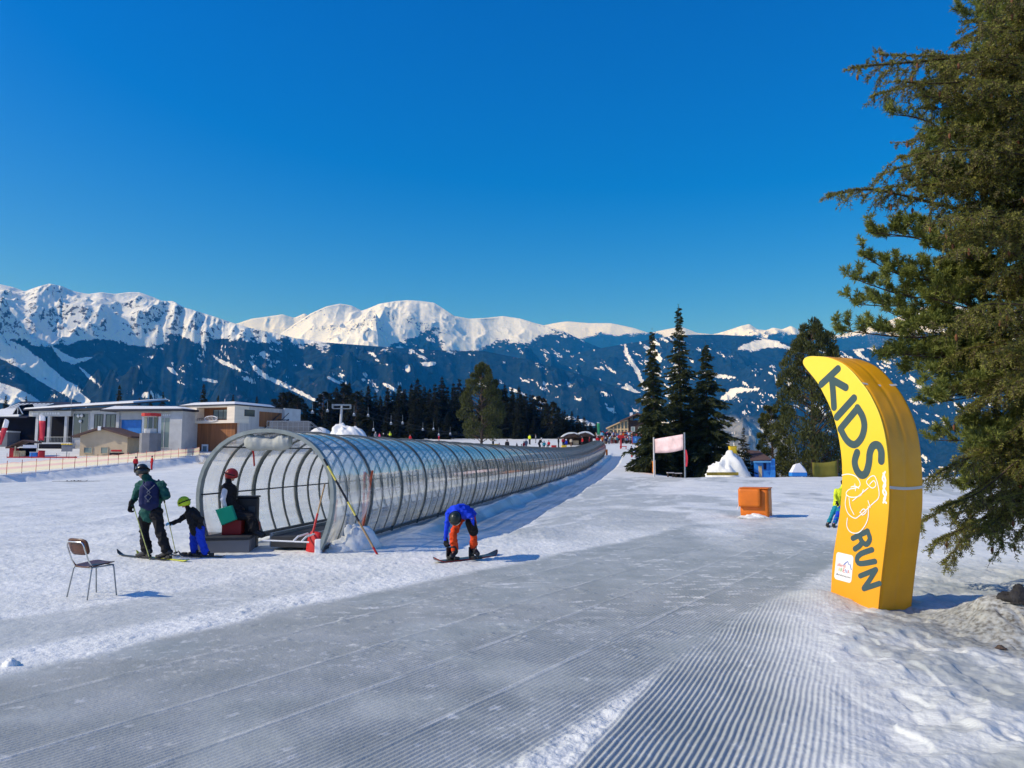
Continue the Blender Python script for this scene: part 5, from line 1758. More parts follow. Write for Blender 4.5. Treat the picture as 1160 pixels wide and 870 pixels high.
def far_person(px, Y, pose, cols, label, rz=None, scale=1.0, group=None, py=None, skis=False):
    if pose not in _fm:
        _fm[pose] = far_mesh(pose, ('black_cloth', 'black_cloth', 'helmet_black'))
    x = xat(px, Y)
    me = _fm[pose].copy()
    for i, q in enumerate(cols): me.materials[i] = MATS[q]
    o = link('person', me); tag(o, label, 'person', group)
    o.location = (x, Y, gz(x, Y) if py is None else at(px, py, Y).z); o.rotation_euler = (0, 0, rz if rz is not None else random.uniform(0, 6.28)); o.scale = (scale,) * 3
    return o
# ================================================================== TREES
def foliage_mat(name, c0, c1, scale=1.5, bump=0.0):
    m = bpy.data.materials.new(name)
    t, n, l = nt(m); b = n['Principled BSDF']
    b.inputs['Roughness'].default_value = 0.6; b.inputs['Specular IOR Level'].default_value = 0.25
    at_ = n.new('ShaderNodeAttribute'); at_.attribute_name = 'tint'
    sp = n.new('ShaderNodeSeparateColor'); l.new(at_.outputs['Color'], sp.inputs[0])
    x = n.new('ShaderNodeMix'); x.data_type = 'RGBA'
    l.new(sp.outputs[0], x.inputs['Factor']); x.inputs['A'].default_value = (*c0, 1); x.inputs['B'].default_value = (*c1, 1)
    x2 = n.new('ShaderNodeMix'); x2.data_type = 'RGBA'
    l.new(sp.outputs[1], x2.inputs['Factor']); l.new(x.outputs['Result'], x2.inputs['A']); x2.inputs['B'].default_value = (0.23, 0.19, 0.10, 1)   # lichen
    l.new(x2.outputs['Result'], b.inputs['Base Color'])
    tl = n.new('ShaderNodeBsdfTranslucent'); l.new(x2.outputs['Result'], tl.inputs['Color'])
    ms = n.new('ShaderNodeMixShader'); ms.inputs['Fac'].default_value = 0.28
    l.new(b.outputs[0], ms.inputs[1]); l.new(tl.outputs[0], ms.inputs[2]); l.new(ms.outputs[0], n['Material Output'].inputs['Surface'])
    MATS[name] = m


foliage_mat('spruce_needles', (0.016, 0.026, 0.010), (0.085, 0.10, 0.032))
foliage_mat('dark_needles', (0.006, 0.010, 0.006), (0.050, 0.056, 0.022))
foliage_mat('pine_needles', (0.022, 0.034, 0.010), (0.16, 0.165, 0.042))
foliage_mat('near_spruce_needles', (0.075, 0.092, 0.018), (0.36, 0.34, 0.075))
foliage_mat('near_pine_needles', (0.065, 0.10, 0.020), (0.34, 0.36, 0.08))


def nrm(a):
    return a / np.maximum(np.linalg.norm(a, axis=-1, keepdims=True), 1e-9)


def blades(P, D, L, W, rng, flat=None):
    """one four-sided leaf shape for each row: from P along D, length L, width W -> verts, quads"""
    n = len(P)
    r = nrm(rng.normal(size=(n, 3)) if flat is None else flat + 0.35 * rng.normal(size=(n, 3)))
    s = nrm(np.cross(D, r)) * (W * 0.5)[:, None]
    a = P; m = P + D * (L * 0.45)[:, None]; e = P + D * L[:, None]
    v = np.stack([a, m + s, e, m - s], 1).reshape(-1, 3)
    q = np.arange(n * 4).reshape(n, 4)
    return v, q


def leaf_mesh(name, parts, m):
    vs = np.concatenate([p[0] for p in parts]); off = 0; qs = []; tt = []
    for v, q, t in parts:
        qs.append(q + off); off += len(v); tt.append(np.repeat(t, 4, axis=0))
    return np_mesh(name, vs, np.concatenate(qs), mats=[MATS[m]], smooth=False, cols={'tint': np.concatenate(tt)})


# ---------------- spruce: whorls of drooping branches set with hanging sprays
def spruce_meshes(H, Rb, seed, n_br, tw, leafL, leafW, m, bare=0.03, taper=0.85, droop=0.35, trunk_r=None):
    rng = np.random.default_rng(seed)
    parts = []
    for i in range(n_br):
        t = (i + rng.random()) / n_br
        t = bare + (1 - bare) * t
        nwh = 26
        t = min((math.floor(t * nwh) + 0.5 + 0.42 * rng.normal()) / nwh, 0.995)
        t = max(t, bare)
        z = H * t
        if z > H * 0.99: continue
        env = Rb * (1 - t) ** taper * (0.72 + 0.28 * math.sin(t * 61 + seed)) + 0.06 * Rb * (1 - t)
        env *= 0.62 + 0.62 * rng.random()
        if rng.random() < 0.08: env *= 0.5
        L = max(env, 0.12 * Rb * 0.5)
        az = i * 2.39996 + rng.normal() * 0.35
        dirh = np.array([math.cos(az), math.sin(az), 0])
        k = max(4, int(tw * (0.10 + 1.1 * L / Rb)))
        u = np.sort(rng.random(k)) ** 0.8
        u = 0.12 + 0.88 * u
        up = 0.30 * (t - 0.45)                       # upper branches rise, lower ones hang
        zz = z + L * (up * u - droop * u ** 1.6 + 0.20 * np.maximum(u - 0.7, 0))
        C = dirh[None, :] * (L * u)[:, None]; C[:, 2] = zz
        side = np.array([-dirh[1], dirh[0], 0])
        sg = np.where(rng.random(k) < 0.5, -1.0, 1.0)
        sp = L * 0.20 * (1.15 - u)
        P = C + side[None, :] * (sg * sp * rng.random(k))[:, None] + rng.normal(size=(k, 3)) * 0.05 * leafL
        D = nrm(dirh[None, :] * (0.55 + 0.5 * u)[:, None] + side[None, :] * (sg * (0.9 - 0.4 * u))[:, None] + np.array([0, 0, -0.45])[None, :] + rng.normal(size=(k, 3)) * 0.28)
        Ls = leafL * (0.6 + 0.8 * rng.random(k)) * (0.28 + 0.72 * (1 - t)); Ws = leafW * (0.7 + 0.6 * rng.random(k)) * (0.5 + 0.5 * (1 - t))
        v, q = blades(P, D, Ls, Ws, rng, np.tile(np.array([0, 0, 1.0]), (k, 1)) + 0.5 * rng.normal(size=(k, 3)))
        tint = np.zeros((k, 3)); tint[:, 0] = np.clip(0.35 + 0.55 * (rng.random(k) - 0.3) + 0.25 * (u - 0.4) + 0.3 * (rng.random() - 0.5), 0, 1)
        parts.append((v, q, tint))
    # leader
    k = 14
    P = np.zeros((k, 3)); P[:, 2] = H * (0.94 + 0.06 * rng.random(k)); D = nrm(rng.normal(size=(k, 3)) * 0.35 + np.array([0, 0, 1.0]))
    v, q = blades(P, D, np.full(k, leafL * 0.5), np.full(k, leafW * 0.3), rng); parts.append((v, q, np.full((k, 3), 0.3) * np.array([1, 0, 0])))
    crown = leaf_mesh('crown', parts, m)
    mb = MB(); r0 = trunk_r or H * 0.013
    mb.tube([(0, 0, -0.8), (0, 0, 0), (0.01 * H * 0.2, 0, H * 0.4), (0, 0, H * 0.97)], [r0 * 1.2, r0, r0 * 0.65, 0.02], 8)
    trunk = mb.mesh('trunk', ['bark'])
    return trunk, crown


def plant(name, label, x, y, z, trunk, crown, rz=0.0, s=(1, 1, 1), group=None, cat='tree'):
    t = thing(name, label, cat, (x, y, z), rz, group); t.scale = s
    link('trunk', trunk, t); link('crown', crown, t)
    return t


# three big spruces on the right of the piste
BIG = [spruce_meshes(19.0, 4.3, 101, 430, 120, 0.75, 0.22, 'spruce_needles', 0.04, 1.0, 0.36),
       spruce_meshes(24.0, 5.6, 102, 520, 120, 0.75, 0.22, 'spruce_needles', 0.04, 1.0, 0.34),
       spruce_meshes(18.0, 5.4, 103, 430, 140, 0.75, 0.22, 'spruce_needles', 0.04, 0.85, 0.36)]
for (px, tp, Y, k, H0, lab, sx) in ((741, 374, 80, 0, 19.0, 'slim spruce left of the tallest one in the trio behind the banner frame', 0.95), (772, 346, 84, 1, 24.0, 'tallest spruce in the middle of the trio behind the banner frame', 1.0),
                                (802, 389, 82, 2, 18.0, 'broad dark spruce on the right of the trio behind the banner frame', 1.0)):
    x = xat(px, Y); zt = at(px, tp, Y).z; zb_ = min(gz(x, Y), -0.6) if k else gz(x, Y)
    s = (zt - zb_) / H0
    plant('spruce_tree', lab, x, Y, zb_, *BIG[k], rz=k * 1.1, s=(s * sx, s * sx, s))
# small young spruce by the blue hut
SM = spruce_meshes(7.0, 1.9, 104, 200, 80, 0.34, 0.11, 'dark_needles', 0.03, 0.9, 0.25)
Y = 73; x = xat(843, Y); zt = at(843, 484, Y).z; zb_ = at(843, 542, Y).z
plant('spruce_tree', 'small dark young spruce next to the blue hut', x, Y, zb_, *SM, s=((zt - zb_) / 7.0,) * 3)

# ---------------- rounded stone pine
def pine_meshes(H, Rb, seed, n_cl, per, leafL, leafW, m, z0=0.12, shape=0.7, trunk_r=None):
    rng = np.random.default_rng(seed); parts = []; limbs = MB()
    r0 = trunk_r or H * 0.022
    limbs.tube([(0, 0, -0.8), (0, 0, 0), (0.02 * H, 0, H * 0.35), (0, 0.01 * H, H * 0.7), (0, 0, H * 0.96)], [r0 * 1.2, r0, r0 * 0.8, r0 * 0.45, 0.03], 9)
    for i in range(n_cl):
        t = z0 + (1 - z0) * (i + rng.random()) / n_cl
        z = H * t
        tt = (t - z0) / (1 - z0)
        env = Rb * (math.sin(math.pi * min(0.5 + 0.5 * ((tt - 0.32) / 0.68), 1)) ** shape if tt > 0.32 else (0.72 + 0.28 * tt / 0.32)) + 0.03 * Rb
        az = i * 2.39996 + rng.normal() * 0.4
        rr = env * (0.55 + 0.5 * rng.random() ** 0.5)
        c = np.array([math.cos(az) * rr, math.sin(az) * rr, z + 0.06 * H * (rng.random() - 0.4)])
        cs = Rb * (0.20 + 0.16 * rng.random()) * (1.1 - 0.5 * tt)
        limbs.tube([(0, 0, max(z - rr * 0.35, H * 0.05)), tuple(c * np.array([0.55, 0.55, 1]) + np.array([0, 0, -0.12 * rr])), tuple(c)], [r0 * 0.28, r0 * 0.18, r0 * 0.06], 5)
        dirn = nrm(rng.normal(size=(per, 3)) + np.array([0.5 * math.cos(az), 0.5 * math.sin(az), 0.25]))
        P = c + dirn * (cs * rng.random(per) ** 0.4)[:, None] * np.array([1, 1, 0.72])
        D = nrm(dirn * 0.6 + np.array([0, 0, 0.55]) + rng.normal(size=(per, 3)) * 0.35)
        v, q = blades(P, D, leafL * (0.6 + 0.8 * rng.random(per)), leafW * (0.7 + 0.6 * rng.random(per)), rng)
        tint = np.zeros((per, 3)); tint[:, 0] = np.clip(0.30 + 0.6 * (rng.random(per) - 0.35) + 0.35 * (rng.random() - 0.5), 0, 1)
        parts.append((v, q, tint))
    return limbs.mesh('trunk', ['bark']), leaf_mesh('crown', parts, m)


PB = pine_meshes(14, 4.4, 111, 64, 300, 0.42, 0.14, 'pine_needles', 0.17, 0.75)
Y = 141; x = xat(545, Y); zb_ = gz(x, Y); zt = at(543, 417, Y).z
s = (zt - zb_) / 14.0
plant('stone_pine', 'big rounded stone pine standing alone before the dark forest', x, Y, zb_, *PB, rz=0.4, s=(s * 0.78, s * 0.78, s))
PB2 = pine_meshes(17, 5.0, 112, 120, 300, 0.40, 0.14, 'pine_needles', 0.03, 0.5)
Y = 74; x = xat(924, Y); zt = at(918, 374, Y).z; zb_ = at(900, 548, Y).z
s = (zt - zb_) / 17.0
plant('stone_pine', 'large dark stone pine behind the yellow banner', x, Y, zb_, *PB2, rz=2.0, s=(s * 0.72, s * 0.72, s))
PB3 = pine_meshes(9, 2.0, 113, 46, 260, 0.36, 0.12, 'pine_needles', 0.04, 0.5)
Y = 80; x = xat(875, Y); zt = at(869, 461, Y).z; zb_ = at(868, 545, Y).z
s = (zt - zb_) / 9.0
plant('stone_pine', 'smaller stone pine at the left foot of the large one', x, Y, zb_, *PB3, rz=1.0, s=(s * 0.8, s * 0.8, s))

# ---------------- forest behind the snow field: many dark spruces
FT = [spruce_meshes(15, 2.6 + 0.25 * (k % 3), 120 + k, 210, 60, 0.85, 0.34, 'dark_needles', 0.02, 0.75 + 0.1 * (k % 3), 0.3) for k in range(5)]
FP = pine_meshes(14, 2.9, 130, 44, 110, 0.6, 0.24, 'dark_needles', 0.05, 0.55)
rngf = random.Random(5)
ftop = [(318, 447), (326, 446), (336, 453), (346, 462), (355, 456), (365, 448), (372, 444), (380, 440), (388, 438), (394, 435), (402, 446), (408, 444), (416, 438), (424, 446), (430, 449), (438, 440), (445, 444),
        (452, 436), (458, 442), (465, 434), (472, 431), (480, 436), (486, 440), (492, 433), (500, 427), (506, 437), (513, 432), (520, 429), (528, 434), (560, 436), (572, 434), (580, 438), (588, 437), (596, 444), (604, 446),
        (612, 450), (619, 455), (626, 459), (633, 462), (640, 464), (648, 466), (655, 470), (662, 474), (669, 477), (676, 481)]
FG = 'dark spruces of the forest edge'
FL = 'dark spruce in the dense forest edge behind the snow field'
for i, (px, tp) in enumerate(ftop):
    Y = 214 + rngf.uniform(-8, 14); x = xat(px, Y)
    zb_ = gz(x, Y) - 0.3; zt = at(px, tp + rngf.uniform(-2, 2), Y).z
    k = rngf.randrange(5); pine = (px in (365, 326, 560)) or rngf.random() < 0.08
    H0 = 14 if pine else 15
    s = max((zt - zb_) / H0, 0.3)
    plant('forest_tree', FL, x, Y, zb_, *(FP if pine else FT[k]), rz=rngf.uniform(0, 6.28), s=(max(s, 0.62) * rngf.uniform(1.15, 1.55),) * 2 + (s,), group=FG)
for row, (Y0_, dt) in enumerate(((228, 8), (240, 3), (205, 22))):
    for px in np.arange(322, 690, 8.5 if row < 2 else 13):
        px = px + rngf.uniform(-4, 4); Y = Y0_ + rngf.uniform(-6, 6)
        if row == 2 and rngf.random() < 0.25: continue
        tp = np.interp(px, [a for a, b in ftop], [b for a, b in ftop]) + dt + rngf.uniform(-2, 9)
        x = xat(px, Y); zb_ = gz(x, Y) - 0.3; zt = at(px, tp, Y).z; k = rngf.randrange(5)
        if zt - zb_ < 3: continue
        s = (zt - zb_) / 15
        plant('forest_tree', FL, x, Y, zb_, *FT[k], rz=rngf.uniform(0, 6.28), s=(max(s, 0.55) * rngf.uniform(1.2, 1.6),) * 2 + (s,), group=FG)
# lone spruces poking up behind the buildings on the left
for (px, tp, Y, lab) in ((3, 448, 185, 'dark spruce tip at the left edge behind the slatted roof'), (26, 449, 190, 'small dark spruce tip behind the slatted roof'), (132, 436, 185, 'dark spruce tip behind the flat snowy station roof'),
                         (155, 450, 195, 'low rounded dark tree behind the station roof'), (168, 446, 190, 'dark spruce tip above the gap between the station roofs'), (182, 444, 190, 'slim dark spruce left of the timber building'),
                         (228, 434, 185, 'tall dark spruce behind the timber building roof'), (245, 448, 195, 'low dark spruce over the middle of the timber building roof'), (262, 447, 195, 'low dark spruce over the corner of the timber building'),
                         (289, 449, 195, 'low dark spruce above the shaded side wall of the timber building')):
    x = xat(px, Y); zb_ = gz(x, Y) - 0.3; zt = at(px, tp, Y).z; s = (zt - zb_) / 15
    plant('forest_tree', lab, x, Y, zb_, *FT[rngf.randrange(5)], rz=rngf.uniform(0, 6.28), s=(max(s, 0.7) * 0.95, max(s, 0.7) * 0.95, s))

# ---------------- the two trees close by on the right: stone pine tufts and spruce sprays, limb by limb
def near_limb(root, name, p0, pts, rad, kind, rng, dens=1.0, sub=9, subL=0.55, cones=0):
    """a limb with its side twigs; needles and cones are its sub-parts"""
    pts = np.array(catmull([tuple(p0)] + [tuple(p) for p in pts], False, 6))
    L = np.r_[0, np.cumsum(np.linalg.norm(np.diff(pts, axis=0), axis=1))]; tot = L[-1]
    def along(u):
        s = u * tot
        p = np.stack([np.interp(s, L, pts[:, k]) for k in range(3)], -1)
        p2 = np.stack([np.interp(np.minimum(s + 0.05, tot), L, pts[:, k]) for k in range(3)], -1); p1 = np.stack([np.interp(np.maximum(s - 0.05, 0), L, pts[:, k]) for k in range(3)], -1)
        return p, nrm(p2 - p1)
    mb = MB()
    mb.tube([Vector(p) for p in pts[::2]], list(np.linspace(rad, 0.006, len(pts[::2]))), 6)
    twigs = []                       # (p, dir, length)
    nsub = max(3, int(tot * sub))
    us = np.linspace(0.18, 1.0, nsub)
    P, D = along(us)
    for i in range(nsub):
        d = D[i]; sd2 = nrm(np.cross(d, [0, 0, 1.0])); upv = np.cross(sd2, d)
        sg = 1 if i % 2 else -1
        ln = subL * (0.45 + 0.75 * rng.random()) * (1.15 - 0.65 * us[i])
        if kind == 'spruce':
            td = nrm(d * 0.65 + sd2 * sg * (0.75 + 0.2 * rng.random()) + np.array([0, 0, 0.30 - 1.25 * rng.random()]) + rng.normal(size=3) * 0.18)
        else:
            td = nrm(d * 0.7 + sd2 * sg * 0.75 + upv * 0.30 + np.array([0, 0, 0.25]) + rng.normal(size=3) * 0.28)
        twigs.append((P[i], td, ln))
    twigs.append((pts[-2], D[-1], 0.12))
    NP, ND, NL, NW, NT = [], [], [], [], []
    tips = []
    if kind == 'spruce':              # needles on the outer part of the limb itself
        k = int(tot * 330 * dens); u = 0.2 + 0.8 * rng.random(k)
        pp, dd0 = along(u)
        r = nrm(np.cross(dd0, rng.normal(size=(k, 3))))
        NP.append(pp); ND.append(nrm(r * 0.9 + dd0 * 0.7 + np.array([0, 0, 0.2]))); NL.append(0.036 + 0.024 * rng.random(k)); NW.append(np.full(k, 0.013))
        t = np.zeros((k, 3)); t[:, 0] = np.clip(0.5 + 0.5 * (rng.random(k) - 0.5), 0, 1); NT.append(t)
    for p, d, ln in twigs:
        # second order
        subs = [(p, d, ln)]
        for q in range(int(3 + ln * (9 if kind == 'spruce' else 7))):
            u = 0.2 + 0.75 * rng.random(); b = p + d * ln * u
            sd2 = nrm(np.cross(d, rng.normal(size=3)))
            dd = nrm(d * 0.75 + sd2 * 0.75 + (np.array([0, 0, -0.5]) if kind == 'spruce' else np.array([0, 0, 0.45])))
            subs.append((b, dd, ln * (0.30 + 0.3 * rng.random())))
        for (b, dd, l2) in subs:
            bend = np.array([0, 0, -0.25 * l2]) if kind == 'spruce' else np.array([0, 0, 0.18 * l2])
            e = b + dd * l2 + bend
            mb.tube([Vector(b), Vector(b + dd * l2 * 0.5 + bend * 0.3), Vector(e)], [0.005, 0.004, 0.003], 3, cap=False)
            tips.append((e, nrm(dd * l2 + bend)))
            if kind == 'spruce':
                k = max(6, int(l2 * 125 * dens))
                u = rng.random(k)
                pp = b[None, :] + (dd * l2)[None, :] * u[:, None] + bend[None, :] * (u ** 2)[:, None]
                r = nrm(np.cross(np.tile(dd, (k, 1)), rng.normal(size=(k, 3))))
                nd = nrm(r * 0.85 + dd[None, :] * 0.7 + np.array([0, 0, 0.25]))
                NP.append(pp); ND.append(nd); NL.append(0.034 + 0.024 * rng.random(k)); NW.append(np.full(k, 0.013))
                t = np.zeros((k, 3)); t[:, 0] = np.clip(0.45 + 0.5 * (rng.random(k) - 0.5) + 0.4 * (rng.random() - 0.5), 0, 1); t[:, 1] = (rng.random() < 0.10) * 0.6
                NT.append(t)
            else:
                for uu in ((1.0,) if l2 < 0.16 else (0.55, 0.8, 1.0)):
                    k = int(26 * dens); tp_ = b + dd * l2 * uu + bend * uu ** 2; ax = nrm(dd * l2 + bend)
                    nd = nrm(rng.normal(size=(k, 3)) * 0.75 + ax[None, :] * 0.85 + np.array([0, 0, 0.15]))
                    NP.append(tp_[None, :] - ax[None, :] * (0.06 * rng.random(k))[:, None]); ND.append(nd); NL.append(0.065 + 0.05 * rng.random(k)); NW.append(np.full(k, 0.013))
                    t = np.zeros((k, 3)); t[:, 0] = np.clip(0.45 + 0.5 * (rng.random(k) - 0.5) + 0.45 * (rng.random() - 0.5), 0, 1)
                    NT.append(t)
    lim = mb.build(name, 'bark', root, smooth=True)
    v, q = blades(np.concatenate(NP), np.concatenate(ND), np.concatenate(NL), np.concatenate(NW), rng)
    me = leaf_mesh('needles', [(v, q, np.concatenate(NT))], 'near_spruce_needles' if kind == 'spruce' else 'near_pine_needles')
    link('needles', me, lim)
    if cones:
        for q in range(cones):
            e, d = tips[rng.integers(len(tips))]
            cb = MB(); h = 0.085 + 0.03 * rng.random()
            zz = np.linspace(0, 1, 7)
            cb.tube([Vector(e) + Vector((0, 0, -h * z_)) for z_ in zz], [0.006, 0.016, 0.021, 0.022, 0.019, 0.013, 0.004], 8)
            cb.build('cone', 'cone_brown', lim, smooth=True)
    return lim


mat('cone_brown', (0.16, 0.062, 0.025), 0.7, 0.3, 40, bump=0.6, bscale=90)
rng = np.random.default_rng(77)


def near_tree(name, label, base, trunk_pts, trunk_r, kind, limbs, dens, cones=0, tm='bark_light', **kw):
    t = thing(name, label, 'tree', base); B = Vector(base)
    mb = MB(); tp = [Vector(p) for p in trunk_pts]
    mb.tube([p - B for p in tp], trunk_r, 12); mb.build('trunk', tm, t, smooth=True)
    tz_ = [p.z for p in tp]
    for (tip, zfrac, sagk, dn) in limbs:
        tip = Vector(tip)
        z0 = tip.z + zfrac
        z0 = max(min(z0, tz_[-1] - 0.05), tz_[0] + 0.2)
        i = max(0, min(len(tp) - 2, next((j for j in range(len(tp) - 1) if tz_[j + 1] >= z0), len(tp) - 2)))
        f = (z0 - tz_[i]) / max(tz_[i + 1] - tz_[i], 1e-6)
        a = tp[i].lerp(tp[i + 1], f)
        d = tip - a
        m1 = a + d * 0.35 + Vector((0, 0, sagk * d.length * 0.5)); m2 = a + d * 0.72 + Vector((0, 0, sagk * d.length * 0.45))
        jx = lambda: Vector(rng.normal(size=3) * 0.04 * d.length)
        near_limb(t, 'limb', a - B, [m1 + jx() - B, m2 + jx() - B, tip - B], (0.008 if kind == 'spruce' else 0.012) + 0.006 * d.length, kind, rng, dens * dn, cones=int(cones * (0.5 + rng.random())), **kw)
    return t



# outline of the two crowns: how far left the foliage reaches at each height of the picture
EDGE_Y = [-60, 0, 40, 60, 75, 95, 130, 165, 195, 221, 238, 262, 300, 340, 372, 400, 440, 500, 560, 600, 640]
EDGE_X = [1105, 1078, 1066, 1040, 1010, 1020, 1062, 1050, 1012, 1010, 1020, 992, 976, 965, 956, 1000, 1040, 1052, 1050, 1052, 1075]
YP = 12.9
bx0 = at(1196, 650, YP); P0 = Vector((bx0.x, YP, gz(bx0.x, YP) - 0.1))
TP = [P0, at(1192, 560, YP), at(1182, 440, YP), at(1165, 300, YP), at(1152, 180, YP + 0.1), at(1150, 40, YP), at(1155, -120, YP)]
limbs = [(at(968, 316, YP - 0.3), -0.3, -0.03, 1.0), (at(988, 264, YP + 0.3), -0.5, -0.04, 1.0), (at(950, 374, YP - 0.6), 0.0, 0.0, 1.0), (at(972, 345, YP + 0.7), -0.1, 0.0, 1.0), (at(1000, 404, YP - 0.5), 0.2, 0.02, 1.0),
         (at(1012, 130, YP), -0.6, -0.03, 0.6), (at(978, 290, YP), -0.4, -0.03, 1.0)]
for i in range(80):
    py = -40 + 600 * ((i + rng.random()) / 80); e = float(np.interp(py, EDGE_Y, EDGE_X))
    px = e + 8 + (1215 - e) * rng.random() ** 1.25
    limbs.append((at(px, py, YP + rng.uniform(-1.5, 1.1)), -0.35 + 0.9 * (py > 380) * rng.random(), 0.0, 1.0))
near_tree('stone_pine', 'close stone pine with tufted green needles behind the banner', P0, TP, [0.20, 0.17, 0.15, 0.12, 0.09, 0.06, 0.03], 'pine', limbs, 1.05, sub=8, subL=0.55, tm='bark')

YS = 11.6
sx0 = at(1222, 690, YS); S0 = Vector((sx0.x, YS, gz(sx0.x, YS) - 0.1))
TS = [S0, at(1221, 560, YS), at(1220, 400, YS), at(1218, 250, YS), at(1216, 100, YS), at(1214, -60, YS), at(1214, -200, YS)]
limbs = []
for (px, py, dy, zf, sg, dn) in ((966, 76, -0.2, 0.0, 0.07, 1.0), (990, 108, 0.4, 0.1, 0.06, 0.9), (1015, 92, -0.6, 0.0, 0.06, 0.9), (1000, 62, 0.2, -0.1, 0.05, 0.8), (939, 222, -0.2, 0.05, 0.02, 1.1), (1000, 196, 0.3, 0.05, 0.06, 1.0), (1018, 178, -0.7, 0.1, 0.06, 1.0),
                              (1006, 212, -0.1, 0.05, 0.05, 1.0), (1030, 160, 0.1, 0.1, 0.06, 1), (1046, 122, 0.5, 0.0, 0.06, 1), (1060, 612, -0.3, 1.0, 0.10, 1.1), (1046, 590, 0.1, 1.0, 0.10, 1.1), (1040, 548, 0.2, 0.8, 0.09, 1.1), (1072, 634, 0.2, 1.2, 0.10, 1.1),
                              (1112, 604, -0.7, 0.9, 0.10, 1.1), (1135, 618, -0.8, 1.0, 0.10, 1.1), (1086, 600, 0.5, 1.0, 0.10, 1.1), (1152, 606, 0.3, 0.9, 0.10, 1.1), (1064, 575, -0.6, 0.9, 0.10, 1.1)):
    limbs.append((at(px, py, YS + dy), zf, sg, dn))
for i in range(72):
    py = -40 + 640 * ((i + rng.random()) / 72) ** 0.9; e = float(np.interp(py, EDGE_Y, EDGE_X))
    px = e + 18 + (1225 - e) * rng.random() ** 1.1
    if 235 < py < 420: px = max(px, 1040 + 60 * rng.random())
    limbs.append((at(px, py, YS + rng.uniform(-1.4, 1.0)), 0.0 + 0.9 * max(0, (py - 250) / 380), 0.07, 1.1))
near_tree('spruce_tree', 'close spruce with drooping cone hung branches at the right edge', S0, TS, [0.19, 0.17, 0.15, 0.13, 0.11, 0.09, 0.06], 'spruce', limbs, 1.1, cones=2.2, sub=10, subL=0.50, tm='bark')
# ================================================================== BUILDINGS AND THINGS FURTHER OFF
def wall_box(parent, name, m, x0, x1, y0, y1, z0, z1, bevel=0.0):
    mb = MB(); mb.bx(x0, x1, y0, y1, z0, z1); return mb.build(name, m, parent, bevel=bevel)


def window(parent, x0, x1, z0, z1, y, m='window_glass', fm='dark_timber', n=1, out=-1, fw=0.07):
    """framed window on a wall facing local -y"""
    mb = MB()
    for (a, b, c, d) in ((x0 - fw, x1 + fw, z1, z1 + fw), (x0 - fw, x1 + fw, z0 - fw, z0), (x0 - fw, x0, z0, z1), (x1, x1 + fw, z0, z1)):
        mb.bx(a, b, y - 0.10, y - 0.004, c, d)
    for k in range(1, n):
        xm = x0 + (x1 - x0) * k / n; mb.bx(xm - fw / 2, xm + fw / 2, y - 0.09, y - 0.006, z0, z1)
    f = mb.build('window', fm, parent)
    mb = MB(); mb.bx(x0, x1, y - 0.045, y - 0.008, z0, z1); mb.build('pane', m, f)
    return f


def at_rot(px, py, Y):
    p = at(px, py, Y); return p


RZ = R(-21.7)
# ---- timber building
c = at(266, 507, 120); bz = gz(c.x, 120) - 0.2
TB = thing('timber_building', 'two storey cream and brown timber building with outside stairs', 'building', (c.x, c.y, bz), RZ)
Hh = at(266, 457.5, 120).z - bz; H1 = at(266, 479, 120).z - bz
wall_box(TB, 'lower_wall', 'brown_cladding', -10.3, -0.5, 0.5, 9.0, 0.9, H1)
wall_box(TB, 'lower_side_wall', 'grey_shade_cladding', -0.497, 0.0, 0.9, 9.0, 0, H1)
wall_box(TB, 'base_wall', 'honey_cladding', -10.35, -0.45, 0.45, 0.9, 0, 1.15)
# upper storey: pieces around the recessed balcony
bx_l, bx_r = -7.6, -1.5; zb0, zb1 = H1 + 0.45, Hh - 0.45
wall_box(TB, 'upper_wall', 'cream_cladding', -11.2, bx_l, -0.3, 3.0, H1 + 0.002, Hh - 0.22)
wall_box(TB, 'upper_wall', 'cream_cladding', bx_r, 0.0, -0.3, 3.0, H1 + 0.002, Hh - 0.22)
wall_box(TB, 'upper_wall', 'cream_cladding', bx_l + 0.002, bx_r - 0.002, -0.3, 3.0, zb1, Hh - 0.22)
wall_box(TB, 'balcony_parapet', 'cream_cladding', bx_l + 0.002, bx_r - 0.002, -0.3, 3.0, H1 + 0.002, zb0)
wall_box(TB, 'balcony_back', 'brown_cladding', bx_l + 0.004, bx_r - 0.004, 1.3, 3.0, zb0 + 0.002, zb1 - 0.002)
wall_box(TB, 'upper_rear_wall', 'grey_shade_cladding', -11.2, 0.0, 3.003, 12.0, H1 + 0.002, Hh - 0.22)
window(TB, -5.6, -1.7, zb0 + 0.25, zb1 - 0.35, 1.3, 'window_glass_pale', 'dark_metal', 4)
mb = MB()
for x in np.linspace(bx_l + 0.1, bx_r - 0.1, 14): mb.tube([(x, -0.2, zb0), (x, -0.2, zb0 + 0.35)], 0.02, 5)
mb.tube([(bx_l, -0.2, zb0 + 0.36), (bx_r, -0.2, zb0 + 0.36)], 0.03, 6); mb.build('balcony_rail', 'dark_metal', TB)
window(TB, -3.5, -2.3, 1.15, 1.95, 0.5, 'window_glass', 'dark_timber', 2); window(TB, -1.6, -0.9, 1.2, 1.9, 0.5, 'window_glass', 'dark_timber', 1)
d_ = wall_box(TB, 'door', 'white_paint', -7.0, -5.7, 0.38, 0.448, 0.0, 2.3); wall_box(d_, 'door_pane', 'window_glass_pale', -6.75, -5.95, 0.36, 0.378, 0.9, 2.0)
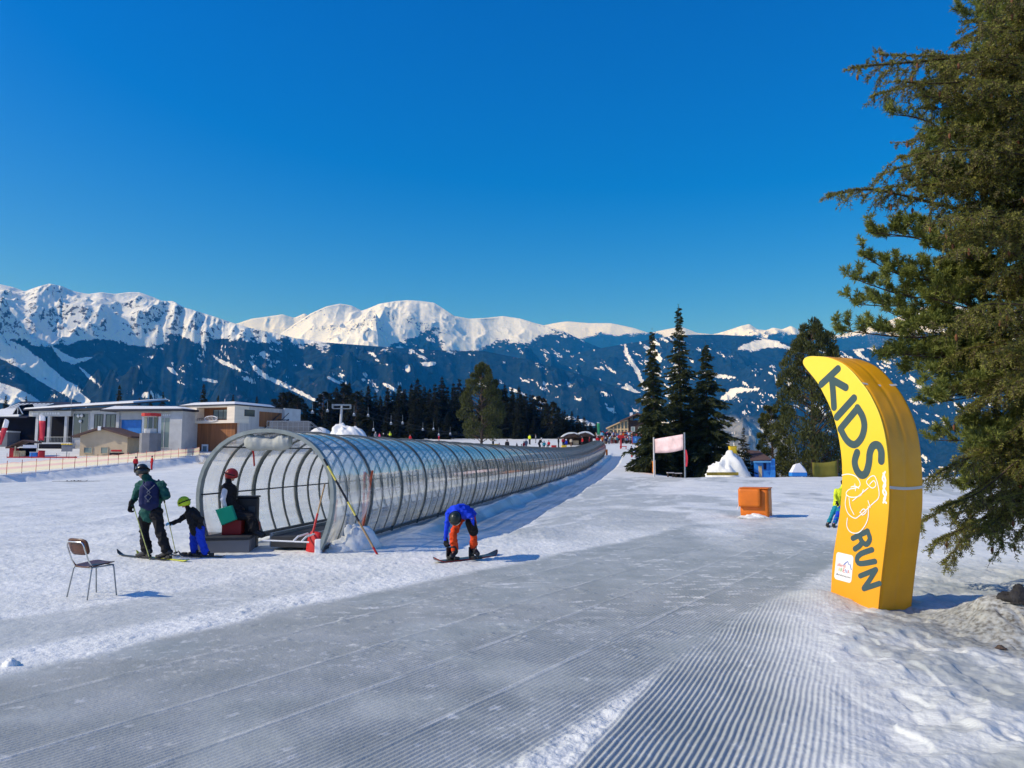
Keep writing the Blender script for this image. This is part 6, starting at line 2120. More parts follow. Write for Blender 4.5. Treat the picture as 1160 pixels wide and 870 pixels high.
# roof with a cover of snow, parapet rising at the back
mb = MB(); mb.bx(-11.35, 0.12, -0.45, 12.1, Hh - 0.22, Hh - 0.02); mb.build('roof', 'roof_dark', TB)
mb = MB(); mb.add([(-11.3, -0.4, Hh - 0.018), (0.08, -0.4, Hh - 0.018), (-1.5, 11.9, Hh - 0.018), (-11.3, 11.9, Hh - 0.018), (-9.6, 1.2, Hh + 0.5), (-1.4, 1.2, Hh + 0.5), (-2.4, 11.0, Hh + 0.55), (-9.6, 11.0, Hh + 0.55)],
        [(0, 1, 5, 4), (1, 2, 6, 5), (2, 3, 7, 6), (3, 0, 4, 7), (4, 5, 6, 7)]); mb.build('roof_snow', 'heaped_snow', TB)
mb = MB(); mb.tube([(-5, 3, Hh), (-5, 3, Hh + 1.1)], 0.06, 6); mb.build('vent_pipe', 'white_paint', TB)
# right-hand wall (local +x face): window, stair porch, rear block
mb = MB(); mb.bx(0.004, 0.03, 1.9, 4.3, H1 + 1.15, H1 + 2.2); f = mb.build('side_window', 'dark_timber', TB); mb = MB(); mb.bx(0.031, 0.04, 2.0, 4.2, H1 + 1.25, H1 + 2.1); mb.build('pane', 'window_glass', f)
wall_box(TB, 'stair_porch', 'brown_cladding', 0.004, 0.06, 5.4, 11.0, H1 - 0.4, Hh - 0.9)
wall_box(TB, 'rear_block', 'concrete', -0.8, 0.5, 11.2, 15.5, 1.2, Hh - 0.05)
# outside stairs with sides
mb = MB()
for k in range(16):
    y = 10.2 - k * 0.42; z = H1 + 0.9 - k * 0.30
    mb.bx(0.3, 1.9, y - 0.42, y, z - 0.12, z)
mb.build('stair_flight', 'dark_metal', TB)
for xx in (0.25, 1.95):
    mb = MB(); mb.tube([(xx, 10.4, H1 + 2.0), (xx, 3.6, H1 - 2.6)], 0.07, 6); mb.tube([(xx, 10.4, H1 + 0.9), (xx, 3.6, H1 - 3.7)], 0.16, 6); mb.build('stair_rail', 'dark_metal', TB)
# round net sign on the balcony front
mb = MB()
mb.tube([(-4.6 + 1.3 * math.cos(a), -0.42, H1 + 0.7 + 0.42 * math.sin(a)) for a in np.linspace(0, 2 * math.pi, 17)], 0.06, 6)
for k in range(-4, 5): mb.tube([(-4.6 + k * 0.28, -0.42, H1 + 0.35), (-4.6 + k * 0.28 + 0.2, -0.42, H1 + 1.05)], 0.03, 5)
mb.build('round_sign', 'white_cloth', TB)

# ---- steel foot bridge behind the tunnel
p0 = at(300, 490, 118); zb_ = gz(p0.x, 118)
FB = thing('metal_walkway', 'grey steel walkway with mesh sides behind the tunnel roof', 'walkway', (p0.x, p0.y, zb_), R(4))
z0_, z1_ = at(300, 489.5, 118).z - zb_, at(300, 477, 118).z - zb_
wall_box(FB, 'deck', 'dark_metal', 0, 8.3, 0, 1.8, z0_ - 0.35, z0_)
for yy in (0.0, 1.75):
    mb = MB()
    mb.tube([(0.3, yy, z1_), (6.6, yy, z1_), (8.3, yy, z0_ + 0.3)], 0.05, 6); mb.tube([(0.0, yy, z0_ + 0.05), (8.3, yy, z0_ + 0.05)], 0.05, 6); mb.tube([(0.3, yy, (z0_ + z1_) / 2), (7.4, yy, (z0_ + z1_) / 2)], 0.03, 6)
    for x in np.linspace(0.3, 6.6, 9): mb.tube([(x, yy, z0_), (x, yy, z1_)], 0.04, 5)
    for x in np.linspace(0.3, 6.6, 42): mb.tube([(x, yy, z0_), (x, yy, z1_)], 0.012, 4)
    mb.build('railing', 'grey_metal', FB)
for x in (0.6, 3.8, 7.4):
    mb = MB(); mb.bx(x - 0.15, x + 0.15, 0.6, 1.1, -0.3, z0_ - 0.352); mb.build('support', 'dark_metal', FB)
wall_box(FB, 'mesh_panel', 'concrete_dark', 0.35, 6.5, 1.68, 1.71, z0_ + 0.1, z1_ - 0.08)
lumpy('low_hut', 'low snow covered roof beside the steel walkway', 'hut', (xat(362, 124), 124, at(362, 492, 124).z), (1.9, 1.4, 1.2), 41, 'heaped_snow', 0.2, n=20)
# ---- big snow heap
p = at(397, 506, 112)
lumpy('snow_heap', 'large white heap of piled snow behind the tunnel', 'snow heap', (p.x, p.y, gz(p.x, 112) - 0.2), (4.3, 3.0, at(395, 481, 112).z - gz(p.x, 112) + 0.3), 21, 'heaped_snow', 0.55, n=64, freq=1.6)

# ---- lift station: two flat roofed halls
def station(label, pxl, pxr, Y, py_eave, py_top, py_base, rz, depth, wm):
    p0 = at(pxl, py_base, Y); p1 = at(pxr, py_base, Y); L = p1.x - p0.x
    bz = gz(p0.x, Y) - 0.2
    t = thing('lift_station', label, 'building', (p0.x, Y, bz), rz)
    ze = at(pxl, py_eave, Y).z - bz
    return t, L, ze


SA, L1, ze = station('lift station hall with a long tilted snowy roof and dark openings', 33, 157, 130, 464, 457, 505, R(-4), 10, 'concrete')
RA = (L1, ze)
wall_box(SA, 'rear_wall', 'wall_dark_and_shade', 0.6, L1 - 0.5, 4.5, 9.5, 0, ze - 0.6)  # near-black colour puts the shade inside the hall's openings into this wall
wall_box(SA, 'fascia', 'concrete', -0.2, 7.2, -0.2, 0.4, ze - 1.15, ze - 0.25)
for x in (0.9, 3.0, 6.0): wall_box(SA, 'column', 'concrete', x, x + 0.45, 0.0, 0.45, 0, ze - 1.152)
wall_box(SA, 'side_wall', 'concrete', 10.6, L1 - 0.4, 0.2, 4.49, 0, ze - 0.2)
window(SA, 7.4, 10.0, 1.9, ze - 0.7, 0.4, 'window_glass', 'concrete', 2); window(SA, 11.2, 12.6, 1.4, ze - 0.9, 0.2, 'window_glass', 'dark_metal', 3); window(SA, 13.2, 15.6, 1.4, ze - 0.9, 0.2, 'window_glass', 'dark_metal', 3)
wall_box(SA, 'upper_wall', 'concrete', 7.2, 10.58, 0.405, 4.49, 0, ze - 0.3)
mb = MB(); mb.poly_prism([(-0.2, 0.6, ze - 0.28), (L1 - 0.2, 0.6, ze - 0.28), (L1 - 0.2, 0.6, ze + 0.72), (-0.2, 0.6, ze - 0.27)], (0, 8, 0)); mb.build('clerestory', 'concrete_dark', SA)
mb = MB()
mb.add([(-0.6, -1.2, ze - 0.25), (L1 + 0.2, -1.2, ze + 0.75), (L1 + 0.2, 10, ze + 2.0), (-0.6, 10, ze + 1.0), (-0.6, -1.2, ze + 0.0), (L1 + 0.2, -1.2, ze + 1.0), (L1 + 0.2, 10, ze + 2.25), (-0.6, 10, ze + 1.25)],
       [(0, 1, 5, 4), (1, 2, 6, 5), (2, 3, 7, 6), (3, 0, 4, 7), (4, 5, 6, 7), (3, 2, 1, 0)]); mb.build('roof', 'roof_dark', SA)
mb = MB()
mb.add([(-0.6, -1.1, ze + 0.004), (L1 + 0.1, -1.1, ze + 1.004), (L1 + 0.1, 9.9, ze + 2.26), (-0.6, 9.9, ze + 1.26), (-0.4, -0.9, ze + 0.25), (L1 - 0.1, -0.9, ze + 1.25), (L1 - 0.1, 9.7, ze + 2.5), (-0.4, 9.7, ze + 1.5)],
       [(0, 1, 5, 4), (1, 2, 6, 5), (2, 3, 7, 6), (3, 0, 4, 7), (4, 5, 6, 7)]); mb.build('roof_snow', 'heaped_snow', SA)
mb = MB()
for x, wd in ((0.3, 0.35), (0.75, 0.25), (1.1, 0.35), (1.9, 0.5), (2.6, 0.25), (3.0, 0.35), (3.5, 0.25), (3.9, 0.35), (4.35, 0.3), (4.8, 0.4)): mb.bx(x, x + wd, -0.26, -0.204, ze - 0.85, ze - 0.5)
mb.build('raised_lettering', 'white_paint', SA)
for i, (x, z) in enumerate(((8.3, ze - 1.1), (8.9, ze - 1.05), (8.7, ze - 2.0))):
    mb = MB(); mb.ell((x, 0.1, z), (0.28, 0.16, 0.28), None, 10); mb.build('lamp_globe', 'white_paint', SA, smooth=True)
wall_box(SA, 'terrace', 'concrete', 2.4, 8.3, -1.6, -0.25, 0, 1.1)
mb = MB()
for x in np.linspace(2.5, 8.2, 24): mb.tube([(x, -1.5, 1.1), (x, -1.5, 2.0)], 0.025, 5)
mb.tube([(2.5, -1.5, 2.0), (8.2, -1.5, 2.0)], 0.035, 6); mb.build('terrace_rail', 'grey_metal', SA)
wall_box(SA, 'terrace_shade_sheet', 'wall_dark_and_shade', 2.9, 7.8, -1.66, -1.604, 0.0, 0.85)  # flat black sheet on the solid terrace, stands for the shade beneath it
mb = MB(); mb.tube([(7.3, -0.4, ze - 0.2), (7.3, -0.4, ze + 1.9)], 0.05, 6); mb.build('mast', 'grey_metal', SA)

SB, L2, ze2 = station('lower lift station hall with a level snowy roof and blue shutter', 117, 213, 121, 466, 458, 505, R(-8), 8, 'concrete')
wall_box(SB, 'rear_wall', 'concrete_dark', 0.3, 9.0, 3.2, 8.5, 0, ze2)
wall_box(SB, 'upper_wall', 'concrete', 2.0, 9.3, 0.3, 3.19, ze2 - 1.3, ze2)
wall_box(SB, 'shutter', 'blue_paint', 2.5, 5.9, 0.6, 0.8, 1.2, ze2 - 1.32)
wall_box(SB, 'lower_wall', 'concrete', 0.3, 6.2, 0.55, 3.19, 0, 1.198)
wall_box(SB, 'column', 'concrete', 1.9, 2.4, 0.1, 0.6, 0, ze2 - 0.1)
wall_box(SB, 'corner_wall', 'concrete', 11.2, L2 - 0.1, -0.1, 8.5, 0, ze2 - 0.05)
window(SB, 8.3, 11.0, 0.9, ze2 - 1.1, 0.2, 'window_glass_pale', 'concrete', 3, fw=0.1)
wall_box(SB, 'window_surround', 'concrete', 6.9, 11.19, 0.21, 3.0, 0, ze2 - 0.06)
mb = MB(); mb.bx(-0.3, L2 + 0.3, -0.8, 9.0, ze2, ze2 + 0.3); mb.build('roof', 'roof_dark', SB)
mb = MB(); mb.add([(-0.2, -0.7, ze2 + 0.304), (L2 + 0.2, -0.7, ze2 + 0.304), (L2 + 0.2, 8.9, ze2 + 0.304), (-0.2, 8.9, ze2 + 0.304), (0.6, 1.5, ze2 + 0.95), (L2 - 2.2, 1.5, ze2 + 0.8), (L2 - 2.2, 8.2, ze2 + 0.95), (0.6, 8.2, ze2 + 1.0)],
        [(0, 1, 5, 4), (1, 2, 6, 5), (2, 3, 7, 6), (3, 0, 4, 7), (4, 5, 6, 7)]); mb.build('roof_snow', 'heaped_snow', SB)
mb = MB()
for x in np.linspace(8.0, 11.5, 11): mb.bx(x, x + 0.2, 0.12, 0.196, ze2 - 0.8, ze2 - 0.5)
mb.build('raised_lettering', 'white_paint', SB)

# ---- octagonal lift booth with red cap in front
p = at(170, 506.5, 112); z_ = gz(p.x, 112)
BO = thing('lift_booth', 'grey lift control booth with red flat cap before the station', 'booth', (p.x, p.y, z_ - 0.1), R(20))
def octo(r, z0, z1, n=8):
    mb = MB(); mb.tube([(0, 0, z0), (0, 0, z1)], r, n); return mb
octo(1.45, 0, at(170, 490, 112).z - z_).build('booth_base', 'concrete_dark', BO)
zt_ = at(170, 467, 112).z - z_; zm_ = at(170, 490, 112).z - z_
octo(0.95, zm_ + 0.003, zt_ - 0.5).build('booth_cabin', 'concrete', BO)
mb = MB()
for a in (200, 245, 290, 335): 
    a = R(a - 20); mb.box((0.93 * math.cos(a), 0.93 * math.sin(a), (zm_ + zt_) / 2), (0.05, 0.55, (zt_ - zm_) * 0.55), a)
mb.build('booth_window', 'window_glass', BO)
octo(1.35, zt_ - 0.497, zt_ - 0.05, 10).build('booth_cap', 'red_plastic', BO)
for sx_ in (-1.0, 1.15):
    mb = MB(); mb.bx(sx_ - 0.18, sx_ + 0.18, -0.3, 0.1, zm_ + 0.004, zt_ - 0.5); mb.build('booth_post', 'white_paint', BO)

# ---- beige hut with brown gable roof
p0 = at(86, 506, 114); z_ = gz(p0.x, 114); L3 = xat(150, 114) - p0.x
HU = thing('beige_hut', 'low beige hut with wide brown gable roof and two windows', 'hut', (p0.x, p0.y, z_ - 0.1), R(-3))
hz1 = at(86, 492, 114).z - z_; hz2 = at(118, 483.5, 114).z - z_
mb = MB(); mb.poly_prism([(0.6, 0, 0), (L3 - 0.6, 0, 0), (L3 - 0.6, 0, hz1), (L3 * 0.47, 0, hz2 - 0.25), (0.6, 0, hz1)], (0, 4, 0)); mb.build('hut_wall', 'wall_beige', HU)
mb = MB(); mb.poly_prism([(-0.3, -0.7, hz1 - 0.35), (L3 * 0.47, -0.7, hz2 - 0.2), (L3 + 0.3, -0.7, hz1 - 0.45), (L3 + 0.3, -0.7, hz1 - 0.2), (L3 * 0.47, -0.7, hz2 + 0.1), (-0.3, -0.7, hz1 - 0.1)], (0, 5.4, 0)); mb.build('roof', 'roof_brown', HU)
window(HU, 1.3, 2.5, 0.55, 1.35, 0, 'window_glass_pale', 'wall_beige'); window(HU, 3.9, 4.9, 0.5, 1.35, 0, 'window_glass_pale', 'wall_beige')
wall_box(HU, 'red_sign', 'red_plastic', 5.4, 7.0, -0.06, -0.004, 0.75, 1.0)
wall_box(HU, 'opening_shade_sheet', 'wall_dark_and_shade', 5.2, 7.4, -0.05, -0.006, 0.05, 0.55)  # flat black sheet on the wall, painting the shade inside a low opening
mb = MB(); mb.bx(L3 * 0.47 - 0.25, L3 * 0.47 + 0.2, -0.85, -0.71, hz2 - 0.45, hz2 + 0.15); mb.build('ridge_box', 'white_paint', HU)

# ---- dark hall with slatted snowy roof at the left edge
p0 = at(-12, 505, 138); z_ = gz(p0.x, 138); Ld = xat(64, 138) - p0.x
DH = thing('dark_hall', 'dark building at the left edge with snowy slatted roof and small gable', 'building', (p0.x, p0.y, z_ - 0.2), 0)
q = lambda py: at(30, py, 138).z - z_
wall_box(DH, 'hall_wall', 'wall_dark_and_shade', 0, Ld - 3.4, 0, 8, 0, q(471))
mb = MB(); mb.add([(0, -1, q(471)), (Ld - 5, -1, q(471)), (Ld - 0.5, 8, q(451)), (0, 8, q(450)), (0, -1, q(472.5)), (Ld - 5, -1, q(472.5)), (Ld - 0.5, 8, q(453)), (0, 8, q(452))],
        [(0, 1, 2, 3), (7, 6, 5, 4), (0, 4, 5, 1), (1, 5, 6, 2), (2, 6, 7, 3), (3, 7, 4, 0)]); mb.build('roof', 'roof_dark', DH)
def rf(u, v, off=0.03):                        # a spot on the sloping roof
    x = (Ld - 5) * u + (4.5 * v) * u; return Vector((x, -1 + 9 * v, q(471) + (q(450.5) - q(471)) * v + off))
mb = MB()
mb.add([rf(0, 0), rf(0.78, 0), rf(0.62, 0.55), rf(0, 0.42), rf(0, 0, .3), rf(0.76, 0.02, .3), rf(0.6, 0.52, .25), rf(0, 0.4, .3)], [(0, 1, 5, 4), (1, 2, 6, 5), (2, 3, 7, 6), (3, 0, 4, 7), (4, 5, 6, 7)])
for k in range(9):
    u = 0.02 + k * 0.072
    mb.add([rf(u, 0.44, .02), rf(u + 0.03, 0.44, .02), rf(u + 0.065, 0.84, .02), rf(u + 0.035, 0.84, .02), rf(u, 0.44, .16), rf(u + 0.03, 0.44, .16), rf(u + 0.065, 0.84, .16), rf(u + 0.035, 0.84, .16)],
           [(0, 1, 5, 4), (1, 2, 6, 5), (2, 3, 7, 6), (3, 0, 4, 7), (4, 5, 6, 7)])
mb.build('roof_snow', 'heaped_snow', DH)
gx = xat(20, 138) - p0.x
mb = MB(); mb.poly_prism([(gx - 0.9, -0.6, q(468)), (gx + 0.9, -0.6, q(468)), (gx, -0.6, q(458.5))], (0, 4, 0.6)); g_ = mb.build('dormer', 'wall_dark_and_shade', DH)
mb = MB(); mb.tube([(gx - 0.95, -0.7, q(468)), (gx, -0.7, q(458)), (gx + 0.95, -0.7, q(468))], 0.09, 5); mb.tube([(gx, -0.7, q(468)), (gx, -0.7, q(459))], 0.06, 5); mb.build('dormer_edge', 'white_paint', g_)
wall_box(DH, 'low_annex', 'concrete_dark', 0.2, 5.4, -3.5, -0.05, 0, q(489)); wall_box(DH, 'annex_snow', 'heaped_snow', 0.1, 5.5, -3.6, -0.06, q(489) + 0.004, q(489) + 0.25)

# ---- small kiosk, flags
p0 = at(10, 506, 112); z_ = gz(p0.x, 112)
KI = thing('ski_school_kiosk', 'small kiosk with grey gable roof and red sides at the left', 'kiosk', (p0.x, p0.y, z_ - 0.05), R(10))
kw = xat(34, 112) - p0.x
wall_box(KI, 'kiosk_wall', 'red_plastic', 0.1, 0.7, 0, 2.2, 0, 1.3); wall_box(KI, 'kiosk_counter', 'pale_timber', 0.703, 2.2, -0.1, 0.2, 0, 0.9); wall_box(KI, 'kiosk_back', 'wall_dark_and_shade', 0.704, kw - 0.3, 1.6, 2.2, 0, 1.35)
mb = MB(); mb.poly_prism([(-0.2, -0.6, 1.25), (kw * 0.65, -0.6, 2.35), (kw + 0.2, -0.6, 2.0), (kw + 0.2, -0.6, 2.15), (kw * 0.65, -0.6, 2.5), (-0.2, -0.6, 1.42)], (0, 3.2, 0)); mb.build('roof', 'roof_brown', KI)
wall_box(KI, 'kiosk_sign', 'white_cloth', kw - 1.0, kw + 1.0, -0.7, -0.62, 1.3, 1.75)
wall_box(KI, 'post', 'pale_timber', 1.0, 1.15, -0.55, -0.42, 0.0, 1.6)


def feather_flag(label, px, Y, pyb, pyt, wpx, m, lean=0.0, white_top=0.25):
    x = xat(px, Y); z_ = gz(x, Y); ht = at(px, pyt, Y).z - z_; wd = wpx / F * Y
    t = thing('feather_flag', label, 'flag', (x, Y, z_ - 0.05))
    mb = MB(); mb.tube([(0, 0, 0), (lean * 0.5, 0, ht * 0.55), (lean, 0, ht)], 0.035, 6); mb.build('pole', 'dark_metal', t)
    def sail(a, b, name, mm):
        mb = MB(); n = 8; vs = []
        for i in range(n + 1):
            u = a + (b - a) * i / n
            ww = wd * (1 if u < 0.85 else math.sqrt(max(1 - ((u - 0.85) / 0.15) ** 2, 0.02)))
            for k in range(4):
                vs.append((lean * u + ww * k / 3 + 0.03, 0.05 * math.sin(k * 1.7 + u * 5), ht * (0.40 + 0.60 * u)))
        mb.add(vs, [(i * 4 + k, i * 4 + k + 1, i * 4 + 5 + k, i * 4 + 4 + k) for i in range(n) for k in range(3)])
        o = mb.build(name, mm, t, smooth=True); o.modifiers.new('solid', 'SOLIDIFY').thickness = 0.01
    sail(0, 1 - white_top, 'sail', m); sail(1 - white_top + 0.002, 1, 'sail_top', 'white_cloth')
    return t


feather_flag('pink red feather flag leaning at the left picture edge', -5, 100, 506, 474, 6, 'red_flag', 0.9, 0.35)
feather_flag('upright red flag with orange print before the dark opening', 42, 110, 506, 469, 7, 'red_flag', 0.0, 0.25)
feather_flag('tall green feather flag next to the chalet crowd', 676.5, 176, 500, 478, 3.5, 'green_flag', 0.0, 0.08)
# clutter by the kiosk: one of each
def cover_box(name, label, cat, px, Y, w_, d_, h_, m, top=None, seed=1):
    x = xat(px, Y); t = thing(name, label, cat, (x, Y, gz(x, Y) - 0.05), R(12))
    soft_box(w_, d_, 0, h_, 5, 0.05, seed).build('body', m, t, smooth=True)
    mb = MB(); mb.bx(-w_ * 0.54, w_ * 0.54, -d_ * 0.54, d_ * 0.54, h_ + 0.002, h_ + 0.09); mb.build('lid', top or m, t, bevel=0.02)
    return t


cover_box('equipment_bin', 'blue plastic bin beside the small kiosk', 'bin', 39, 110, 1.0, 0.7, 0.75, 'blue_paint', 'white_cloth')
cover_box('equipment_bin', 'red bin right of the blue one', 'bin', 47, 110, 0.7, 0.6, 0.95, 'red_plastic', None, 2)
p = at(76, 506, 112)
WI = thing('round_board', 'colourful round photo board before the station terrace', 'board', (p.x, p.y, gz(p.x, 112)), 0)
mb = MB(); mb.tube([(0, 0, 0), (0, 0, 1.2)], 0.06, 6); mb.build('post', 'grey_metal', WI)
mb = MB(); mb.bx(-0.8, 0.8, -0.06, 0.02, 0.75, 1.75); mb.build('panel', 'grey_cloth', WI, bevel=0.05)
mb = MB(); mb.tube([(-0.8 + 0.2 * k, -0.09, 1.78 + 0.06 * (k % 2)) for k in range(9)], 0.09, 6); mb.build('top_trim', 'yellow_pad', WI)

# ---- orange safety fence
FE = thing('safety_fence', 'long pale orange safety net fence with thin posts along the bank', 'fence', (FEN0.x, FEN0.y, 0), 0)
def net_mat():
    m = bpy.data.materials.new('fence_net'); t, n, l = nt(m); b = n['Principled BSDF']
    tc = n.new('ShaderNodeTexCoord'); sp = n.new('ShaderNodeSeparateXYZ'); l.new(tc.outputs['UV'], sp.inputs[0])
    rp = n.new('ShaderNodeValToRGB'); l.new(sp.outputs['Y'], rp.inputs[0]); rp.color_ramp.interpolation = 'LINEAR'
    e = rp.color_ramp.elements; e[0].position = 0; e[0].color = (0.80, 0.70, 0.50, 1); e[1].position = 1; e[1].color = (0.78, 0.42, 0.36, 1)
    for p_, c_ in ((0.3, (0.80, 0.72, 0.48, 1)), (0.42, (0.78, 0.48, 0.42, 1)), (0.52, (0.78, 0.48, 0.42, 1)), (0.62, (0.82, 0.74, 0.50, 1)), (0.85, (0.80, 0.68, 0.50, 1))):
        k = e.new(p_); k.color = c_
    l.new(rp.outputs[0], b.inputs['Base Color']); b.inputs['Roughness'].default_value = 0.7
    tr = n.new('ShaderNodeBsdfTransparent'); ms = n.new('ShaderNodeMixShader'); ms.inputs['Fac'].default_value = 0.75
    tl = n.new('ShaderNodeBsdfTranslucent'); l.new(rp.outputs[0], tl.inputs['Color']); m0 = n.new('ShaderNodeMixShader'); m0.inputs['Fac'].default_value = 0.65
    l.new(b.outputs[0], m0.inputs[1]); l.new(tl.outputs[0], m0.inputs[2])
    l.new(tr.outputs[0], ms.inputs[1]); l.new(m0.outputs[0], ms.inputs[2]); l.new(ms.outputs[0], n['Material Output'].inputs['Surface'])
    MATS['fence_net'] = m
net_mat()
fd = (FEN1 - FEN0); FLn = fd.length; fd = fd / FLn; off = Vector((fd.y, -fd.x)) * -0.3
def fence_pt(s):
    q = FEN0 + fd * s + off; return Vector((q.x, q.y, gz(q.x, q.y)))
N_ = 60; me_v = []; uvs = []
for i in range(N_ + 1):
    s = FLn * i / N_; p = fence_pt(s) - Vector(FE.location)
    for k in range(4):
        me_v.append(p + Vector((0.03 * math.sin(i * 1.3 + k), 0, 0.12 + 1.05 * k / 3 - 0.08 * (1 - abs((i % 4) / 2 - 1)) * (k == 3))))
        uvs.append((i / 4, k / 3))
mb = MB(); mb.add(me_v, [(i * 4 + k, i * 4 + 4 + k, i * 4 + 5 + k, i * 4 + 1 + k) for i in range(N_) for k in range(3)])
o = mb.build('net', 'fence_net', FE)
uvl = o.data.uv_layers.new(name='uv')
for lp in o.data.loops: uvl.data[lp.index].uv = uvs[lp.vertex_index]
for i in range(0, N_ + 1, 3):
    p = fence_pt(FLn * i / N_) - Vector(FE.location)
    mb = MB(); mb.tube([p + Vector((0, 0, -0.3)), p + Vector((0.02, 0, 1.35))], 0.028, 6); mb.build('post', 'orange_red' if i % 2 else 'dark_red_cloth', FE)
# second low red net by the kiosks
RN = thing('low_red_net', 'low red net along the foot of the kiosks and hut', 'fence', (xat(8, 108), 108, gz(xat(8, 108), 108)), 0)
mb = MB()
xs = np.linspace(xat(8, 108), xat(92, 109), 18)
for a, b in zip(xs[:-1], xs[1:]):
    za, zb_ = gz(a, 108) - RN.location.z, gz(b, 108) - RN.location.z
    mb.add([(a - RN.location.x, 0, za + 0.05), (b - RN.location.x, 0, zb_ + 0.05), (b - RN.location.x, 0, zb_ + 0.22), (a - RN.location.x, 0, za + 0.22)], [(0, 1, 2, 3)])
o = mb.build('net', 'red_cloth', RN); o.modifiers.new('solid', 'SOLIDIFY').thickness = 0.02
for a in xs[::3]:
    mb = MB(); mb.tube([(a - RN.location.x, 0, gz(a, 108) - RN.location.z - 0.2), (a - RN.location.x, 0, gz(a, 108) - RN.location.z + 0.7)], 0.025, 5); mb.build('post', 'dark_red_cloth', RN)
# coil of rolled net at the fence end
p = at(229, 518, 108)
CO = thing('net_coil', 'rolled coil of fence net at the right end of the fence', 'net coil', (p.x, p.y, gz(p.x, 108)), R(-15))
for k in range(9):
    mb = MB(); rr = 0.72 - 0.03 * (k % 3); mb.tube([(rr * math.cos(a) + 0.06 * math.sin(k * 2.1), -0.5 + k * 0.12, 0.72 + rr * math.sin(a)) for a in np.linspace(0, 2 * math.pi, 21)], 0.014, 5, cap=False); mb.build('loop', 'beige_cloth', CO)

# pair of skis lying on the snow
p = gpt(84, 536, gz(-40, 68) if False else 0.0)
p = at(83, 536, 74); x_, y_ = p.x + 3.0, 60.0
x_ = xat(83, 60); 
SK = thing('loose_skis', 'pair of dark skis left lying on the snow near the fence', 'skis', (x_, y_, gz(x_, y_)), 0)
ski(SK, 'ski_black', 'black_plastic', (-0.2, 0, 0.02), (1, 0.15, 0), 1.6, 0.16); ski(SK, 'ski_black', 'black_plastic', (0.15, 0.35, 0.02), (1, 0.05, 0), 1.6, 0.16)
mb = MB(); mb.tube([(-1.6, 0.1, 0.03), (1.9, 0.5, 0.03)], 0.015, 5); mb.build('ski_pole', 'black_plastic', SK)

# ---- chairlift behind: two pylons, cables, hanging chairs
def pylon(label, px, Y, pyt, arm):
    x = xat(px, Y); z_ = gz(x, Y); ht = at(px, pyt, Y).z - z_
    t = thing('lift_pylon', label, 'pylon', (x, Y, z_ - 0.3), R(8))
    mb = MB(); mb.tube([(-0.35, 0, 0), (0, 0, ht + 0.2)], [0.30, 0.22], 10); mb.build('mast', 'concrete', t)
    mb = MB(); mb.bx(-arm, arm, -0.2, 0.2, ht + 0.2, ht + 0.5); mb.bx(-arm, arm, -0.25, 0.25, ht - 0.45, ht - 0.30); mb.build('crossarm', 'grey_metal', t)
    for sx_ in (-1, 1):
        mb = MB(); mb.bx(sx_ * arm - 0.12, sx_ * arm + 0.12, -1.0, 1.0, ht - 0.32, ht + 0.45); mb.build('sheave_bar', 'grey_metal', t)
    return t, Vector((x, Y, z_ + ht))


PY1, t1 = pylon('grey lift pylon with wide crossarm before the forest', 386, 150, 459, 1.7)
PY2, t2 = pylon('small far lift pylon in front of the forest', 581, 212, 492.5, 1.6)
LB0 = at(225, 452, 150)
CA = thing('lift_cable', 'pair of thin lift cables running past the dark forest', 'cable', t1)
for sx_ in (-1.7, 1.7):
    mb = MB(); a = Vector((sx_, 0, 0)); n = 24
    pts = [a + (t2 - t1) * u + Vector((0, 0, -4.6 * (1 - (2 * u - 1) ** 2) * 0.5)) for u in np.linspace(0, 1, n)]
    mb.tube(pts, 0.028, 5); mb.build('cable', 'dark_metal', CA)
def chair_at(px, py, label):
    u = (px - 386) / (581 - 386.0)
    if u < 0: Y = 150 + u * 30
    else: Y = 150 + 62 * u
    p = at(px, py, Y)
    t = thing('chairlift_carrier', label, 'lift chair', (p.x, p.y, p.z - 0.35), R(8), 'chairs hanging from the lift cable')
    mb = MB(); mb.tube([(0, 0, 0.35), (0, 0, 2.0)], 0.03, 5); mb.build('hanger', 'grey_metal', t)
    mb = MB(); mb.bx(-0.26, 0.26, -0.06, 0.02, 0, 0.42); mb.bx(-0.26, 0.26, -0.40, -0.062, -0.06, 0.04); mb.build('seat', 'grey_metal', t); mb = MB(); mb.ell((0, -0.12, 0.42), (0.15, 0.14, 0.15), None, 8); mb.build('white_bubble', 'white_paint', t)
for i, (px, py, lb) in enumerate(((354, 466, 'white lift chair hanging just left of the pylon, lower one'), (371, 464.5, 'white lift chair hanging close beside the pylon mast'), (401, 469, 'first white lift chair right of the pylon'),
                              (417, 470, 'second white lift chair right of the pylon'), (443, 479, 'white lift chair over the row of children by the snow heap'), (456, 478.5, 'white lift chair a little right of the snow heap children'), (479, 486, 'white lift chair above the skier in red'),
                              (491, 485.5, 'white lift chair left of the one above the pink skier'), (497, 492, 'white lift chair above the pink skier'), (510, 491, 'white lift chair left of the big pine'), (423, 486, 'low white lift chair beside the snow heap'))):
    chair_at(px, py, lb)

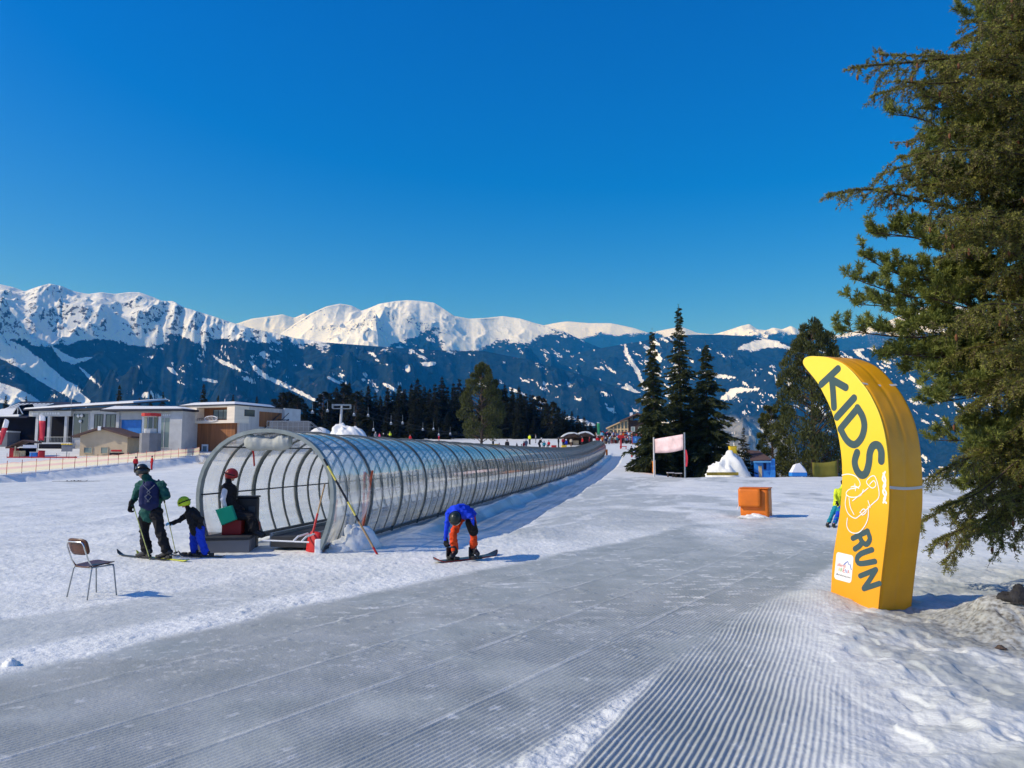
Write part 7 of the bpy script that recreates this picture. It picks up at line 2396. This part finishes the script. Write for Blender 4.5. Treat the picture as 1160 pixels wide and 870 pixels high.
# ---- twin roofed snack hut
p = at(656, 503, 165); z_ = gz(p.x, 165)
SH = thing('snack_hut', 'open dark wooden hut under two rounded snow covered roofs', 'hut', (p.x, p.y, z_ - 0.1), 0)
s1 = 165 / F
wall_box(SH, 'back_wall', 'dark_timber', -17 * s1 * .9, 15 * s1, 1.5, 2.0, 0, 10 * s1)
for x in (-17, -8, 2, 14): wall_box(SH, 'post', 'dark_timber', x * s1 - 0.12, x * s1 + 0.12, -1.6, -1.36, 0, 9.5 * s1)
wall_box(SH, 'counter', 'pale_timber', -10 * s1, -1 * s1, -1.2, -0.7, 0, 1.05)
for cx, wd, hh in ((-9, 12, 0), (6, 11, 1)):
    mb = MB(); mb.poly_prism([((cx - wd) * s1, -2.2, (9 + hh) * s1), ((cx + wd) * s1, -2.2, (9 + hh) * s1), (cx * s1 + (0.5 if cx < 0 else 0), -2.2, (13.5 + hh) * s1)], (0, 4.6, 0)); rr_ = mb.build('roof', 'dark_timber', SH)
    mb = MB(); n = 12
    prof = [((cx + wd * (2 * k / n - 1) * 0.95) * s1, -2.1, (9.6 + hh + 5.2 * (1 - abs(2 * k / n - 1) ** 2.4)) * s1) for k in range(n + 1)]
    prof2 = [(a, b, c - 0.35 if 0 < k < n else c) for k, (a, b, c) in enumerate(prof)]
    mb.poly_prism(prof + prof2[::-1][1:-1], (0, 4.4, 0)); mb.build('roof_snow', 'heaped_snow', rr_)

# ---- chalet with glazed gable
p = at(690, 502, 190); z_ = gz(p.x, 190); s1 = 190 / F
CHT = thing('chalet', 'brown mountain chalet with a glazed pale timber gable behind the crowd', 'building', (p.x, p.y, z_ - 0.1), R(-14))
hb = at(690, 484, 190).z - z_; ht = at(712, 474, 190).z - z_
Lg = 21 * s1; Ld_ = 46 * s1
mb = MB(); mb.poly_prism([(0, 0.35, 0), (Lg, 0.35, 0), (Lg, 0.35, ht - 0.6), (Lg * 0.62, 0.35, ht - 1.1), (0, 0.35, hb - 0.3)], (0, 9, 0)); mb.build('gable_core', 'window_glass', CHT)
mb = MB()
for x in (0, 0.24, 0.45, 0.63, 0.82, 1.0):
    z1 = np.interp(x, [0, 0.62, 1], [hb - 0.3, ht - 1.1, ht - 0.6]); mb.bx(x * Lg - 0.16, x * Lg + 0.16, 0.05, 0.345, 0, z1)
for z in (1.0, hb - 0.4): mb.bx(-0.1, Lg, 0.08, 0.34, z - 0.14, z + 0.14)
mb.build('gable_frame', 'pale_timber', CHT)
mb = MB(); mb.poly_prism([(-0.7, -0.4, hb - 0.35), (Lg * 0.62, -0.4, ht - 1.0), (Lg + 0.1, -0.4, ht - 0.5), (Lg + 0.1, -0.4, ht - 0.2), (Lg * 0.62, -0.4, ht - 0.7), (-0.7, -0.4, hb - 0.05)], (0, 9.8, 0)); mb.build('gable_roof', 'pale_timber', CHT)
wall_box(CHT, 'house_wall', 'dark_timber', Lg + 0.17, Ld_, 0.2, 9, 0, ht - 0.4)
mb = MB(); mb.poly_prism([(Lg * 0.6, -0.9, ht - 0.9), (Ld_ * 0.7, -0.9, ht + 1.0), (Ld_ + 1, -0.9, ht - 0.4), (Ld_ + 1, -0.9, ht - 0.1), (Ld_ * 0.7, -0.9, ht + 1.35), (Lg * 0.6, -0.9, ht - 0.55)], (0, 10.5, 0)); mb.build('roof', 'roof_brown', CHT)
window(CHT, Lg + 0.9, Lg + 1.7, hb - 0.9, hb + 0.1, 0.2, 'window_glass_pale', 'white_paint'); window(CHT, Lg + 2.6, Lg + 3.6, hb - 0.9, hb + 0.1, 0.2, 'window_glass_pale', 'white_paint')
mb = MB(); mb.bx(Lg + 0.4, Lg + 1.1, 2, 2.8, ht - 0.6, ht + 1.6); mb.build('chimney', 'white_paint', CHT)
for i, (px, py) in enumerate(((645, 473), (659, 476.5), (668, 480))):
    p = at(px, py, 262); lumpy('snowy_roof', ('snow covered roof top showing among the trees, leftmost of three', 'snow covered roof top showing among the trees, middle of three', 'snow covered roof top showing among the trees, rightmost of three')[i], 'roof', (p.x, p.y, p.z - 0.6), (2.4, 1.8, 1.1), 50 + i, 'heaped_snow', 0.35, n=18)

# ---- blue banner, red figure stand, benches near the chalet
p0 = at(716.5, 501.5, 168); p1 = at(735.5, 501.5, 168); z_ = gz(p0.x, 168); Lw = p1.x - p0.x
BB = thing('blue_banner', 'long blue banner stretched before the chalet terrace', 'banner', (p0.x, 168, z_))
mb = MB(); mb.add([(0, 0, 0.35), (Lw, 0, 0.35), (Lw, 0.03, 1.75), (0, 0.03, 1.75), (0, 0.06, 0.35), (Lw, 0.06, 0.35), (Lw, 0.09, 1.75), (0, 0.09, 1.75)], [(0, 1, 2, 3), (7, 6, 5, 4), (0, 4, 5, 1), (1, 5, 6, 2), (2, 6, 7, 3), (3, 7, 4, 0)]); mb.build('sheet', 'blue_banner', BB)
mb = MB()
for k in range(5): mb.bx(0.5 + k * Lw * 0.18, 0.5 + k * Lw * 0.18 + 0.35, -0.02, -0.003, 0.8, 1.35)
mb.build('print', 'light_blue_cloth', BB)
for x in (-0.06, Lw + 0.06):
    mb = MB(); mb.tube([(x, 0.04, -0.3), (x, 0.04, 2.0)], 0.06, 6); mb.build('post', 'red_plastic' if x < 0 else 'grey_metal', BB)
p = at(703.5, 510.5, 150); z_ = gz(p.x, 150)
RF = thing('red_lift_gate', 'red lift gate post with a red cross bar beside the track', 'gate', (p.x, p.y, z_), 0)
mb = MB(); mb.bx(-0.16, 0.16, -0.12, 0.12, -0.1, 2.0); mb.build('post', 'red_plastic', RF, bevel=0.03); mb = MB(); mb.bx(-0.6, 0.7, -0.15, 0.15, 2.003, 2.6); mb.build('head', 'red_plastic', RF, bevel=0.06)
p = at(706, 510.5, 148); z_ = gz(p.x, 148)
RB = thing('red_bench', 'small red bench beside the red gate post', 'bench', (p.x, p.y, z_), 0)
mb = MB(); mb.bx(-0.65, 0.65, -0.2, 0.2, 0.42, 0.56); mb.build('seat', 'red_plastic', RB)
for sx_ in (-0.55, 0.55): mb = MB(); mb.bx(sx_ - 0.06, sx_ + 0.06, -0.15, 0.15, -0.1, 0.418); mb.build('leg', 'red_plastic', RB)

# ---- pink and white banner frame
pb = at(745.5, 539, 64); z_ = gz(pb.x, 64)
BF = thing('banner_frame', 'faded pink banner hung between two poles beside the spruces', 'banner', (pb.x, 64, z_), 0)
q1 = at(741, 539, 67.2).x - pb.x; q2 = at(776, 539, 63.8).x - pb.x
zz = lambda py: at(750, py, 64).z - z_
for x, y, pyt, m in ((q1, 3.2, 494.5, 'concrete'), (q2, -0.2, 490, 'grey_metal')):
    mb = MB(); mb.tube([(x, y, -0.5), (x + 0.02, y, zz(pyt))], 0.07, 8); mb.build('pole', m, BF)
mat('pink_banner', (0.74, 0.54, 0.54), 0.7, 0.22, 1.4)
mb = MB(); vs = []
for i in range(9):
    u = i / 8
    for k in range(5):
        v = k / 4; top = zz(496.5 - 4.5 * u); bot = zz(513.0 - 3.5 * u)
        vs.append((q1 + 0.1 + (q2 - q1 - 0.2) * u, 3.2 - 3.4 * u + 0.06 * math.sin(u * 9 + v * 4), bot + (top - bot) * v - 0.10 * math.sin(math.pi * u) * (1 - v)))
mb.add(vs, [(i * 5 + k, i * 5 + 5 + k, i * 5 + 6 + k, i * 5 + 1 + k) for i in range(8) for k in range(4)])
o = mb.build('banner_sheet', 'pink_banner', BF, smooth=True); o.modifiers.new('solid', 'SOLIDIFY').thickness = 0.015
mb = MB(); vs = []
for i in range(7):
    u = i / 6; z = zz(509) + (zz(528) - zz(509)) * u
    vs += [(q2 - 0.05, -0.2, z), (q2 + 0.14 + 0.10 * math.sin(u * 3), -0.3, z - 0.05)]
mb.add(vs, [(2 * i, 2 * i + 1, 2 * i + 3, 2 * i + 2) for i in range(6)]); o = mb.build('hanging_strip', 'red_flag', BF); o.modifiers.new('solid', 'SOLIDIFY').thickness = 0.012
# orange net fence by the trunks
ON = thing('orange_net', 'short orange net fence at the foot of the left spruce', 'fence', (xat(733, 78), 78, gz(xat(733, 78), 78)), 0)
px_ = [(732, 96), (733, 90), (735.5, 84), (738.5, 78), (742, 74)]
pts = [Vector((xat(a, Y), Y, gz(xat(a, Y), Y))) - Vector(ON.location) for a, Y in px_]
mb = MB()
for a, b in zip(pts[:-1], pts[1:]): mb.add([a + Vector((0, 0, 0.1)), b + Vector((0, 0, 0.1)), b + Vector((0, 0, 1.25)), a + Vector((0, 0, 1.25))], [(0, 1, 2, 3)])
o = mb.build('net', 'orange_cloth', ON); o.modifiers.new('solid', 'SOLIDIFY').thickness = 0.02
for a in pts: mb = MB(); mb.tube([a + Vector((0, 0, -0.3)), a + Vector((0, 0, 1.4))], 0.03, 6); mb.build('post', 'beige_cloth', ON)
mat('fir_branch', (0.30, 0.22, 0.03), 0.8, 0.3, 3)
YB = 70
FBk = thing('yellow_net', 'low yellow green net along the crest under the spruces', 'fence', (xat(800, YB), YB, gz(xat(800, YB), YB)), 0)
mb = MB(); prev = None
for a in np.linspace(800, 836, 9):
    x = xat(a, YB); p = Vector((x, YB, max(gz(x, YB), at(a, 538.5, YB).z))) - Vector(FBk.location)
    if prev is not None: mb.add([prev, p, p + Vector((0, 0, 0.28)), prev + Vector((0, 0, 0.28))], [(0, 1, 2, 3)])
    prev = p
o = mb.build('net', 'fir_branch', FBk); o.modifiers.new('solid', 'SOLIDIFY').thickness = 0.03

# ---- blue hut, yellow sign on the snow mound, olive tent, white cover: beyond the crest
def crest_z(px, py, Y): return at(px, py, Y).z
Y = 72; p0 = at(855, 545, Y); s1 = Y / F
BH = thing('blue_hut', 'bright blue wooden hut with brown roof under the young spruce', 'hut', (p0.x, Y, p0.z), R(-8))
wall_box(BH, 'hut_wall', 'blue_paint', 0, 17 * s1, 0, 2.0, 0, 23 * s1)
wall_box(BH, 'side_wall', 'blue_paint', 17 * s1 + 0.003, 22 * s1, -0.25, 1.8, 0, 25 * s1)
mb = MB(); mb.add([(-4 * s1, -0.5, 22.5 * s1), (18 * s1, -0.5, 23.5 * s1), (11 * s1, 2.6, 33 * s1), (-4 * s1, 2.6, 34 * s1), (-4 * s1, -0.5, 23.7 * s1), (18 * s1, -0.5, 24.7 * s1), (11 * s1, 2.6, 34.2 * s1), (-4 * s1, 2.6, 35.2 * s1)],
        [(3, 2, 1, 0), (4, 5, 6, 7), (0, 1, 5, 4), (1, 2, 6, 5), (2, 3, 7, 6), (3, 0, 4, 7)]); mb.build('roof', 'roof_brown', BH)
wall_box(BH, 'eave_board', 'light_blue_cloth', -2 * s1, 17 * s1, -0.62, -0.52, 21 * s1, 22.2 * s1)
d_ = wall_box(BH, 'door', 'pale_timber', 4.5 * s1, 8 * s1, -0.06, -0.004, 0, 17 * s1); wall_box(BH, 'window', 'navy_cloth', 10 * s1, 13 * s1, -0.05, -0.005, 13 * s1, 20 * s1)
lumpy('snow_heap', 'bright snow mound under the yellow box beyond the crest', 'snow heap', (xat(826, 72), 72, at(826, 546, 72).z), (2.0, 1.3, at(826, 514, 72).z - at(826, 546, 72).z), 33, 'heaped_snow', 0.75, n=56, freq=1.7, pt=1.2)
p = at(830, 511.0, 72)
YB_ = thing('yellow_box', 'small yellow padded box on top of the snow mound', 'safety pad', (p.x, p.y, p.z - 0.15))
soft_box(0.66, 0.45, -0.15, 0.58, 5, 0.03, 3).build('pad_body', 'yellow_pad', YB_, smooth=True); wall_box(YB_, 'top_strap', 'yellow_cloth', -0.35, 0.35, -0.25, 0.25, 0.582, 0.62)
Y = 68; p = at(921, 546, Y); s1 = Y / F
OT = thing('olive_awning', 'olive green cloth windbreak stretched behind the banner', 'windbreak', (p.x, Y, p.z))
mb = MB(); vs = []
for i in range(9):
    u = i / 8
    for k in range(4): vs.append((29 * s1 * u, 0.12 * math.sin(u * 5) + 0.2 * u, (4 + (18 + 2.2 * u - 1.4 * math.sin(math.pi * u)) * k / 3) * s1))
mb.add(vs, [(i * 4 + k, i * 4 + 4 + k, i * 4 + 5 + k, i * 4 + 1 + k) for i in range(8) for k in range(3)]); o = mb.build('cloth', 'olive_cloth', OT, smooth=True); o.modifiers.new('solid', 'SOLIDIFY').thickness = 0.02
for x in (0, 29 * s1): mb = MB(); mb.tube([(x, 0.1, 0), (x, 0.1, 25 * s1)], 0.04, 6); mb.build('post', 'dark_timber', OT)
p = at(904, 541, Y)
WC = thing('covered_sledge', 'white covered mound with blue rim left of the olive cloth', 'covered load', (p.x, Y, p.z))
mb = MB(); mb.bx(-0.68, 0.68, -0.4, 0.4, 0.1, 0.45); mb.build('tray', 'blue_paint', WC, bevel=0.05)
mb = MB(); mb.add([(-0.66, -0.4, 0.45), (0.66, -0.4, 0.45), (0.66, 0.4, 0.45), (-0.66, 0.4, 0.45), (-0.25, -0.22, 1.2), (0.12, -0.25, 1.28), (0.62, -0.1, 0.8), (0.1, 0.3, 1.2), (-0.3, 0.3, 1.1)], [(0, 1, 6, 5, 4), (1, 2, 6), (2, 7, 5, 6), (2, 3, 8, 7), (3, 0, 4, 8), (4, 5, 7, 8), (3, 2, 1, 0)]); mb.build('cover', 'white_cloth', WC, bevel=0.03)

# ---- yellow padded lance stands under the big pine, ski school bits
for i, (px, lb) in enumerate(((556.5, 'left yellow padded post under the big pine'), (562.5, 'right yellow padded post under the big pine'))):
    Y = 139; x = xat(px, Y); t = thing('padded_post', lb, 'safety pad', (x, Y, gz(x, Y) - 0.05), 0, 'yellow pads under the big pine')
    mb = MB(); mb.tube([(0, 0, 0), (0, 0, 1.35)], 0.42, 12); mb.build('pad', 'yellow_pad', t, bevel=0.04); mb = MB(); mb.tube([(0, 0, 1.352), (0, 0, 1.45)], [0.43, 0.35], 12); mb.build('pad_cap', 'yellow_pad', t)
for px, Y, m, lb in ((627.5, 152, 'red_plastic', 'red sledge box by the snack hut picnic group'), (639, 152, 'yellow_pad', 'yellow box in front of the snack hut'), (730, 112, 'red_plastic', 'red sledge lying at the edge of the piste')):
    x = xat(px, Y); t = thing('sledge_box', lb, 'box', (x, Y, gz(x, Y) - 0.03), R(5))
    soft_box(0.95, 0.6, 0, 0.5, 5, 0.03, 3).build('body', m, t, smooth=True); mb = MB(); mb.bx(-0.5, 0.5, -0.33, 0.33, 0.502, 0.56); mb.build('rim', m, t, bevel=0.02)
for i, px in enumerate((759, 768)):
    Y = 69; x = xat(px, Y); t = thing('trestle_table', ('left low dark trestle under the spruces', 'right low dark trestle under the spruces')[i], 'table', (x, Y, gz(x, Y)), 0)
    mb = MB(); mb.bx(-0.3, 0.3, -0.2, 0.2, 0.35, 0.42); mb.build('top', 'grey_shade_cladding', t)
    for sx_ in (-0.22, 0.22): mb = MB(); mb.bx(sx_ - 0.04, sx_ + 0.04, -0.15, 0.15, -0.1, 0.348); mb.build('leg', 'dark_timber', t)

# ------------------------------------------------------------------ people on the far snow
PPL = [
    (154, 93, 'stand', ('red_cloth', 'black_cloth', 'helmet_black'), 'person in red jacket and dark trousers standing by the fence', 1.0),
    (172.5, 95, 'stand', ('red_cloth', 'red_cloth', 'helmet_black'), 'person all in red with dark pack standing by the fence', 1.0),
    (413.5, 150, 'stand', ('black_cloth', 'black_cloth', 'helmet_black'), 'person in black at the foot of the big snow heap', 0.95),
    (417.5, 152, 'stand', ('navy_cloth', 'black_cloth', 'helmet_black'), 'person in navy close to the foot of the snow heap', 0.8),
    (425, 160, 'stand', ('grey_cloth', 'beige_cloth', 'white_paint'), 'person in pale grey clothes right of the snow heap', 1.15),
    (429.5, 160, 'stand', ('pink_cloth', 'pink_cloth', 'helmet_red'), 'person in bright pink right of the snow heap', 1.0),
    (434.5, 160, 'walk', ('black_cloth', 'grey_cloth', 'white_paint'), 'person in black top and grey trousers next to the pink one', 1.0),
    (438.7, 158, 'stand', ('black_cloth', 'black_cloth', 'helmet_black'), 'person all in black left of the lime jacket', 1.0),
    (442, 170, 'ski', ('lime_cloth', 'black_cloth', 'helmet_lime'), 'person in lime yellow jacket at the right of the children', 1.15),
    (464.5, 172, 'stand', ('red_cloth', 'black_cloth', 'helmet_red'), 'lone skier in red top on the white field', 1.15),
    (497, 190, 'stand', ('pink_cloth', 'red_cloth', 'white_paint'), 'lone skier in pink with white helmet near the forest', 1.0),
    (558.5, 121, 'stand', ('black_cloth', 'black_cloth', 'helmet_black'), 'person in black behind the yellow pads', 1.15),
    (565.5, 118, 'stand', ('dark_red_cloth', 'dark_red_cloth', 'helmet_black'), 'person in dark red right of the yellow pads', 0.85),
    (574.5, 118, 'stand', ('black_cloth', 'black_cloth', 'helmet_black'), 'tall person in black right of the yellow pads', 1.15),
    (585.5, 122, 'stand', ('black_cloth', 'black_cloth', 'helmet_black'), 'small person in black left of the teal child', 0.75),
    (590.3, 121, 'sit', ('green_cloth', 'teal_cloth', 'helmet_black'), 'crouching child in teal green', 0.9),
    (593.5, 124, 'stand', ('red_cloth', 'red_cloth', 'helmet_red'), 'person in bright red right of the teal child', 0.85),
    (596, 126, 'walk', ('grey_cloth', 'grey_cloth', 'white_paint'), 'person in grey bending beside the red one', 1.0),
    (600, 168, 'stand', ('lime_cloth', 'black_cloth', 'helmet_black'), 'skier in lime vest near the small far pylon', 1.3),
    (607, 175, 'stand', ('grey_cloth', 'grey_cloth', 'helmet_black'), 'skier in grey beyond the tall dark one', 1.15),
    (610.5, 128, 'ski', ('black_cloth', 'black_cloth', 'white_paint'), 'tall dark skier with white helmet by the picnic group', 1.2),
    (616.5, 132, 'sit', ('teal_cloth', 'black_cloth', 'helmet_black'), 'person in dark teal sitting on the snow', 1.0),
    (622, 134, 'sit', ('red_cloth', 'black_cloth', 'helmet_black'), 'person in red sitting on the snow', 1.0),
    (632.7, 134, 'stand', ('black_cloth', 'black_cloth', 'helmet_black'), 'person in black left of the yellow box', 1.1),
    (642, 136, 'sit', ('blue_cloth', 'navy_cloth', 'white_paint'), 'person in blue sitting beside the yellow box', 1.15),
    (638, 156, 'stand', ('red_cloth', 'black_cloth', 'helmet_black'), 'person in red jacket at the left post of the snack hut', 1.1),
    (647, 158, 'stand', ('beige_cloth', 'brown_cloth', 'helmet_black'), 'person in beige at the snack hut counter', 1.0),
    (660, 158, 'stand', ('red_cloth', 'black_cloth', 'helmet_black'), 'person in red under the right snack hut roof', 1.1),
    (668, 160, 'stand', ('dark_red_cloth', 'black_cloth', 'helmet_red'), 'person in dark red right of the snack hut', 1.1),
    (715.8, 122, 'walk', ('black_cloth', 'red_cloth', 'helmet_black'), 'adult in black top and red trousers on the white path', 1.05),
    (720.6, 120, 'stand', ('blue_cloth', 'navy_cloth', 'helmet_black'), 'child in blue next to the adult on the white path', 0.8),
    (722.3, 126, 'stand', ('beige_cloth', 'beige_cloth', 'helmet_lime'), 'person in beige behind the child in blue', 1.15),
    (727.5, 130, 'stand', ('teal_cloth', 'black_cloth', 'helmet_black'), 'person in teal near the orange net', 0.95),
    (732, 134, 'stand', ('white_knit', 'navy_cloth', 'white_paint'), 'person in white top near the orange net', 0.95),
    (731, 116, 'sit', ('black_cloth', 'black_cloth', 'helmet_black'), 'person in black sitting beside the red sledge', 0.9),
]
for i, (px, Y, pose, cols, lb, sc) in enumerate(PPL):
    if 550 < px < 646 and Y < 150: Y, sc = Y + 20, sc * 1.12        # the field rises here
    elif px < 445 and Y > 140: Y, sc = Y + 26, sc * 1.12
    far_person(px, Y, pose, cols, lb, rz=(i * 2.4) % 6.28, scale=sc)

# crowd on the chalet terrace: one mass of people
rc = random.Random(3)
cv = ['red_cloth', 'black_cloth', 'navy_cloth', 'orange_cloth', 'pink_cloth', 'grey_cloth', 'teal_cloth', 'white_knit', 'beige_cloth', 'brown_cloth', 'light_blue_cloth', 'dark_red_cloth', 'skin']
cmb = MB()
for i in range(170):
    px = 674 + 62 * rc.random() ** 0.9; Y = 170 + 16 * rc.random()
    x = xat(px, Y); z = gz(x, Y) + (0.8 if Y > 178 else 0)
    hgt = rc.uniform(1.35, 1.8); c1 = rc.randrange(12); c2 = rc.choice((1, 2, 5, 9, 1, 11)); hcol = rc.choice((1, 9, 12, 7, 0, 1))
    b = Vector((x, Y, z))
    for s_ in (-0.1, 0.1):
        cmb.cur = c2; cmb.tube([b + Vector((s_, 0, 0)), b + Vector((s_, 0, hgt * 0.5))], [0.08, 0.1], 6)
        cmb.cur = c1; cmb.tube([b + Vector((s_ * 2.2, 0, hgt * 0.80)), b + Vector((s_ * 2.7, 0.05, hgt * 0.62)), b + Vector((s_ * 2.3, 0.2, hgt * 0.5))], [0.07, 0.06, 0.05], 6)
    cmb.cur = c1; cmb.tube([b + Vector((0, 0, hgt * 0.46)), b + Vector((0, 0, hgt * 0.6)), b + Vector((0, 0, hgt * 0.8)), b + Vector((0, 0, hgt * 0.86))], [0.17, 0.18, 0.2, 0.08], 8)
    cmb.cur = hcol; cmb.ell(b + Vector((0, 0, hgt * 0.94)), (0.11, 0.12, 0.13), None, 8)
o = cmb.build('crowd', cv); tag(o, 'dense crowd of skiers on the chalet terrace', 'crowd', None, 'stuff')
